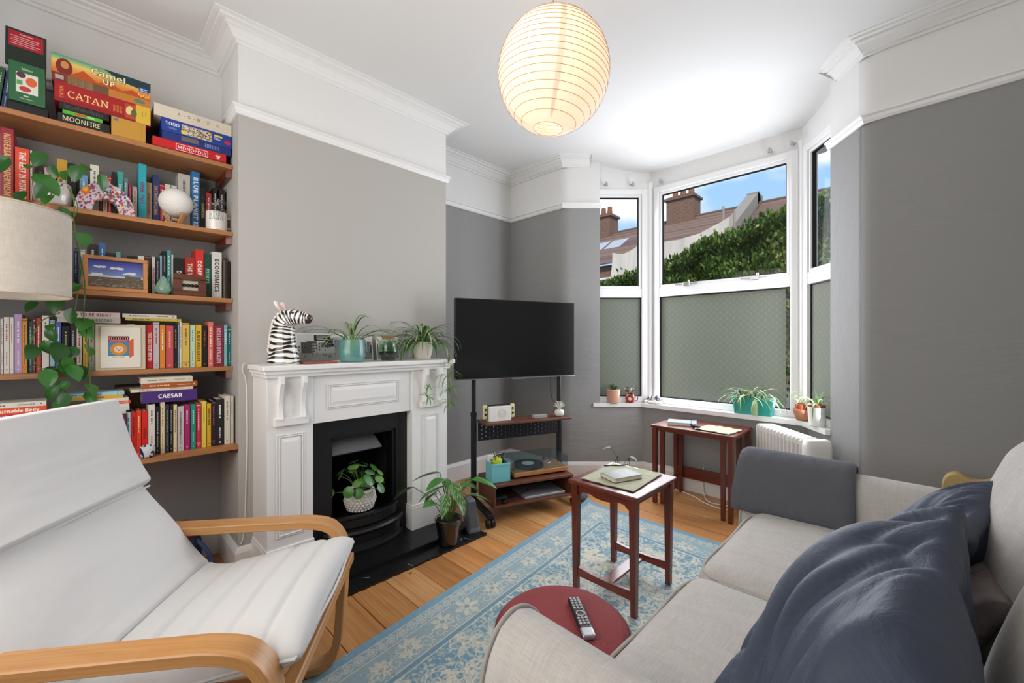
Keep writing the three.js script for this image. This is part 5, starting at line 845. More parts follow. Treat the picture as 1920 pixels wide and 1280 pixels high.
  // match box picture
  const mp = thing('matchbox_picture', 'cream canvas with a rounded plate showing a red tipped match box', 'picture', [-2.612, y4, -0.1045], Math.PI / 2); mp.rotation.order = 'YXZ'; mp.rotation.x = -0.05;
  part('canvas', box(-0.084, 0, -0.012, 0.084, 0.208, 0.0, 0.002), std(0xcfc3a8, 0.9, { bumpMap: rep(T.weave, 8, 8), bumpScale: 0.0006 }), mp);
  const pl = part('plate', new RoundedBoxGeometry(0.136, 0.186, 0.006, 4, 0.003).translate(0.0, 0.103, 0.003), std(0xe4ded0, 0.6), mp);
  const mt = canvas(384, 448, (x, w, h) => { x.fillStyle = '#e4ded0'; x.fillRect(0, 0, w, h); x.fillStyle = '#3a86b5'; x.fillRect(50, 120, 230, 260); x.fillStyle = '#d8602e'; x.beginPath(); x.moveTo(280, 120); x.lineTo(330, 90); x.lineTo(330, 350); x.lineTo(280, 380); x.fill(); x.fillStyle = '#161616'; x.fillRect(50, 60, 230, 46); for (let i = 0; i < 9; i++) { x.fillStyle = '#e0d0b0'; x.fillRect(58 + i * 25, 74, 8, 34); x.fillStyle = '#c22a35'; x.beginPath(); x.arc(62 + i * 25, 62, 10, 0, 7); x.fill(); } x.fillStyle = '#c8283a'; x.fillRect(50, 106, 230, 34); fit(x, 'SAFETY MATCHES', 165, 124, 210, 24, 'sans-serif', '#f4e6d0'); x.fillStyle = '#d08a2c'; for (let i = 0; i < 26; i++) { x.beginPath(); x.arc(165 + Math.cos(i * 0.2417) * 72, 248 + Math.sin(i * 0.2417) * 72, 22, 0, 7); x.fill(); } x.beginPath(); x.arc(165, 248, 74, 0, 7); x.fill(); x.fillStyle = '#f0c8b0'; x.beginPath(); x.arc(165, 250, 52, 0, 7); x.fill(); x.fillStyle = '#222'; x.beginPath(); x.arc(142, 236, 7, 0, 7); x.arc(188, 236, 7, 0, 7); x.fill(); x.beginPath(); x.moveTo(150, 256); x.lineTo(180, 256); x.lineTo(165, 276); x.fill(); x.fillStyle = '#f0e6d0'; x.fillRect(50, 350, 230, 30); fit(x, 'MADE IN LONDON', 165, 366, 200, 16, 'sans-serif', '#333'); });
  const pi = part('print_image', new THREE.PlaneGeometry(0.118, 0.138), std(0xffffff, 0.5, { map: mt }), pl); pi.position.set(0, 0.103, 0.0064);
  const ct = canvas(256, 128, (x, w, h) => { const q = rng(5); x.fillStyle = '#d5dbe2'; x.fillRect(0, 0, w, h); x.strokeStyle = '#1c2a56'; x.lineWidth = 9; for (let i = 0; i < 16; i++) { x.beginPath(); x.arc(q() * w, q() * h, 8 + q() * 18, q() * 6, q() * 6 + 3); x.stroke(); } x.fillStyle = '#141c38'; x.fillRect(0, 0, w, 14); });
  solo('painted_cup', lathe([[0, 0], [0.018, 0], [0.025, 0.01], [0.028, 0.03], [0.027, 0.05], [0.025, 0.053], [0.023, 0.05], [0.022, 0.012], [0, 0.01]], 36), phys(0xffffff, 0.2, { map: ct }), 'small blue and white painted cup at the front of the lowest shelf', 'cup', [-2.506, 0.6738, -0.187]);
}
// ------------------------------------------------------------------ television and its stand, turned towards the room
const TVO = [-1.995, 0, -1.859], TVA = Math.atan2(0.931, 0.364);
const tvAt = (X, Y, Z) => [TVO[0] + 0.364 * X + 0.931 * Z, Y, TVO[2] - 0.931 * X + 0.364 * Z];
{
  const s = thing('tv_stand', 'walnut and black metal television stand with two posts and a pegboard', 'tv stand', TVO, TVA), Wd = M.walnut, K = M.darkMetal;
  const cab = part('lower_cabinet', [box(0, 0.10, -0.30, 0.612, 0.118, 0, 0.003), box(0, 0.236, -0.30, 0.612, 0.254, 0, 0.003), box(-0.001, 0.0985, -0.301, 0.016, 0.2545, 0.0012, 0.004), box(0.596, 0.0985, -0.301, 0.613, 0.2545, 0.0012, 0.004)], Wd, s);
  part('cabinet_back', box(0.016, 0.118, -0.298, 0.596, 0.236, -0.29), M.black, cab);
  for (const X of [-0.035, 0.671]) {
    const p = part('post', [cyl(0.021, 0.021, 0.64, X, 0.36, -0.30, 20), cyl(0.016, 0.016, 0.5, X, 0.90, -0.30, 20), cyl(0.0235, 0.0235, 0.02, X, 0.68, -0.30, 20)], K, s);
    const zf = X > 0 ? -0.07 : 0.03; part('base_foot', box(X - 0.02, 0.055, -0.36, X + 0.02, 0.085, zf + 0.01, 0.006), K, s);
    for (const Z of [-0.33, zf]) for (const d of [-0.016, 0.016]) { const w = new THREE.CylinderGeometry(0.027, 0.027, 0.022, 24); w.rotateZ(Math.PI / 2); w.translate(X + d, 0.0275, Z); part('caster', w, M.black, s); }
  }
  part('upper_shelf', box(-0.02, 0.627, -0.275, 0.656, 0.645, -0.085, 0.006), Wd, s);
  const sh = new THREE.Shape([[-0.012, 0.49], [0.648, 0.49], [0.648, 0.622], [-0.012, 0.622]].map((q) => new THREE.Vector2(...q)));
  for (let i = 0; i < 21; i++) for (let j = 0; j < 4; j++) { const x = 0.018 + i * 0.0305, y = 0.508 + j * 0.03 + (i % 2) * 0.012; if (y > 0.606) continue; const h = new THREE.Path(); h.moveTo(x - 0.003, y - 0.008); h.lineTo(x - 0.003, y + 0.008); h.lineTo(x + 0.003, y + 0.008); h.lineTo(x + 0.003, y - 0.008); sh.holes.push(h); }
  const pg = new THREE.ExtrudeGeometry(sh, { depth: 0.003, bevelEnabled: false }); pg.translate(0, 0, -0.275); part('pegboard', metricUV(pg), M.darkMetal, s);
  part('tv_bracket', [box(-0.035, 1.10, -0.285, 0.671, 1.14, -0.265, 0.003), box(-0.035, 1.28, -0.285, 0.671, 1.32, -0.265, 0.003)], K, s);
  const tv = thing('television', 'large black flat screen television', 'television', tvAt(0.284, 0, -0.217), TVA);
  part('casing', box(-0.479, 0.936, -0.042, 0.479, 1.50, -0.002, 0.004), M.black, tv);
  part('screen', box(-0.474, 0.946, -0.004, 0.474, 1.495, 0.0005, 0.0005), phys(0x050506, 0.2, { clearcoat: 0.25, clearcoatRoughness: 0.12 }), tv, 'dark glossy screen');
  part('bottom_trim', [box(-0.479, 0.934, -0.03, 0.479, 0.9385, 0.002, 0.001), box(-0.05, 0.926, -0.02, 0.05, 0.936, 0.002, 0.001)], M.steel, tv);
}
{
  const YT = 0.2543, YU = 0.6453;
  // turntable
  const t = thing('turntable', 'record player with walnut plinth and clear tinted lid', 'record player', tvAt(0.39, YT, -0.185), TVA);
  part('plinth', box(-0.215, 0.012, -0.12, 0.215, 0.042, 0.13, 0.004), std(0xffffff, 0.4, { map: rep(T.oak, 1, 2) }), t);
  for (const x of [-0.18, 0.18]) for (const z of [-0.1, 0.1]) part('foot', cyl(0.016, 0.016, 0.0125, x, 0.0062, z, 16), M.black, t);
  part('platter', [cyl(0.115, 0.115, 0.014, -0.05, 0.05, 0, 40), cyl(0.112, 0.112, 0.003, -0.05, 0.0585, 0, 40)], M.black, t);
  part('record_label', cyl(0.045, 0.045, 0.0015, -0.05, 0.0605, 0, 30), std(0xb8b4a8, 0.6), t);
  part('tonearm', [tube([[0.13, 0.07, -0.08], [0.13, 0.072, 0.0], [0.10, 0.07, 0.07], [0.06, 0.066, 0.085]], 0.004, 24, 8), cyl(0.018, 0.018, 0.03, 0.13, 0.057, -0.08, 16)], M.steel, t);
  const Lm = phys(0xe4eef2, 0.02, { transmission: 1, thickness: 0, ior: 1.45 });
  part('dust_cover', [box(-0.213, 0.118, -0.118, 0.213, 0.121, 0.128), box(-0.213, 0.046, 0.125, 0.213, 0.118, 0.128), box(-0.213, 0.046, -0.118, 0.213, 0.118, -0.115), box(-0.213, 0.046, -0.115, -0.210, 0.118, 0.125), box(0.210, 0.046, -0.115, 0.213, 0.118, 0.125)], Lm, t);
  // turquoise tub of cables
  const b = thing('cable_tub', 'turquoise square tub full of black cables', 'tub', tvAt(0.07, YT, -0.10), TVA);
  part('tub', [box(-0.064, 0, -0.06, 0.064, 0.006, 0.06, 0.004), box(-0.066, 0.002, 0.056, 0.066, 0.128, 0.062, 0.003), box(-0.066, 0.002, -0.062, 0.066, 0.128, -0.056, 0.003), box(-0.066, 0.002, -0.06, -0.060, 0.128, 0.06, 0.003), box(0.060, 0.002, -0.06, 0.066, 0.128, 0.06, 0.003), box(-0.0675, 0.112, 0.06, 0.0675, 0.126, 0.0645, 0.002)], std(0x6fb9c2, 0.45), b);
  const r = rng(91); for (let i = 0; i < 9; i++) { const p = Array.from({ length: 6 }, (_, k) => [(r() - 0.5) * 0.10, 0.09 + 0.10 * r() * (k > 0 && k < 5 ? 1 : 0.4), (r() - 0.5) * 0.09]); part('cable', tube(p, 0.0025, 40, 6), M.black, b); }
  part('white_charger', cbox(0.05, 0.09, 0.03, 0.006, -0.04, 0.125, -0.03), M.whitePlastic, b);
  const ball = new THREE.SphereGeometry(0.033, 24, 16); solo('tennis_ball', ball, std(0xb9cf3a, 0.95, { bumpMap: rep(T.fur, 3, 3), bumpScale: 0.002 }), 'yellow green tennis ball lying in the turquoise tub', 'ball', tvAt(0.055, YT + 0.135, -0.075));
  // games console dock with its controllers
  const d = thing('console_dock', 'white games console dock with cream controllers on the upper shelf', 'games console', tvAt(0.105, YU, -0.165), TVA);
  part('dock', box(-0.083, 0, -0.02, 0.083, 0.104, 0.03, 0.005), M.whitePlastic, d);
  const ring = (R) => { const g = new THREE.TorusGeometry(R, 0.0012, 6, 32); g.translate(0.012, 0.055, 0.0303); return g; }; const em = [ring(0.03), ring(0.022), ring(0.012)]; for (let i = 0; i < 10; i++) { const g = new THREE.BoxGeometry(0.001, 0.012, 0.001); g.translate(0, 0.026, 0); g.rotateZ(i * 0.628); g.translate(0.012, 0.055, 0.0303); em.push(g); } part('emblem', em.map((g) => metricUV(g)), std(0xcac6bc, 0.5), d);
  part('tablet', box(-0.087, 0.012, -0.012, 0.087, 0.115, 0.002, 0.004), M.black, d);
  for (const x of [-0.103, 0.103]) { const c = part('controller', box(x - 0.017, 0.014, -0.014, x + 0.017, 0.114, 0.006, 0.012), std(0xd9cf9f, 0.4), d); for (const y of [0.05, 0.082]) { const g = new THREE.CylinderGeometry(0.007, 0.007, 0.006, 16); g.rotateX(Math.PI / 2); g.translate(x, y, 0.009); part('thumb_button', g, M.black, c); } }
  solo('small_media_box', [box(-0.055, 0, -0.02, 0.055, 0.012, 0.02, 0.003), box(-0.055, 0.012, -0.02, 0.055, 0.022, 0.02, 0.003)], std(0x9b9b9b, 0.4), 'small grey and black box beside the console dock', 'electronics', tvAt(0.42, YU, -0.15), TVA);
  const h = thing('air_plant_pot', 'small round white pot with a spiky white top on the upper shelf', 'ornament', tvAt(0.585, YU, -0.15), TVA);
  part('pot', lathe([[0, 0], [0.022, 0], [0.034, 0.012], [0.036, 0.03], [0.03, 0.046], [0.024, 0.048], [0, 0.046]], 30), M.whitePlastic, h);
  part('spikes', Array.from({ length: 26 }, (_, i) => { const a = i * 2.4, e = 0.5 + (i % 5) * 0.2; return tube([[0, 0.044, 0], [Math.cos(a) * 0.018 * e, 0.07, Math.sin(a) * 0.018 * e], [Math.cos(a) * 0.036 * e, 0.072 + 0.034 * (1.3 - e) + 0.01, Math.sin(a) * 0.036 * e]], 0.002, 8, 5); }), std(0xdad8d0, 0.6), h);
  // inside the cabinet
  solo('laptop', [box(-0.16, 0, -0.11, 0.16, 0.018, 0.11, 0.004)], std(0xb9bcc2, 0.35, { metalness: 0.6 }), 'closed silver laptop lying inside the stand', 'laptop', tvAt(0.40, 0.1183, -0.135), TVA);
  solo('router_box', [box(-0.045, 0, -0.06, 0.045, 0.026, 0.06, 0.004), box(-0.047, 0.026, -0.062, 0.047, 0.03, 0.062, 0.002)], std(0x3a3c40, 0.4), 'dark router box at the left inside the stand', 'router', tvAt(0.085, 0.1183, -0.13), TVA);
  solo('black_lead', tube([tvAt(0.11, 0.128, -0.03), tvAt(0.17, 0.128, -0.05), tvAt(0.26, 0.15, -0.09), tvAt(0.36, 0.185, -0.10), tvAt(0.50, 0.205, -0.16)], 0.004, 40, 8), M.black, 'thick black cable running across the laptop', 'cable');
  solo('black_plug', [cbox(0.03, 0.024, 0.03, 0.006)], M.blackGloss, 'small black plug at the front of the stand', 'plug', tvAt(0.085, 0.131, -0.025), TVA);
  // loudspeaker in front of the left post, black one behind the right caster
  const sp = thing('desk_speaker', 'slim grey loudspeaker standing by the left casters of the stand', 'loudspeaker', tvAt(-0.165, 0, 0.015), TVA + 0.1);
  { const g = softBox(0.075, 0.20, 0.09, 0.014, [0, 0, 0], [6, 10, 6], (v, X, Y) => { v.z -= 0.03 * Y; v.x *= 1 - 0.16 * Y; }); g.translate(0, 0.10, 0); part('speaker_body', g, std(0x6d7076, 0.5), sp); part('grille', (() => { const q = new THREE.BoxGeometry(0.056, 0.15, 0.004); q.rotateX(-0.29); q.translate(0, 0.115, 0.041); return metricUV(q); })(), std(0x55585e, 0.8, { bumpMap: rep(T.weave, 12, 12), bumpScale: 0.001 }), sp); }
  const sp2 = solo('round_speaker', softBox(0.09, 0.11, 0.10, 0.03, [0.004, 0, 0.004], [8, 8, 8]), std(0x7d8086, 0.5), 'small grey loudspeaker behind the far right casters of the stand', 'loudspeaker', tvAt(0.765, 0.056, -0.135), TVA);
  // socket adaptor on the alcove wall and the lead above it
  solo('plug_adaptor', [box(-0.035, -0.05, 0, 0.035, 0.05, 0.028, 0.006), box(0.005, 0.0, 0.028, 0.03, 0.03, 0.034, 0.002)], M.whitePlastic, 'white plug adaptor on the alcove wall behind the stand', 'plug', [-2.8685, 0.40, -2.665], Math.PI / 2);
  solo('wall_lead', tube([[-2.862, 0.44, -2.72], [-2.84, 0.48, -2.78], [-2.835, 0.50, -2.84], [-2.82, 0.60, -2.87]], 0.003, 24, 6), M.black, 'black lead beside the white plug adaptor', 'cable');
  solo('tv_lead', tube([tvAt(0.58, 0.93, -0.27), tvAt(0.585, 0.84, -0.28), tvAt(0.60, 0.76, -0.285), tvAt(0.64, 0.70, -0.29), tvAt(0.60, 0.655, -0.27)], 0.0025, 30, 6), M.black, 'thin black lead hanging below the television', 'cable');
}
// ------------------------------------------------------------------ nest of tables
function leg(x, z, y1, a = 0.017, b = 0.012, fx = 0, fz = 0) { // square, tapering to the foot
  const g = new THREE.CylinderGeometry(a * 1.414, b * 1.414, y1, 4, 1); g.rotateY(Math.PI / 4); g.translate(x, y1 / 2, z); const q = toCreasedNormals(g, 0.3); return metricUV(q, 1);
}
function scallop(x0, x1, y1, drop, z, th = 0.014) { // apron with a waved lower edge, along x
  const s = new THREE.Shape(), w = x1 - x0; s.moveTo(x0, y1); s.lineTo(x1, y1); s.lineTo(x1, y1 - drop);
  s.quadraticCurveTo(x1 - w * 0.10, y1 - drop * 0.95, x1 - w * 0.14, y1 - drop * 0.62); s.quadraticCurveTo(x1 - w * 0.28, y1 - drop * 0.50, x1 - w * 0.34, y1 - drop * 0.72); s.quadraticCurveTo(x1 - w * 0.5, y1 - drop * 0.9, x0 + w * 0.34, y1 - drop * 0.72); s.quadraticCurveTo(x0 + w * 0.28, y1 - drop * 0.50, x0 + w * 0.14, y1 - drop * 0.62); s.quadraticCurveTo(x0 + w * 0.10, y1 - drop * 0.95, x0, y1 - drop); s.lineTo(x0, y1);
  const g = new THREE.ExtrudeGeometry(s, { depth: th, bevelEnabled: false, curveSegments: 8 }); g.translate(0, 0, z - th / 2); return metricUV(g);
}
function archBar(x0, x1, y, z, h = 0.03, th = 0.016) { const s = new THREE.Shape(); s.moveTo(x0, y); s.quadraticCurveTo((x0 + x1) / 2, y - 0.022, x1, y); s.lineTo(x1, y - h * 1.5); s.quadraticCurveTo((x0 + x1) / 2, y - h * 0.6 - 0.022, x0, y - h * 1.5); const g = new THREE.ExtrudeGeometry(s, { depth: th, bevelEnabled: false, curveSegments: 10 }); g.translate(0, 0, z - th / 2); return metricUV(g); }
function tableTop(x0, x1, z0, z1, y, th = 0.018) { const g = new RoundedBoxGeometry(x1 - x0, th, z1 - z0, 3, 0.006); g.translate((x0 + x1) / 2, y - th / 2, (z0 + z1) / 2); return metricUV(g); }
{
  const t = thing('side_table', 'small mahogany table of the nest standing alone on the rug', 'table', [-1.0375, 0.008, -1.8275]);
  const X = 0.1525, Z = 0.1725, H = 0.527;
  part('table_top', tableTop(-X - 0.03, X + 0.03, -Z - 0.028, Z + 0.028, H), M.mahog, t);
  for (const sx of [-1, 1]) for (const sz of [-1, 1]) part('leg', leg(sx * X, sz * Z, H - 0.017), M.mahog, t);
  for (const sz of [-1, 1]) { part('apron', scallop(-X, X, H - 0.016, 0.06, sz * Z), M.mahog, t); part('side_stretcher', archBar(-X, X, 0.112, sz * Z), M.mahog, t); }
  for (const sx of [-1, 1]) part('side_rail', box(sx * X - 0.008, H - 0.045, -Z, sx * X + 0.008, H - 0.017, Z, 0.002, 2), M.mahog, t);
  part('centre_stretcher', box(-0.028, 0.074, -Z, 0.028, 0.086, Z, 0.003, 2), M.mahog, t);
}
{
  const t = thing('nested_tables', 'pair of nested mahogany tables under the bay window', 'table', [-1.155, 0, -3.155]);
  const X = 0.262, Z = 0.188, H = 0.58;
  part('table_top', tableTop(-X - 0.025, X + 0.025, -Z - 0.02, Z + 0.022, H), M.mahog, t);
  for (const sx of [-1, 1]) for (const sz of [-1, 1]) { part('leg', leg(sx * X, sz * Z, H - 0.017, 0.016, 0.013), M.mahog, t); part('inner_leg', leg(sx * (X - 0.052), sz * (Z - 0.02) + 0.006, H - 0.045, 0.015, 0.012), M.mahog, t); }
  part('apron', [box(-X, H - 0.042, Z - 0.012, X, H - 0.017, Z + 0.004, 0.002), box(-X, H - 0.04, -Z - 0.006, X, H - 0.017, -Z + 0.006, 0.002)], M.mahog, t);
  part('inner_top', box(-X + 0.03, H - 0.046, -Z + 0.015, X - 0.03, H - 0.030, Z - 0.016, 0.003), M.mahog, t);
  for (const sx of [-1, 1]) { const g = new THREE.Shape(); g.moveTo(0, 0); g.lineTo(0.05, 0); g.quadraticCurveTo(0.012, -0.008, 0, -0.045); const q = new THREE.ExtrudeGeometry(g, { depth: 0.012, bevelEnabled: false }); if (sx > 0) q.rotateY(Math.PI); q.translate(-sx * (X - 0.066), H - 0.044, Z - 0.02); part('corner_bracket', metricUV(q), M.mahog, t); part('side_stretcher', box(sx * X - 0.008, 0.10, -Z, sx * X + 0.008, 0.122, Z, 0.003, 2), M.mahog, t); part('side_rail', box(sx * X - 0.007, H - 0.042, -Z, sx * X + 0.007, H - 0.017, Z, 0.002, 2), M.mahog, t); }
  part('back_stretcher', box(-X, 0.115, -Z - 0.006, X, 0.205, -Z + 0.010, 0.003), M.mahog, t);
}
// cloth lying on a table: slightly rumpled sheet with thickness, edges frayed
function clothOn(w, d, seed, amp = 0.004) {
  const f = (s) => (u, v) => { const x = (u - 0.5) * w * (1 + 0.03 * nz(v * 3, seed)), z = (v - 0.5) * d * (1 + 0.04 * nz(u * 3, seed + 4)); return [x + 0.004 * nz(v * 40, seed + 1) * (u < 0.02 || u > 0.98 ? 1 : 0), 0.0025 + s + amp * Math.abs(nz(u * 4 + seed, v * 7, 2)) + 0.0016 * (0.5 + 0.5 * Math.sin(u * 22)), z]; };
  const a = sheet(f(0.0018), 40, 30, w, d), b = sheet(f(-0.0015), 40, 30, w, d); return merge([a, b]);
}
M.sage = std(0xbcbfa2, 0.9, { map: rep(T.linen, 6, 6), bumpMap: rep(T.weave, 14, 14), bumpScale: 0.0006 });
{
  solo('sage_placemat', clothOn(0.27, 0.33, 3), M.sage, 'sage green cloth mat on the small table', 'cloth', [-1.045, 0.536, -1.835], 0.06);
  const bk = thing('table_book', 'paperback with a pale landscape cover on the small table', 'book', [-1.03, 0.544, -1.80], -0.35); bk.scale.setScalar(0.84);
  const cov = canvas(192, 256, (x, w, h) => { const g = x.createLinearGradient(0, 0, 0, h); g.addColorStop(0, '#8d9aa2'); g.addColorStop(0.5, '#c4c2ba'); g.addColorStop(1, '#7a8890'); x.fillStyle = g; x.fillRect(0, 0, w, h); const q = rng(6); x.fillStyle = '#b98a55'; for (let i = 0; i < 24; i++) x.fillRect(30 + q() * 120, 150 + q() * 60, 14, 6); x.fillStyle = '#e8e6e0'; x.fillRect(30, 40, 130, 10); x.fillRect(46, 60, 98, 8); });
  part('pages', box(-0.062, 0.002, -0.094, 0.062, 0.022, 0.094), M.paper, bk); part('cover', [box(-0.064, 0.0, -0.096, 0.064, 0.002, 0.096), box(-0.065, 0, -0.096, -0.062, 0.024, 0.096)], std(0x57564f, 0.6), bk);
  const cf = new THREE.PlaneGeometry(0.128, 0.192); cf.rotateX(-Math.PI / 2); cf.translate(0, 0.0245, 0); part('front_cover', [box(-0.064, 0.0222, -0.096, 0.064, 0.0242, 0.096)], std(0x6a7278, 0.5), bk); part('cover_print', cf, std(0xa8a8a8, 0.5, { map: cov }), bk);
  const pen = solo('pen', (() => { const g = cyl(0.0035, 0.0035, 0.13, 0, 0, 0, 10); g.rotateZ(Math.PI / 2); return g; })(), M.black, 'black pen lying at the back of the small table', 'pen', [-1.15, 0.5455, -1.955], 0.9);
  solo('sage_cloth', clothOn(0.24, 0.21, 8, 0.008), M.sage, 'crumpled sage cloth on the right of the nested tables', 'cloth', [-1.01, 0.5812, -3.085], -0.12);
  const nb = thing('blue_notebook', 'grey blue notebook with a dark elastic band on the nested tables', 'notebook', [-1.275, 0.5805, -3.115], 0.35);
  part('pages', box(-0.098, 0.002, -0.066, 0.096, 0.020, 0.066), M.paper, nb); part('cover', [box(-0.1, 0, -0.068, 0.1, 0.002, 0.068), box(-0.1, 0.02, -0.068, 0.1, 0.0225, 0.068, 0.001), box(-0.1, 0, -0.0695, 0.1, 0.0225, -0.067)], std(0x7d8ca3, 0.6), nb); part('elastic', [box(0.06, 0.0225, -0.069, 0.066, 0.0235, 0.069), box(0.06, 0, 0.0675, 0.066, 0.0235, 0.0695)], M.charcoal, nb);
  solo('sunglasses_case', softBox(0.06, 0.022, 0.03, 0.01, [0, 0, 0], [8, 6, 8]), M.black, 'small black case between notebook and sage cloth', 'case', [-1.145, 0.5925, -3.04], -0.3);
  solo('white_cable', tube([[-1.42, 0.006, -3.33], [-1.25, 0.006, -3.27], [-1.15, 0.006, -3.20], [-1.02, 0.006, -3.16], [-0.95, 0.006, -3.20], [-1.0, 0.006, -3.25], [-1.12, 0.006, -3.235], [-1.2, 0.03, -3.34], [-1.22, 0.21, -3.392]], 0.0045, 80, 8), M.whitePlastic, 'white cable looped on the floor beneath the nested tables', 'cable');
  solo('skirting_cable', tube([[-1.55, 0.16, -3.385], [-1.3, 0.165, -3.386], [-1.0, 0.158, -3.386], [-0.62, 0.152, -3.386]], 0.0035, 40, 6), M.whitePlastic, 'thin white cable running along the top of the bay skirting', 'cable');
}
// ------------------------------------------------------------------ radiator
{
  const r = thing('oil_radiator', 'white finned portable radiator under the right of the window sill', 'radiator', [-0.605, 0, -3.15], -Math.atan2(0.735, 0.677)), m = std(0xdedcd6, 0.35);
  for (let i = 0; i < 13; i++) { const x = -0.25 + i * 0.038; part('fin', [cbox(0.012, 0.52, 0.135, 0.006, x, 0.355, 0), cbox(0.030, 0.50, 0.05, 0.013, x, 0.355, 0), cbox(0.030, 0.05, 0.12, 0.013, x, 0.60, 0)], m, r); }
  part('control_panel', softBox(0.07, 0.545, 0.15, 0.025, [0.004, 0, 0], [6, 12, 8]).translate(0.26, 0.36, 0), M.whitePlastic, r);
  part('dial', (() => { const g = cyl(0.022, 0.022, 0.012, 0, 0, 0, 24); g.rotateZ(Math.PI / 2); g.translate(0.302, 0.5, 0); return g; })(), std(0xbdbab2, 0.4), r);
  for (const x of [-0.2, 0.2]) { part('foot_bar', cbox(0.05, 0.02, 0.22, 0.006, x, 0.078, 0), m, r); for (const z of [-0.1, 0.1]) { const g = new THREE.CylinderGeometry(0.033, 0.033, 0.022, 24); g.rotateZ(Math.PI / 2); g.translate(x, 0.034, z); part('caster', g, M.black, r); } }
}
// ------------------------------------------------------------------ on the window sill and in the bay
{
  const S = 0.6652;
  const terr = std(0xb5785a, 0.85, { bumpMap: rep(T.speck, 3, 3), bumpScale: 0.001 });
  const p1 = thing('pink_succulent_pot', 'spiky succulent in a pale pink clay pot on the left sill', 'potted plant', [-1.925, S, -3.222]);
  part('pot', potG(0.052, 0.058, 0.118), std(0xc79a83, 0.85, { bumpMap: rep(T.speck, 2, 2), bumpScale: 0.001 }), p1); part('soil', cyl(0.052, 0.052, 0.004, 0, 0.099, 0), M.soil, p1);
  part('foliage', Array.from({ length: 26 }, (_, i) => { const e = lerp(0.5, 1.45, (i * 0.618) % 1); return blade([0, 0.1, 0], i * 2.4, e, 0.075, 0.012, 0.15, 5); }), M.bladeDark, p1).userData.kind = 'stuff';
  const p2 = thing('red_mug_plant', 'straggly plant in a red mug with a white badge on the sill', 'potted plant', [-1.822, S, -3.328]);
  part('mug', potG(0.036, 0.038, 0.072, 0.003), phys(0x8f2f22, 0.25), p2); part('mug_handle', tube([[0.03, 0.06, -0.02], [0.052, 0.058, -0.034], [0.052, 0.02, -0.034], [0.03, 0.014, -0.02]], 0.004, 16, 8), phys(0x8f2f22, 0.25), p2);
  { const g = cyl(0.014, 0.014, 0.003, 0, 0, 0, 20); g.rotateX(Math.PI / 2); g.translate(0, 0.036, 0.0375); g.rotateY(0.55); part('badge', g, std(0xd9cfc0, 0.5), p2); }
  const r = rng(17); for (let i = 0; i < 7; i++) { const a = i * 2.4, e = 0.02 + 0.03 * r(); part('stem', tube([[0, 0.06, 0], [Math.cos(a) * e * 0.5, 0.09, Math.sin(a) * e * 0.5], [Math.cos(a) * e, 0.105 + 0.03 * r(), Math.sin(a) * e]], 0.0018, 8, 5), std(0x4a3024, 0.8), p2); for (let k = 0; k < 3; k++) { const l = part('leaf', leafGeo(0.024, 0.016, 0.1, 0.1, 0.3), std(0x54473c, 0.6), p2); l.position.set(Math.cos(a) * e * (0.6 + k * 0.3), 0.09 + k * 0.016, Math.sin(a) * e * (0.6 + k * 0.3)); l.rotation.set(r(), r() * 6, r()); } }
  const p3 = thing('purple_plant', 'trailing purple leaved plant in a small white cup in the sill corner', 'potted plant', [-1.655, S, -3.43]);
  part('cup', potG(0.026, 0.03, 0.065, 0.003), M.whitePlastic, p3);
  for (let i = 0; i < 20; i++) { const a = i * 2.4, e = lerp(0.03, 0.075, r()), l = part('leaf', leafGeo(0.038, 0.018, 0.1, 0.1, 0.4), std(r() < 0.5 ? 0x4a2f48 : 0x5d5a64, 0.5), p3); l.position.set(Math.cos(a) * e * 0.9, 0.065 - 0.055 * (e - 0.03) / 0.045 + 0.02 * r(), Math.sin(a) * e * 0.5 + 0.005); l.rotation.order = 'YXZ'; l.rotation.y = -a; l.rotation.z = -0.5 - r() * 0.6; l.rotation.x = r() - 0.5; }
  for (const [x, z, s, w] of [[-1.735, -3.425, 0.017, 'far left'], [-1.70, -3.40, 0.02, 'second'], [-1.66, -3.385, 0.018, 'middle'], [-1.615, -3.39, 0.021, 'fourth'], [-1.575, -3.395, 0.017, 'far right']]) { const g = new THREE.SphereGeometry(s, 16, 12); g.scale(1.1, 0.75, 0.95); solo('white_pebble', g, std(0xd5d2cb, 0.8), `${w} white pebble in the row by the purple plant`, 'pebble', [x, S + s * 0.75, z]); }
  const tr = thing('teal_trough', 'turquoise trough of pale spider plants on the central sill', 'potted plant', [-0.878, S, -3.43]);
  const tm = phys(0x2f9a90, 0.35);
  part('trough', [box(-0.118, 0, -0.046, 0.118, 0.008, 0.046, 0.006), (() => { const s = new THREE.Shape(), rr = (s, a, b, q) => { s.moveTo(-a + q, -b); s.lineTo(a - q, -b); s.quadraticCurveTo(a, -b, a, -b + q); s.lineTo(a, b - q); s.quadraticCurveTo(a, b, a - q, b); s.lineTo(-a + q, b); s.quadraticCurveTo(-a, b, -a, b - q); s.lineTo(-a, -b + q); s.quadraticCurveTo(-a, -b, -a + q, -b); }; rr(s, 0.135, 0.055, 0.02); const h = new THREE.Path(); rr(h, 0.130, 0.050, 0.018); s.holes.push(h); const g = new THREE.ExtrudeGeometry(s, { depth: 0.122, bevelEnabled: false }); g.rotateX(-Math.PI / 2); const p = g.attributes.position; for (let i = 0; i < p.count; i++) { const k = 0.9 + 0.1 * p.getY(i) / 0.122; p.setX(i, p.getX(i) * k); p.setZ(i, p.getZ(i) * k); } g.computeVertexNormals(); return metricUV(toCreasedNormals(g, 0.6)); })()], tm, tr);
  part('soil', box(-0.125, 0.09, -0.046, 0.125, 0.1, 0.046), M.soil, tr);
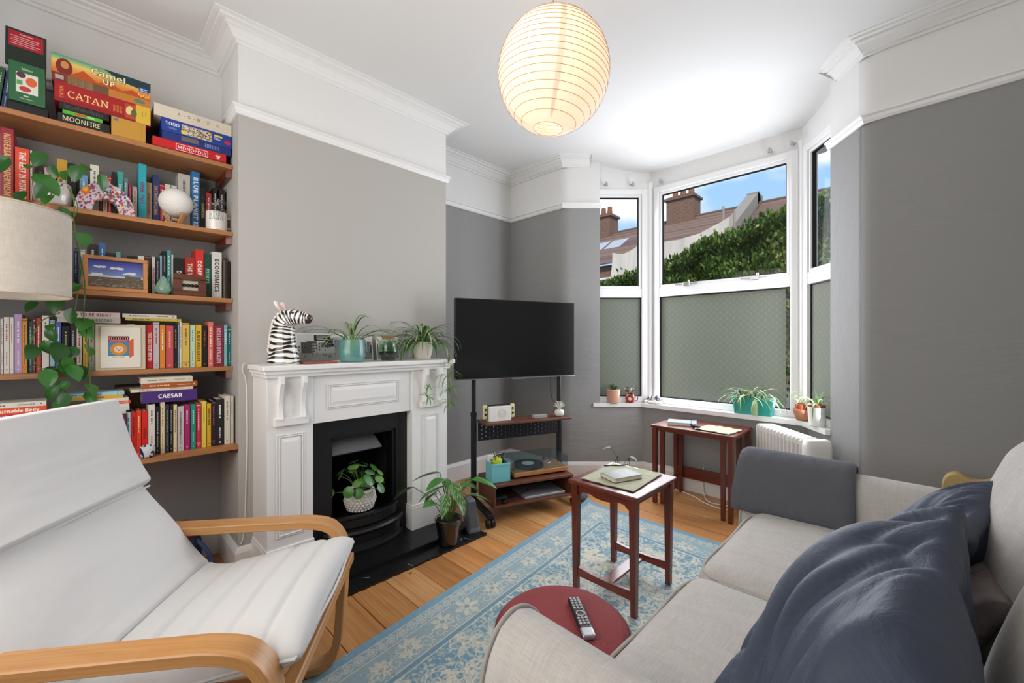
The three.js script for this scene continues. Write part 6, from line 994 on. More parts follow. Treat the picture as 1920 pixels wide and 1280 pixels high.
  const R2 = rng(22), sets = [[], [], []]; for (let i = 0; i < 46; i++) { const a = R2() * 6.28, x = (R2() - 0.5) * 0.2; sets[i % 3].push(blade([x, 0.1, 0.01], Math.abs(Math.sin(a)) > 0.35 && Math.sin(a) < 0 ? -a : a, lerp(0.4, 1.2, R2()), lerp(0.16, 0.36, R2()), 0.009, lerp(1.8, 3.2, R2()))); } sets.forEach((q, i) => part('foliage', keepOff(tr, q, [BAYGLASS[0]]), [M.blade, M.bladeDark, M.bladePale][i], tr).userData.kind = 'stuff');
  part('pale_leaves', Array.from({ length: 12 }, (_, i) => blade([0.02 + 0.004 * i, 0.10, 0.045], 1.2 + i * 0.06, 0.5, 0.2, 0.007, 4.2)), M.bladePale, tr).userData.kind = 'stuff';
  part('yellow_leaf', [blade([-0.06, 0.1, 0], 0.9, 1.3, 0.09, 0.02, 0.8), blade([-0.05, 0.1, 0.01], 2.0, 1.1, 0.08, 0.018, 1.0)], phys(0x9a8a30, 0.6), tr);
  const p4 = thing('stacked_terracotta', 'two stacked terracotta pots with a small plant on the right sill', 'potted plant', [-0.573, S, -3.395]);
  part('bowl', lathe([[0, 0], [0.032, 0], [0.036, 0.006], [0.052, 0.05], [0.056, 0.075], [0.053, 0.078], [0.05, 0.075], [0, 0.06]], 40), terr, p4); part('inner_pot', move(potG(0.038, 0.042, 0.05), 0, 0.062, 0), std(0xa0492c, 0.8), p4); spider(p4, 61, 10, 0.105, 0.13, [M.bladePale, M.leafLight], 0.015, 0.007, [0.5, 1.3], [1.8, 3], BAYGLASS);
  const p5 = thing('white_spider_pot', 'spider plant in a tall white pot at the right end of the sill', 'potted plant', [-0.470, S, -3.235]);
  part('pot', potG(0.042, 0.05, 0.12), M.whitePlastic, p5); part('inner_pot', move(potG(0.044, 0.046, 0.03), 0, 0.105, 0), std(0x8c4a32, 0.8), p5); spider(p5, 67, 20, 0.128, 0.2, [M.blade, M.leafLight], 0.02, 0.01, [0.5, 1.4], [1.8, 3.4], BAYGLASS);
  const vs = thing('wire_plant_stand', 'pale leaves in a small wire stand on the floor of the bay corner', 'potted plant', [-1.80, 0, -3.17], 0.3);
  part('jar', potG(0.035, 0.04, 0.11, 0.003), phys(0xd5dcd8, 0.05, { transmission: 0.9, thickness: 0 }), vs);
  for (const d of [-0.05, 0.05]) part('wire_loop', tube([[d, 0, -0.04], [d, 0.2, -0.03], [d + 0.012, 0.23, 0], [d, 0.2, 0.03], [d, 0, 0.04]], 0.0025, 30, 6), M.black, vs);
  for (const [a, l, h] of [[2.8, 0.10, 0.30], [0.4, 0.07, 0.24]]) { part('stem', tube([[0, 0.03, 0], [Math.cos(a) * l * 0.3, 0.18, Math.sin(a) * l * 0.3], [Math.cos(a) * l, h, Math.sin(a) * l]], 0.002, 16, 6), M.stem, vs); const q = part('leaf', leafGeo(0.07, 0.04, 0.1, 0.2, 0.3), phys(0xb6c4ae, 0.4), vs); q.position.set(Math.cos(a) * l, h, Math.sin(a) * l); q.rotation.y = -a; }
}
// ------------------------------------------------------------------ rug
{
  const rt = canvas(1024, 1664, (x, w, h) => {
    const q = rng(101); x.fillStyle = '#7298ab'; x.fillRect(0, 0, w, h);
    const cream = (a) => `rgba(214,208,190,${a})`;
    const flower = (cx, cy, R, a) => { x.strokeStyle = x.fillStyle = cream(a); x.lineWidth = Math.max(1.5, R * 0.09); const n = 6 + Math.floor(q() * 4), o = q() * 6; for (let k = 0; k < n; k++) { const t = o + k / n * 6.283; x.beginPath(); x.ellipse(cx + Math.cos(t) * R * 0.62, cy + Math.sin(t) * R * 0.62, R * 0.36, R * 0.22, t, 0, 7); q() < 0.6 ? x.fill() : x.stroke(); } x.beginPath(); x.arc(cx, cy, R * 0.28, 0, 7); x.stroke(); x.fillStyle = 'rgba(150,120,84,0.45)'; x.beginPath(); x.arc(cx, cy, R * 0.14, 0, 7); x.fill(); };
    const scroll = (cx, cy, R, t0, dir, a) => { x.strokeStyle = cream(a); x.lineWidth = R * 0.13; x.beginPath(); for (let i = 0; i <= 40; i++) { const f = i / 40, t = t0 + dir * f * 8, rr = R * (1 - f * 0.8); x.lineTo(cx + Math.cos(t) * rr, cy + Math.sin(t) * rr); } x.stroke(); for (let i = 0; i < 7; i++) { const t = t0 + dir * i * 0.55, rr = R * (1.06 - i * 0.04); x.fillStyle = cream(a); x.beginPath(); x.ellipse(cx + Math.cos(t) * rr * 1.15, cy + Math.sin(t) * rr * 1.15, R * 0.22, R * 0.09, t + 0.9, 0, 7); x.fill(); } };
    // field
    for (let i = 0; i < 420; i++) { const px = 170 + q() * (w - 340), py = 170 + q() * (h - 340); q() < 0.5 ? flower(px, py, 14 + q() * 34, 0.55 + q() * 0.4) : scroll(px, py, 18 + q() * 40, q() * 6, q() < 0.5 ? 1 : -1, 0.5 + q() * 0.4); }
    for (let i = 0; i < 3600; i++) { x.fillStyle = cream(0.35 + q() * 0.5); const px = 150 + q() * (w - 300), py = 150 + q() * (h - 300); x.beginPath(); x.ellipse(px, py, 3 + q() * 7, 1.5 + q() * 3, q() * 3, 0, 7); x.fill(); }
    for (let i = 0; i < 70; i++) { const px = 120 + q() * (w - 240), py = 120 + q() * (h - 240), R = 40 + q() * 110; for (let k = 0; k < 260; k++) { const t = q() * 6.283, d = R * Math.sqrt(q()); x.fillStyle = cream(0.25 + q() * 0.4); x.fillRect(px + Math.cos(t) * d, py + Math.sin(t) * d, 2 + q() * 9, 1.5 + q() * 3.5); } }
    // border bands
    const band = (a, b, fill) => { x.strokeStyle = fill; x.lineWidth = b - a; x.strokeRect((a + b) / 2, (a + b) / 2, w - a - b, h - a - b); };
    band(0, 26, '#789fb4'); band(26, 66, '#8ba7b3'); band(66, 150, '#95abb2'); band(150, 162, '#7295a7');
    for (const c of [28, 66, 148, 166]) { x.strokeStyle = cream(0.75); x.lineWidth = 4; x.strokeRect(c, c, w - 2 * c, h - 2 * c); }
    const round = (d, step, f) => { for (let t = d; t < w - d; t += step) { f(t, d); f(t, h - d); } for (let t = d; t < h - d; t += step) { f(d, t); f(w - d, t); } };
    round(46, 30, (px, py) => { x.strokeStyle = cream(0.85); x.lineWidth = 2.5; for (const R of [13, 8, 4]) { x.beginPath(); x.arc(px, py, R, 0, 7); x.stroke(); } });
    round(108, 97, (px, py) => flower(px + (q() - 0.5) * 26, py + (q() - 0.5) * 26, 26 + q() * 14, 0.75)); round(108, 44, (px, py) => scroll(px + 14, py + 10, 20, q() * 6, q() < 0.5 ? 1 : -1, 0.75)); round(108, 9, (px, py) => { x.fillStyle = cream(0.6); x.fillRect(px + (q() - 0.5) * 60, py + (q() - 0.5) * 60, 6, 3); });
    // worn pile: fibres of the ground colour show through
    for (let i = 0; i < 34000; i++) { x.fillStyle = q() < 0.55 ? `rgba(108,146,166,${0.3 + q() * 0.4})` : `rgba(196,200,190,${0.2 + q() * 0.3})`; x.fillRect(q() * w, q() * h, 1 + q() * 5, 1 + q() * 2.5); }
  });
  const A = [-1.787, -2.618], B = [-0.14, -2.628], C = [0.10, 0.06], D = [-1.478, 0.06];
  const f = (dy) => (u, v) => { const x = lerp(lerp(A[0], B[0], u), lerp(D[0], C[0], u), v), z = lerp(lerp(A[1], B[1], u), lerp(D[1], C[1], u), v), c = Math.max(0, 1 - Math.hypot(u * 1.64, v * 2.7) / 0.12); return [x + c * 0.012, 0.0065 + dy + 0.03 * c * c, z + c * 0.008]; };
  const top = sheet(f(0), 50, 80), uv = top.attributes.uv; for (let i = 0; i < uv.count; i++) uv.setY(i, 1 - uv.getY(i));
  const rug = thing('rug', 'large worn blue and cream patterned rug', 'rug');
  part('pile', top, std(0xffffff, 0.95, { map: rt, bumpMap: rep(T.fur, 14, 22), bumpScale: 0.002 }), rug); part('backing', sheet(f(-0.005), 30, 40), std(0x6f93a8, 0.95), rug);
}
// ------------------------------------------------------------------ bentwood armchair
{
  const ch = thing('armchair', 'bent beech armchair with a long white cushion', 'armchair', [-1.498, 0.0068, -0.1365], Math.atan2(0.8038, 0.5949));
  const band = (pts, z, w, th, seg = 60) => { // flat laminated band following a curve in x-y
    const c = new THREE.CatmullRomCurve3(pts.map(([x, y]) => new THREE.Vector3(x, y, 0)), false, 'centripetal'), P = c.getSpacedPoints(seg), n = [];
    for (let i = 0; i <= seg; i++) { const a = P[Math.max(0, i - 1)], b = P[Math.min(seg, i + 1)], l = Math.hypot(b.x - a.x, b.y - a.y); n.push([-(b.y - a.y) / l, (b.x - a.x) / l]); }
    const ring = [[-w / 2 + 0.003, th / 2], [w / 2 - 0.003, th / 2], [w / 2, th / 2 - 0.003], [w / 2, -th / 2 + 0.003], [w / 2 - 0.003, -th / 2], [-w / 2 + 0.003, -th / 2], [-w / 2, -th / 2 + 0.003], [-w / 2, th / 2 - 0.003]], pos = [], uv = []; const L = c.getLength();
    const V = (i, k) => { const [a, b] = ring[k % 8]; return [P[i].x + n[i][0] * b, P[i].y + n[i][1] * b, z + a]; };
    for (let i = 0; i < seg; i++) for (let k = 0; k < 8; k++) { const a = V(i, k), b = V(i + 1, k), d = V(i + 1, k + 1), e = V(i, k + 1), u0 = i / seg * L, u1 = (i + 1) / seg * L, v0 = k * 0.03, v1 = v0 + 0.03; pos.push(...a, ...e, ...d, ...a, ...d, ...b); uv.push(u0, v0, u0, v1, u1, v1, u0, v0, u1, v1, u1, v0); }
    for (const i of [0, seg]) for (let k = 1; k < 7; k++) { pos.push(...V(i, 0), ...V(i, i ? k + 1 : k), ...V(i, i ? k : k + 1)); uv.push(0, 0, 0.02, 0, 0.02, 0.02); }
    const g = new THREE.BufferGeometry(); g.setAttribute('position', new THREE.Float32BufferAttribute(pos, 3)); g.setAttribute('uv', new THREE.Float32BufferAttribute(uv, 2)); g.computeVertexNormals(); return toCreasedNormals(g, 0.5);
  };
  for (const s of [-1, 1]) {
    part('arm', band([[-0.46, 0.515], [-0.30, 0.545], [-0.05, 0.545], [0.20, 0.543], [0.30, 0.540], [0.365, 0.522], [0.402, 0.475], [0.412, 0.41], [0.405, 0.25], [0.39, 0.10], [0.36, 0.035], [0.30, 0.0145], [0.10, 0.0145], [-0.20, 0.0145], [-0.44, 0.0145]], s * 0.315, 0.066, 0.028, 90), M.beech, ch);
    part('seat_rail', band([[-0.415, 0.985], [-0.35, 0.78], [-0.235, 0.54], [-0.13, 0.37], [-0.04, 0.315], [0.06, 0.318], [0.24, 0.355], [0.40, 0.388]], s * 0.252, 0.05, 0.024, 60), M.beech, ch);
    part('rear_strut', band([[-0.44, 0.03], [-0.36, 0.20], [-0.24, 0.36], [-0.18, 0.42]], s * 0.285, 0.045, 0.022, 24), M.beech, ch);
  }
  part('front_rail', box(0.405, 0.372, -0.352, 0.44, 0.405, 0.352, 0.006, 2), M.beech, ch); part('top_rail', box(-0.43, 0.93, -0.25, -0.41, 0.975, 0.25, 0.005, 2), M.beech, ch); part('rear_rail', box(-0.20, 0.385, -0.30, -0.18, 0.43, 0.30, 0.005, 2), M.beech, ch);
  // cushion swept along the chair's profile; d = along, e = across
  const cloth = std(new THREE.Color().setRGB(0.62, 0.615, 0.605), 0.92, { bumpMap: rep(T.weave, 12, 12), bumpScale: 0.0004 });
  const prof = new THREE.CatmullRomCurve3([[-0.375, 0.985], [-0.318, 0.80], [-0.245, 0.655], [-0.165, 0.53], [-0.085, 0.435], [-0.025, 0.392], [0.05, 0.383], [0.20, 0.412], [0.33, 0.438], [0.462, 0.452]].map(([x, y]) => new THREE.Vector3(x, y, 0)), false, 'centripetal');
  const N = 120, PP = prof.getSpacedPoints(N), nn = PP.map((p, i) => { const a = PP[Math.max(0, i - 1)], b = PP[Math.min(N, i + 1)], l = Math.hypot(b.x - a.x, b.y - a.y); return [(b.y - a.y) / l * -1, (b.x - a.x) / l]; });
  const swept = (t0, t1, hw, th, puff, seamAt, lift, wr) => sheet((u, v) => {
    const t = lerp(t0, t1, v), f = t * N, i = Math.min(N - 1, Math.floor(f)), k = f - i, px = lerp(PP[i].x, PP[i + 1].x, k), py = lerp(PP[i].y, PP[i + 1].y, k), nx = lerp(nn[i][0], nn[i + 1][0], k), ny = lerp(nn[i][1], nn[i + 1][1], k);
    const a = u * 6.2832, ca = Math.cos(a), sa = Math.sin(a), ex = Math.sign(ca) * Math.pow(Math.abs(ca), 0.42), ey = Math.sign(sa) * Math.pow(Math.abs(sa), 0.62);
    const en = clamp(Math.min(v, 1 - v) * 24), end = Math.sqrt(1 - (1 - en) * (1 - en)); let T2 = th * end;
    if (seamAt.length) T2 *= 1 + 0.55 * Math.exp(-(((t - 0.40) / 0.10) ** 2)); let s = 1; for (const q of seamAt) s = Math.min(s, clamp(Math.abs(t - q) / 0.014)); T2 *= lerp(0.62, 1, Math.sqrt(s));
    const z = ex * hw * lerp(0.93, 1, end) * (seamAt.length ? 1 + 0.05 * Math.exp(-(((t - 0.42) / 0.12) ** 2)) : 1), rx = ex * (1 - 0.0), edge = clamp((1 - Math.abs(rx)) * 6);
    const n2 = wr * fbm(t * 6.5 + 3, rx * 1.5, 1) * edge + (t > 0.5 ? 0.45 * wr * Math.abs(nz(t * 15 + rx * 1.2, rx * 2.2, 4)) * edge : 0), off = lift + ey * T2 + (ey > 0 ? (puff * (1 - rx * rx) + n2) * end : 0);
    return [px + nx * off, py + ny * off, z];
  }, 56, 190, 1.2, (t1 - t0) * 1.3);
  const cu = part('cushion', swept(0.04, 1.0, 0.288, 0.034, 0.018, [0.57, 0.68, 0.765, 0.85, 0.925], 0.028, 0.012), cloth, ch);
  part('head_pad', swept(-0.0, 0.268, 0.302, 0.050, 0.026, [], 0.044, 0.016), cloth, ch);
  const pipe = (z, off, t0, t1) => tube(Array.from({ length: 40 }, (_, i) => { const t = lerp(t0, t1, i / 39), j = Math.min(N, Math.round(t * N)); return [PP[j].x + nn[j][0] * off, PP[j].y + nn[j][1] * off, z]; }), 0.004, 90, 6);
  part('piping', [pipe(-0.288, 0.03, 0.27, 0.99), pipe(0.288, 0.03, 0.27, 0.99), tube([[PP[118].x + 0.004, PP[118].y + 0.03, -0.285], [PP[120].x + 0.004, PP[120].y + 0.033, 0], [PP[118].x + 0.004, PP[118].y + 0.03, 0.285]], 0.004, 24, 6)], cloth, cu);
  part('seam_cord', tube([[PP[33].x + nn[33][0] * 0.062, PP[33].y + nn[33][1] * 0.062, -0.286], [PP[33].x + nn[33][0] * 0.082, PP[33].y + nn[33][1] * 0.082, 0], [PP[33].x + nn[33][0] * 0.062, PP[33].y + nn[33][1] * 0.062, 0.286]], 0.004, 24, 6), cloth, cu);
}
// ------------------------------------------------------------------ sofa
{
  const sf = thing('sofa', 'two seat pale beige fabric sofa', 'sofa');
  const fab = std(new THREE.Color().setRGB(0.56, 0.53, 0.495), 0.95, { map: rep(T.linen, 2.2, 2.2), bumpMap: rep(T.weave, 9, 9), bumpScale: 0.0012 });
  part('base', box(-0.50, 0.075, -2.24, 0.50, 0.31, -0.56, 0.02), fab, sf);
  const seat = (z0, z1) => { const g = softBox(0.68, 0.185, z1 - z0, 0.055, [0.012, 0.028, 0.006], [30, 12, 26], (v, X, Y, Z) => { if (Y > 0) v.y += 0.004 * fbm(v.x * 6, v.z * 6, 2); }); g.translate(-0.185, 0.378, (z0 + z1) / 2); return g; };
  const rim = (x0, x1, z0, z1, y, r = 0.05) => tube([[x1, y, z0 + 0.012], [x0 + r, y, z0 + 0.012], [x0 + 0.01, y, z0 + r], [x0 + 0.004, y, (z0 + z1) / 2], [x0 + 0.01, y, z1 - r], [x0 + r, y, z1 - 0.012], [x1, y, z1 - 0.012]], 0.005, 90, 8);
  for (const [a, b] of [[-1.368, -0.735], [-2.055, -1.372]]) { const c = part('seat_cushion', seat(a, b), fab, sf); part('piping', rim(-0.522, 0.14, a, b, 0.452), fab, c); }
  // arms: section leaning outwards with a round top, piped front face
  const SEC = [[0.0, 0.09], [0.0, 0.25], [0.0, 0.40], [0.012, 0.50], [0.038, 0.585], [0.08, 0.642], [0.13, 0.664], [0.178, 0.646], [0.212, 0.59], [0.222, 0.50], [0.218, 0.38], [0.205, 0.25], [0.19, 0.09]];
  const secC = new THREE.CatmullRomCurve3([...SEC, [0.1, 0.085]].map(([d, y]) => new THREE.Vector3(d, y, 0)), true);
  const SP = secC.getSpacedPoints(60), sec = (u) => { const f = (u % 1) * 60, i = Math.floor(f), k = f - i, a = SP[i], b = SP[(i + 1) % 61]; return [lerp(a.x, b.x, k), lerp(a.y, b.y, k)]; };
  const armG = (zi, s) => sheet((u, v) => { const [d, y] = sec(u); let x, k = 1; if (v < 0.12) { k = Math.sin(v / 0.12 * 1.5708); x = -0.592 + 0.012 * (1 - Math.sqrt(1 - (1 - v / 0.12) ** 2)) * 0 + 0.010 * k * k; } else x = lerp(-0.580, 0.46, (v - 0.12) / 0.88); const cd = 0.11, cy = 0.40; return [x, lerp(cy, y, k) + (v > 0.12 ? -0.006 * (v - 0.12) : 0), zi + s * lerp(cd, d, k)]; }, 90, 60, 1.5, 1.2);
  const nearArm = part('arm', armG(-0.73, 1), fab, sf), farArm = part('arm', armG(-2.06, -1), fab, sf);
  const ringG = (zi, s) => tube(Array.from({ length: 48 }, (_, i) => { const [d, y] = sec(i / 48); return [-0.582, y, zi + s * d]; }), 0.0055, 140, 8, true);
  part('piping', ringG(-0.73, 1), fab, nearArm); part('piping', ringG(-2.06, -1), fab, farArm);
  const lean = (v, X, Y) => { v.x += 0.085 * (Y * 0.5 + 0.5); };
  const back = (z0, z1) => { const g = softBox(0.24, 0.50, z1 - z0, 0.085, [0.035, 0.02, 0.006], [14, 26, 26], (v, X, Y, Z) => { v.x += 0.075 * Y; v.x += 0.006 * fbm(v.y * 5, v.z * 5, 3); }); g.translate(0.265, 0.672, (z0 + z1) / 2); return g; };
  part('back_cushion', back(-1.368, -0.70), fab, sf); part('back_cushion', back(-2.09, -1.372), fab, sf);
  part('back_frame', softBox(0.16, 0.74, 1.70, 0.05, [0, 0, 0], [8, 14, 20], (v, X, Y) => { v.x += 0.05 * Y; }).translate(0.47, 0.445, -1.40), fab, sf);
  for (const x of [-0.44, 0.44]) for (const z of [-2.2, -0.62]) part('leg', leg(x, z, 0.07, 0.022, 0.018).translate(0, 0.0066, 0), M.mahog, sf);
}
// rumpled pillow: two puffed faces meeting in a seam
function pillowGeo(w, h, t, seed, wr) {
  const f = (s) => (u, v) => {
    const a = u * 2 - 1, b = v * 2 - 1, ea = 1 - Math.pow(Math.abs(a), 3.2), eb = 1 - Math.pow(Math.abs(b), 3.2), k = Math.pow(Math.max(0, ea * eb), 0.48);
    const pinch = 1 - 0.07 * (1 - b * b) * a * a - 0, px = a * w / 2 * (1 - 0.06 * (1 - Math.pow(Math.abs(b), 2)) * Math.abs(a)), py = b * h / 2 * (1 - 0.08 * (1 - a * a) * Math.abs(b));
    const q1 = a * 0.75 + b * 0.66, q2 = -a * 0.66 + b * 0.75, wob = 0.35 * nz(a * 1.3, b * 1.3, seed + 3), big = nz(q1 * 0.55 + seed, (q2 + wob) * 2.2, seed), mid = nz(q1 * 0.8 + 4, (q2 + wob) * 5.0, seed + 5), fine = nz(q1 * 2.6 - b, (q2 + wob) * 11, seed + 9);
    return [px, py, s * (t / 2 * k) + s * wr * k * (1.0 * big - 0.9 * Math.pow(1 - Math.abs(big), 5) + 0.7 * mid - 0.45 * Math.pow(1 - Math.abs(mid), 6) + 0.16 * fine)];
  };
  return smooth(merge([sheet(f(1), 100, 80, w, h), sheet(f(-1), 100, 80, w, h)].map((g, i) => { if (i) { const x = g.index.array; for (let k = 0; k < x.length; k += 3) [x[k], x[k + 1]] = [x[k + 1], x[k]]; } return g; })));
}
{
  const navy = std(new THREE.Color().setRGB(0.030, 0.042, 0.072), 0.62, { bumpMap: rep(T.plaster, 3, 3), bumpScale: 0.003 });
  const put = (name, label, geo, c, w, h) => { const m = solo(name, geo, navy, label, 'pillow', c), W = new THREE.Vector3(...w).normalize(), H = new THREE.Vector3(...h), N = new THREE.Vector3(); H.addScaledVector(W, -H.dot(W)).normalize(); N.crossVectors(W, H); m.quaternion.setFromRotationMatrix(new THREE.Matrix4().makeBasis(W, H, N)); return m; };
  put('navy_pillow', 'large rumpled navy pillow at the near end of the sofa', pillowGeo(0.86, 0.46, 0.21, 2.3, 0.040), [-0.105, 0.632, -1.02], [0.06, 0.04, -1], [0.66, 0.75, 0.05]);
  put('navy_pillow', 'rumpled navy pillow at the far end of the sofa', pillowGeo(0.62, 0.42, 0.17, 6.1, 0.03), [0.02, 0.60, -1.77], [0.26, 0.06, -1], [0.62, 0.76, 0.2]);
  put('beige_cushion', 'small mauve grey cushion half hidden behind the navy pillows', pillowGeo(0.30, 0.24, 0.10, 9.1, 0.008), [0.075, 0.55, -1.50], [0.05, 0, -1], [0.5, 0.85, 0]).material = std(0x8d7f7c, 0.95, { map: rep(T.linen, 3, 3) });
}
{
  // fleece throw folded over the far arm
  const pr = [[-2.034, 0.45], [-2.040, 0.50], [-2.058, 0.56], [-2.092, 0.625], [-2.14, 0.672], [-2.192, 0.688], [-2.244, 0.672], [-2.286, 0.61], [-2.30, 0.52], [-2.298, 0.42], [-2.29, 0.34]];
  const c = new THREE.CatmullRomCurve3(pr.map(([z, y]) => new THREE.Vector3(0, y, z))), th = 0.026, P = c.getSpacedPoints(60);
  const g = sheet((u, v) => { // closed section: out along the top face, back along the lower one
    const loop = u < 0.5 ? u * 2 : 2 - u * 2, side = u < 0.5 ? 1 : -1, f = loop * 60, i = Math.min(59, Math.floor(f)), k = f - i, p = P[i].clone().lerp(P[i + 1], k), d = P[i + 1].clone().sub(P[i]).normalize(), ny = -d.z, nzz = d.y;
    const endU = Math.pow(clamp(Math.min(loop, 1 - loop) * 24), 0.5), endV = Math.pow(clamp(Math.min(v, 1 - v) * 14), 0.5), w = th * 0.5 * endU * endV + 0.0005, x = lerp(-0.605, -0.185, v) + 0.014 * nz(loop * 4, v * 2, 3) + 0.05 * (loop < 0.3 ? (0.3 - loop) : 0) * (v - 0.5), q = 0.005 * fbm(loop * 8, v * 6, 5);
    const off = w * side + (side > 0 ? q : 0); return [x, p.y + ny * off, p.z + nzz * off];
  }, 150, 50, 1.2, 0.5);
  solo('grey_throw', g, phys(new THREE.Color().setRGB(0.11, 0.115, 0.13), 1, { sheen: 1, sheenColor: new THREE.Color(0.35, 0.36, 0.4), sheenRoughness: 0.5, bumpMap: rep(T.fur, 9, 5), bumpScale: 0.006 }), 'grey fleece throw folded over the far sofa arm', 'blanket');
}
{
  const p = thing('red_pouffe', 'round red velvet pouffe beside the near sofa arm', 'pouffe', [-0.737, 0.0068, -0.955]);
  const vel = phys(new THREE.Color().setRGB(0.22, 0.030, 0.033), 0.85, { sheen: 0.6, sheenColor: new THREE.Color(0.6, 0.2, 0.2), sheenRoughness: 0.4, bumpMap: rep(T.fur, 3, 3), bumpScale: 0.003 });
  part('pouffe_body', lathe([[0, 0], [0.178, 0], [0.186, 0.012], [0.19, 0.05], [0.192, 0.2], [0.191, 0.35], [0.186, 0.378], [0.17, 0.392], [0.12, 0.400], [0, 0.402]], 72), vel, p);
  const ring = new THREE.TorusGeometry(0.189, 0.005, 8, 72); ring.rotateX(Math.PI / 2); ring.translate(0, 0.368, 0); part('piping', ring, vel, p);
  const rc = thing('remote_control', 'black television remote lying on the red pouffe', 'remote control', [-0.690, 0.4088, -0.982], -0.686);
  part('remote_body', box(-0.085, 0, -0.019, 0.085, 0.014, 0.019, 0.006), std(0x17181a, 0.4), rc);
  part('silver_end', box(0.05, 0.0005, -0.0185, 0.0852, 0.0146, 0.0185, 0.005), std(0xa9a9a9, 0.35, { metalness: 0.7 }), rc);
  const bm = std(0xa5a6a8, 0.5); for (let i = 0; i < 11; i++) for (let j = -1; j <= 1; j++) { if (i > 4 && i < 8) continue; part('button', cbox(0.007, 0.003, 0.007, 0.001, -0.075 + i * 0.0112, 0.0148, j * 0.0105), bm, rc); }
  const t = new THREE.TorusGeometry(0.011, 0.002, 8, 30); t.rotateX(Math.PI / 2); t.translate(-0.005, 0.0148, 0); part('navigation_ring', t, bm, rc);
}
// ------------------------------------------------------------------ lamps
{
  const l = thing('floor_lamp', 'floor lamp with an oatmeal linen drum shade', 'lamp', [-2.277, 0, 0.243]);
  const lin = phys(new THREE.Color().setRGB(0.66, 0.60, 0.52), 1, { map: rep(T.linen, 4, 1), transmission: 0.25, thickness: 0, bumpMap: rep(T.weave, 20, 5), bumpScale: 0.0006 });
  part('base', lathe([[0, 0], [0.13, 0], [0.135, 0.006], [0.13, 0.016], [0.03, 0.024], [0, 0.024]], 40), M.darkMetal, l); part('pole', cyl(0.01, 0.01, 1.40, 0, 0.72, 0, 16), M.darkMetal, l);
  part('shade', (() => { const g = new THREE.CylinderGeometry(0.2, 0.2, 0.30, 72, 1, true); g.translate(0, 1.51, 0); return g; })(), lin, l);
  const rims = [1.362, 1.658].map((y) => { const t = new THREE.TorusGeometry(0.2, 0.0028, 8, 72); t.rotateX(Math.PI / 2); t.translate(0, y, 0); return t; }); part('shade_rim', rims, std(0xb9ab96, 0.8), l);
  part('shade_spider', [cbox(0.39, 0.005, 0.005, 0, 0, 1.42, 0), cbox(0.005, 0.005, 0.39, 0, 0, 1.42, 0)], M.darkMetal, l);
}
{
  const l = thing('paper_lantern', 'round cream paper lantern with a lit bulb hanging from the ceiling', 'lamp', [-1.072, 2.292, -1.332]);
  const R = 0.226, tilt = new THREE.Matrix4().makeRotationAxis(new THREE.Vector3(0.55, 0, 0.83).normalize(), -0.10);
  const paper = phys(new THREE.Color().setRGB(0.95, 0.87, 0.80), 1, { transmission: 0.5, thickness: 0 });
  const Y = (v) => lerp(-0.965, 0.972, v), n = 20;
  const sh = sheet((u, v) => { const y = Y(v), a = u * 6.2832, sag = 1 - 0.010 * Math.abs(Math.sin(v * n * Math.PI)), r = R * Math.sqrt(Math.max(0, 1 - y * y)) * sag * (1 - 0.004 * Math.abs(Math.sin(a * 4))); return [Math.cos(a) * r, y * R * 1.02, Math.sin(a) * r]; }, 96, 120); sh.applyMatrix4(tilt); part('paper_shade', sh, paper, l);
  for (let i = 0; i <= n; i++) { const y = Y(i / n), t = new THREE.TorusGeometry(R * Math.sqrt(1 - y * y), 0.0009, 6, 90); t.rotateX(Math.PI / 2); t.translate(0, y * R * 1.02, 0); t.applyMatrix4(tilt); part('wire_hoop', t, std(0xa98a63, 0.7), l); }
  for (let k = 0; k < 4; k++) { const g = sheet((u, v) => { const y = Y(lerp(0.02, 0.98, v)), a = 0.75 + k * 1.5708 + (u - 0.5) * 0.11, r = R * Math.sqrt(1 - y * y) * 0.985; return [Math.cos(a) * r, y * R * 1.02, Math.sin(a) * r]; }, 4, 60); g.applyMatrix4(tilt); part('paper_overlap', g, paper, l); }
  part('wire_frame', (() => { const g = tube([[0.02, -0.22, 0], [0.05, -0.17, 0.01], [0.03, 0.0, 0.0], [0.0, 0.19, 0]], 0.0014, 24, 6); return g; })(), M.steel, l);
  const bulb = new THREE.SphereGeometry(0.032, 20, 16); bulb.translate(0.035, 0.035, 0.085); part('bulb', bulb, new THREE.MeshStandardMaterial({ color: 0xfff0dc, emissive: 0xffdcae, emissiveIntensity: 4 }), l);
  part('bulb_holder', cyl(0.018, 0.018, 0.06, 0.02, 0.095, 0.05, 16), M.whitePlastic, l); part('cord', cyl(0.003, 0.003, 0.37, 0, 0.315, 0, 8), std(0xb7a98f, 0.7), l); part('ceiling_rose', lathe([[0, 0.5], [0.045, 0.498], [0.04, 0.485], [0.012, 0.47], [0, 0.468]], 30), M.whitePlastic, l);
  const pl = new THREE.PointLight(0xffcba0, 0.105); pl.position.set(0.035, 0.035, 0.085); pl.castShadow = true; pl.shadow.radius = 1.6; pl.name = 'lantern_bulb'; l.add(pl);
}
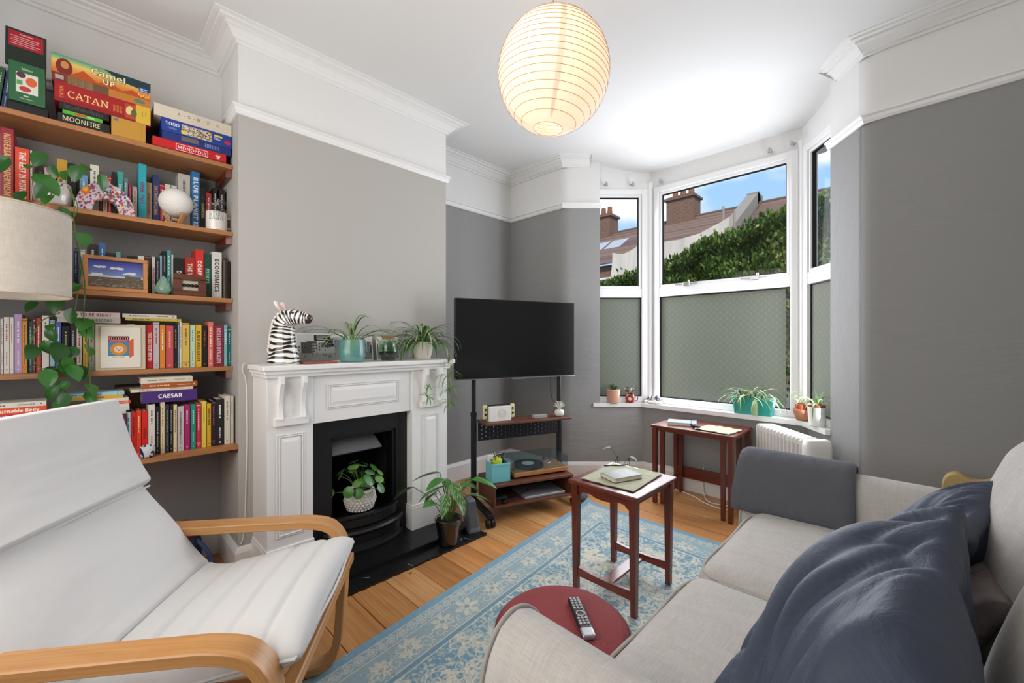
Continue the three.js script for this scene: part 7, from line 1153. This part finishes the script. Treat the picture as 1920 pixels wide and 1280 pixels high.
// ------------------------------------------------------------------ odds and ends
{
  solo('mantel_cable', tube([[-2.44, 1.09, -0.562], [-2.46, 1.085, -0.552], [-2.472, 1.05, -0.551], [-2.4815, 1.02, -0.565], [-2.4815, 0.80, -0.572], [-2.4815, 0.45, -0.568], [-2.4815, 0.19, -0.556], [-2.478, 0.165, -0.545]], 0.0028, 60, 6), M.whitePlastic, 'thin white cable running down beside the left of the mantel', 'cable');
  const b = thing('backpack', 'dark blue bag with a red and black top behind the armchair', 'bag', [-2.66, 0.0, -0.30], 0.2);
  part('bag_body', softBox(0.16, 0.24, 0.18, 0.04, [0.02, 0.01, 0.02], [10, 12, 10]).translate(0, 0.12, 0), std(0x232b48, 0.8, { bumpMap: rep(T.weave, 10, 10), bumpScale: 0.001 }), b); part('bag_flap', softBox(0.165, 0.05, 0.185, 0.02, [0.01, 0.012, 0.01], [8, 6, 8]).translate(0, 0.245, 0), std(0x8c1f1f, 0.7), b); part('strap', tube([[0.07, 0.2, -0.07], [0.12, 0.14, -0.10], [0.13, 0.05, -0.12], [0.10, 0.012, -0.10]], 0.010, 24, 8), std(0x3b4a7a, 0.8), b);
  const s = new THREE.Shape(); s.moveTo(-0.19, 0); s.lineTo(-0.19, 0.56); s.bezierCurveTo(-0.19, 0.63, -0.11, 0.64, -0.07, 0.622); s.bezierCurveTo(-0.03, 0.605, 0.03, 0.605, 0.07, 0.622); s.bezierCurveTo(0.11, 0.64, 0.19, 0.63, 0.19, 0.56); s.lineTo(0.19, 0); s.lineTo(-0.19, 0);
  solo('wavy_headboard', metricUV(new THREE.ExtrudeGeometry(s, { depth: 0.06, bevelEnabled: true, bevelSize: 0.006, bevelThickness: 0.006, bevelSegments: 2 }).scale(0.56, 0.955, 0.8)), std(0xb59a63, 0.6), 'pale wooden board with a wavy top edge behind the far sofa arm', 'board', [0.178, 0.008, -2.74]);
}
scene.traverse((o) => { if (o.isMesh) { o.castShadow = true; o.receiveShadow = true; } });
renderer.render(scene, camera);
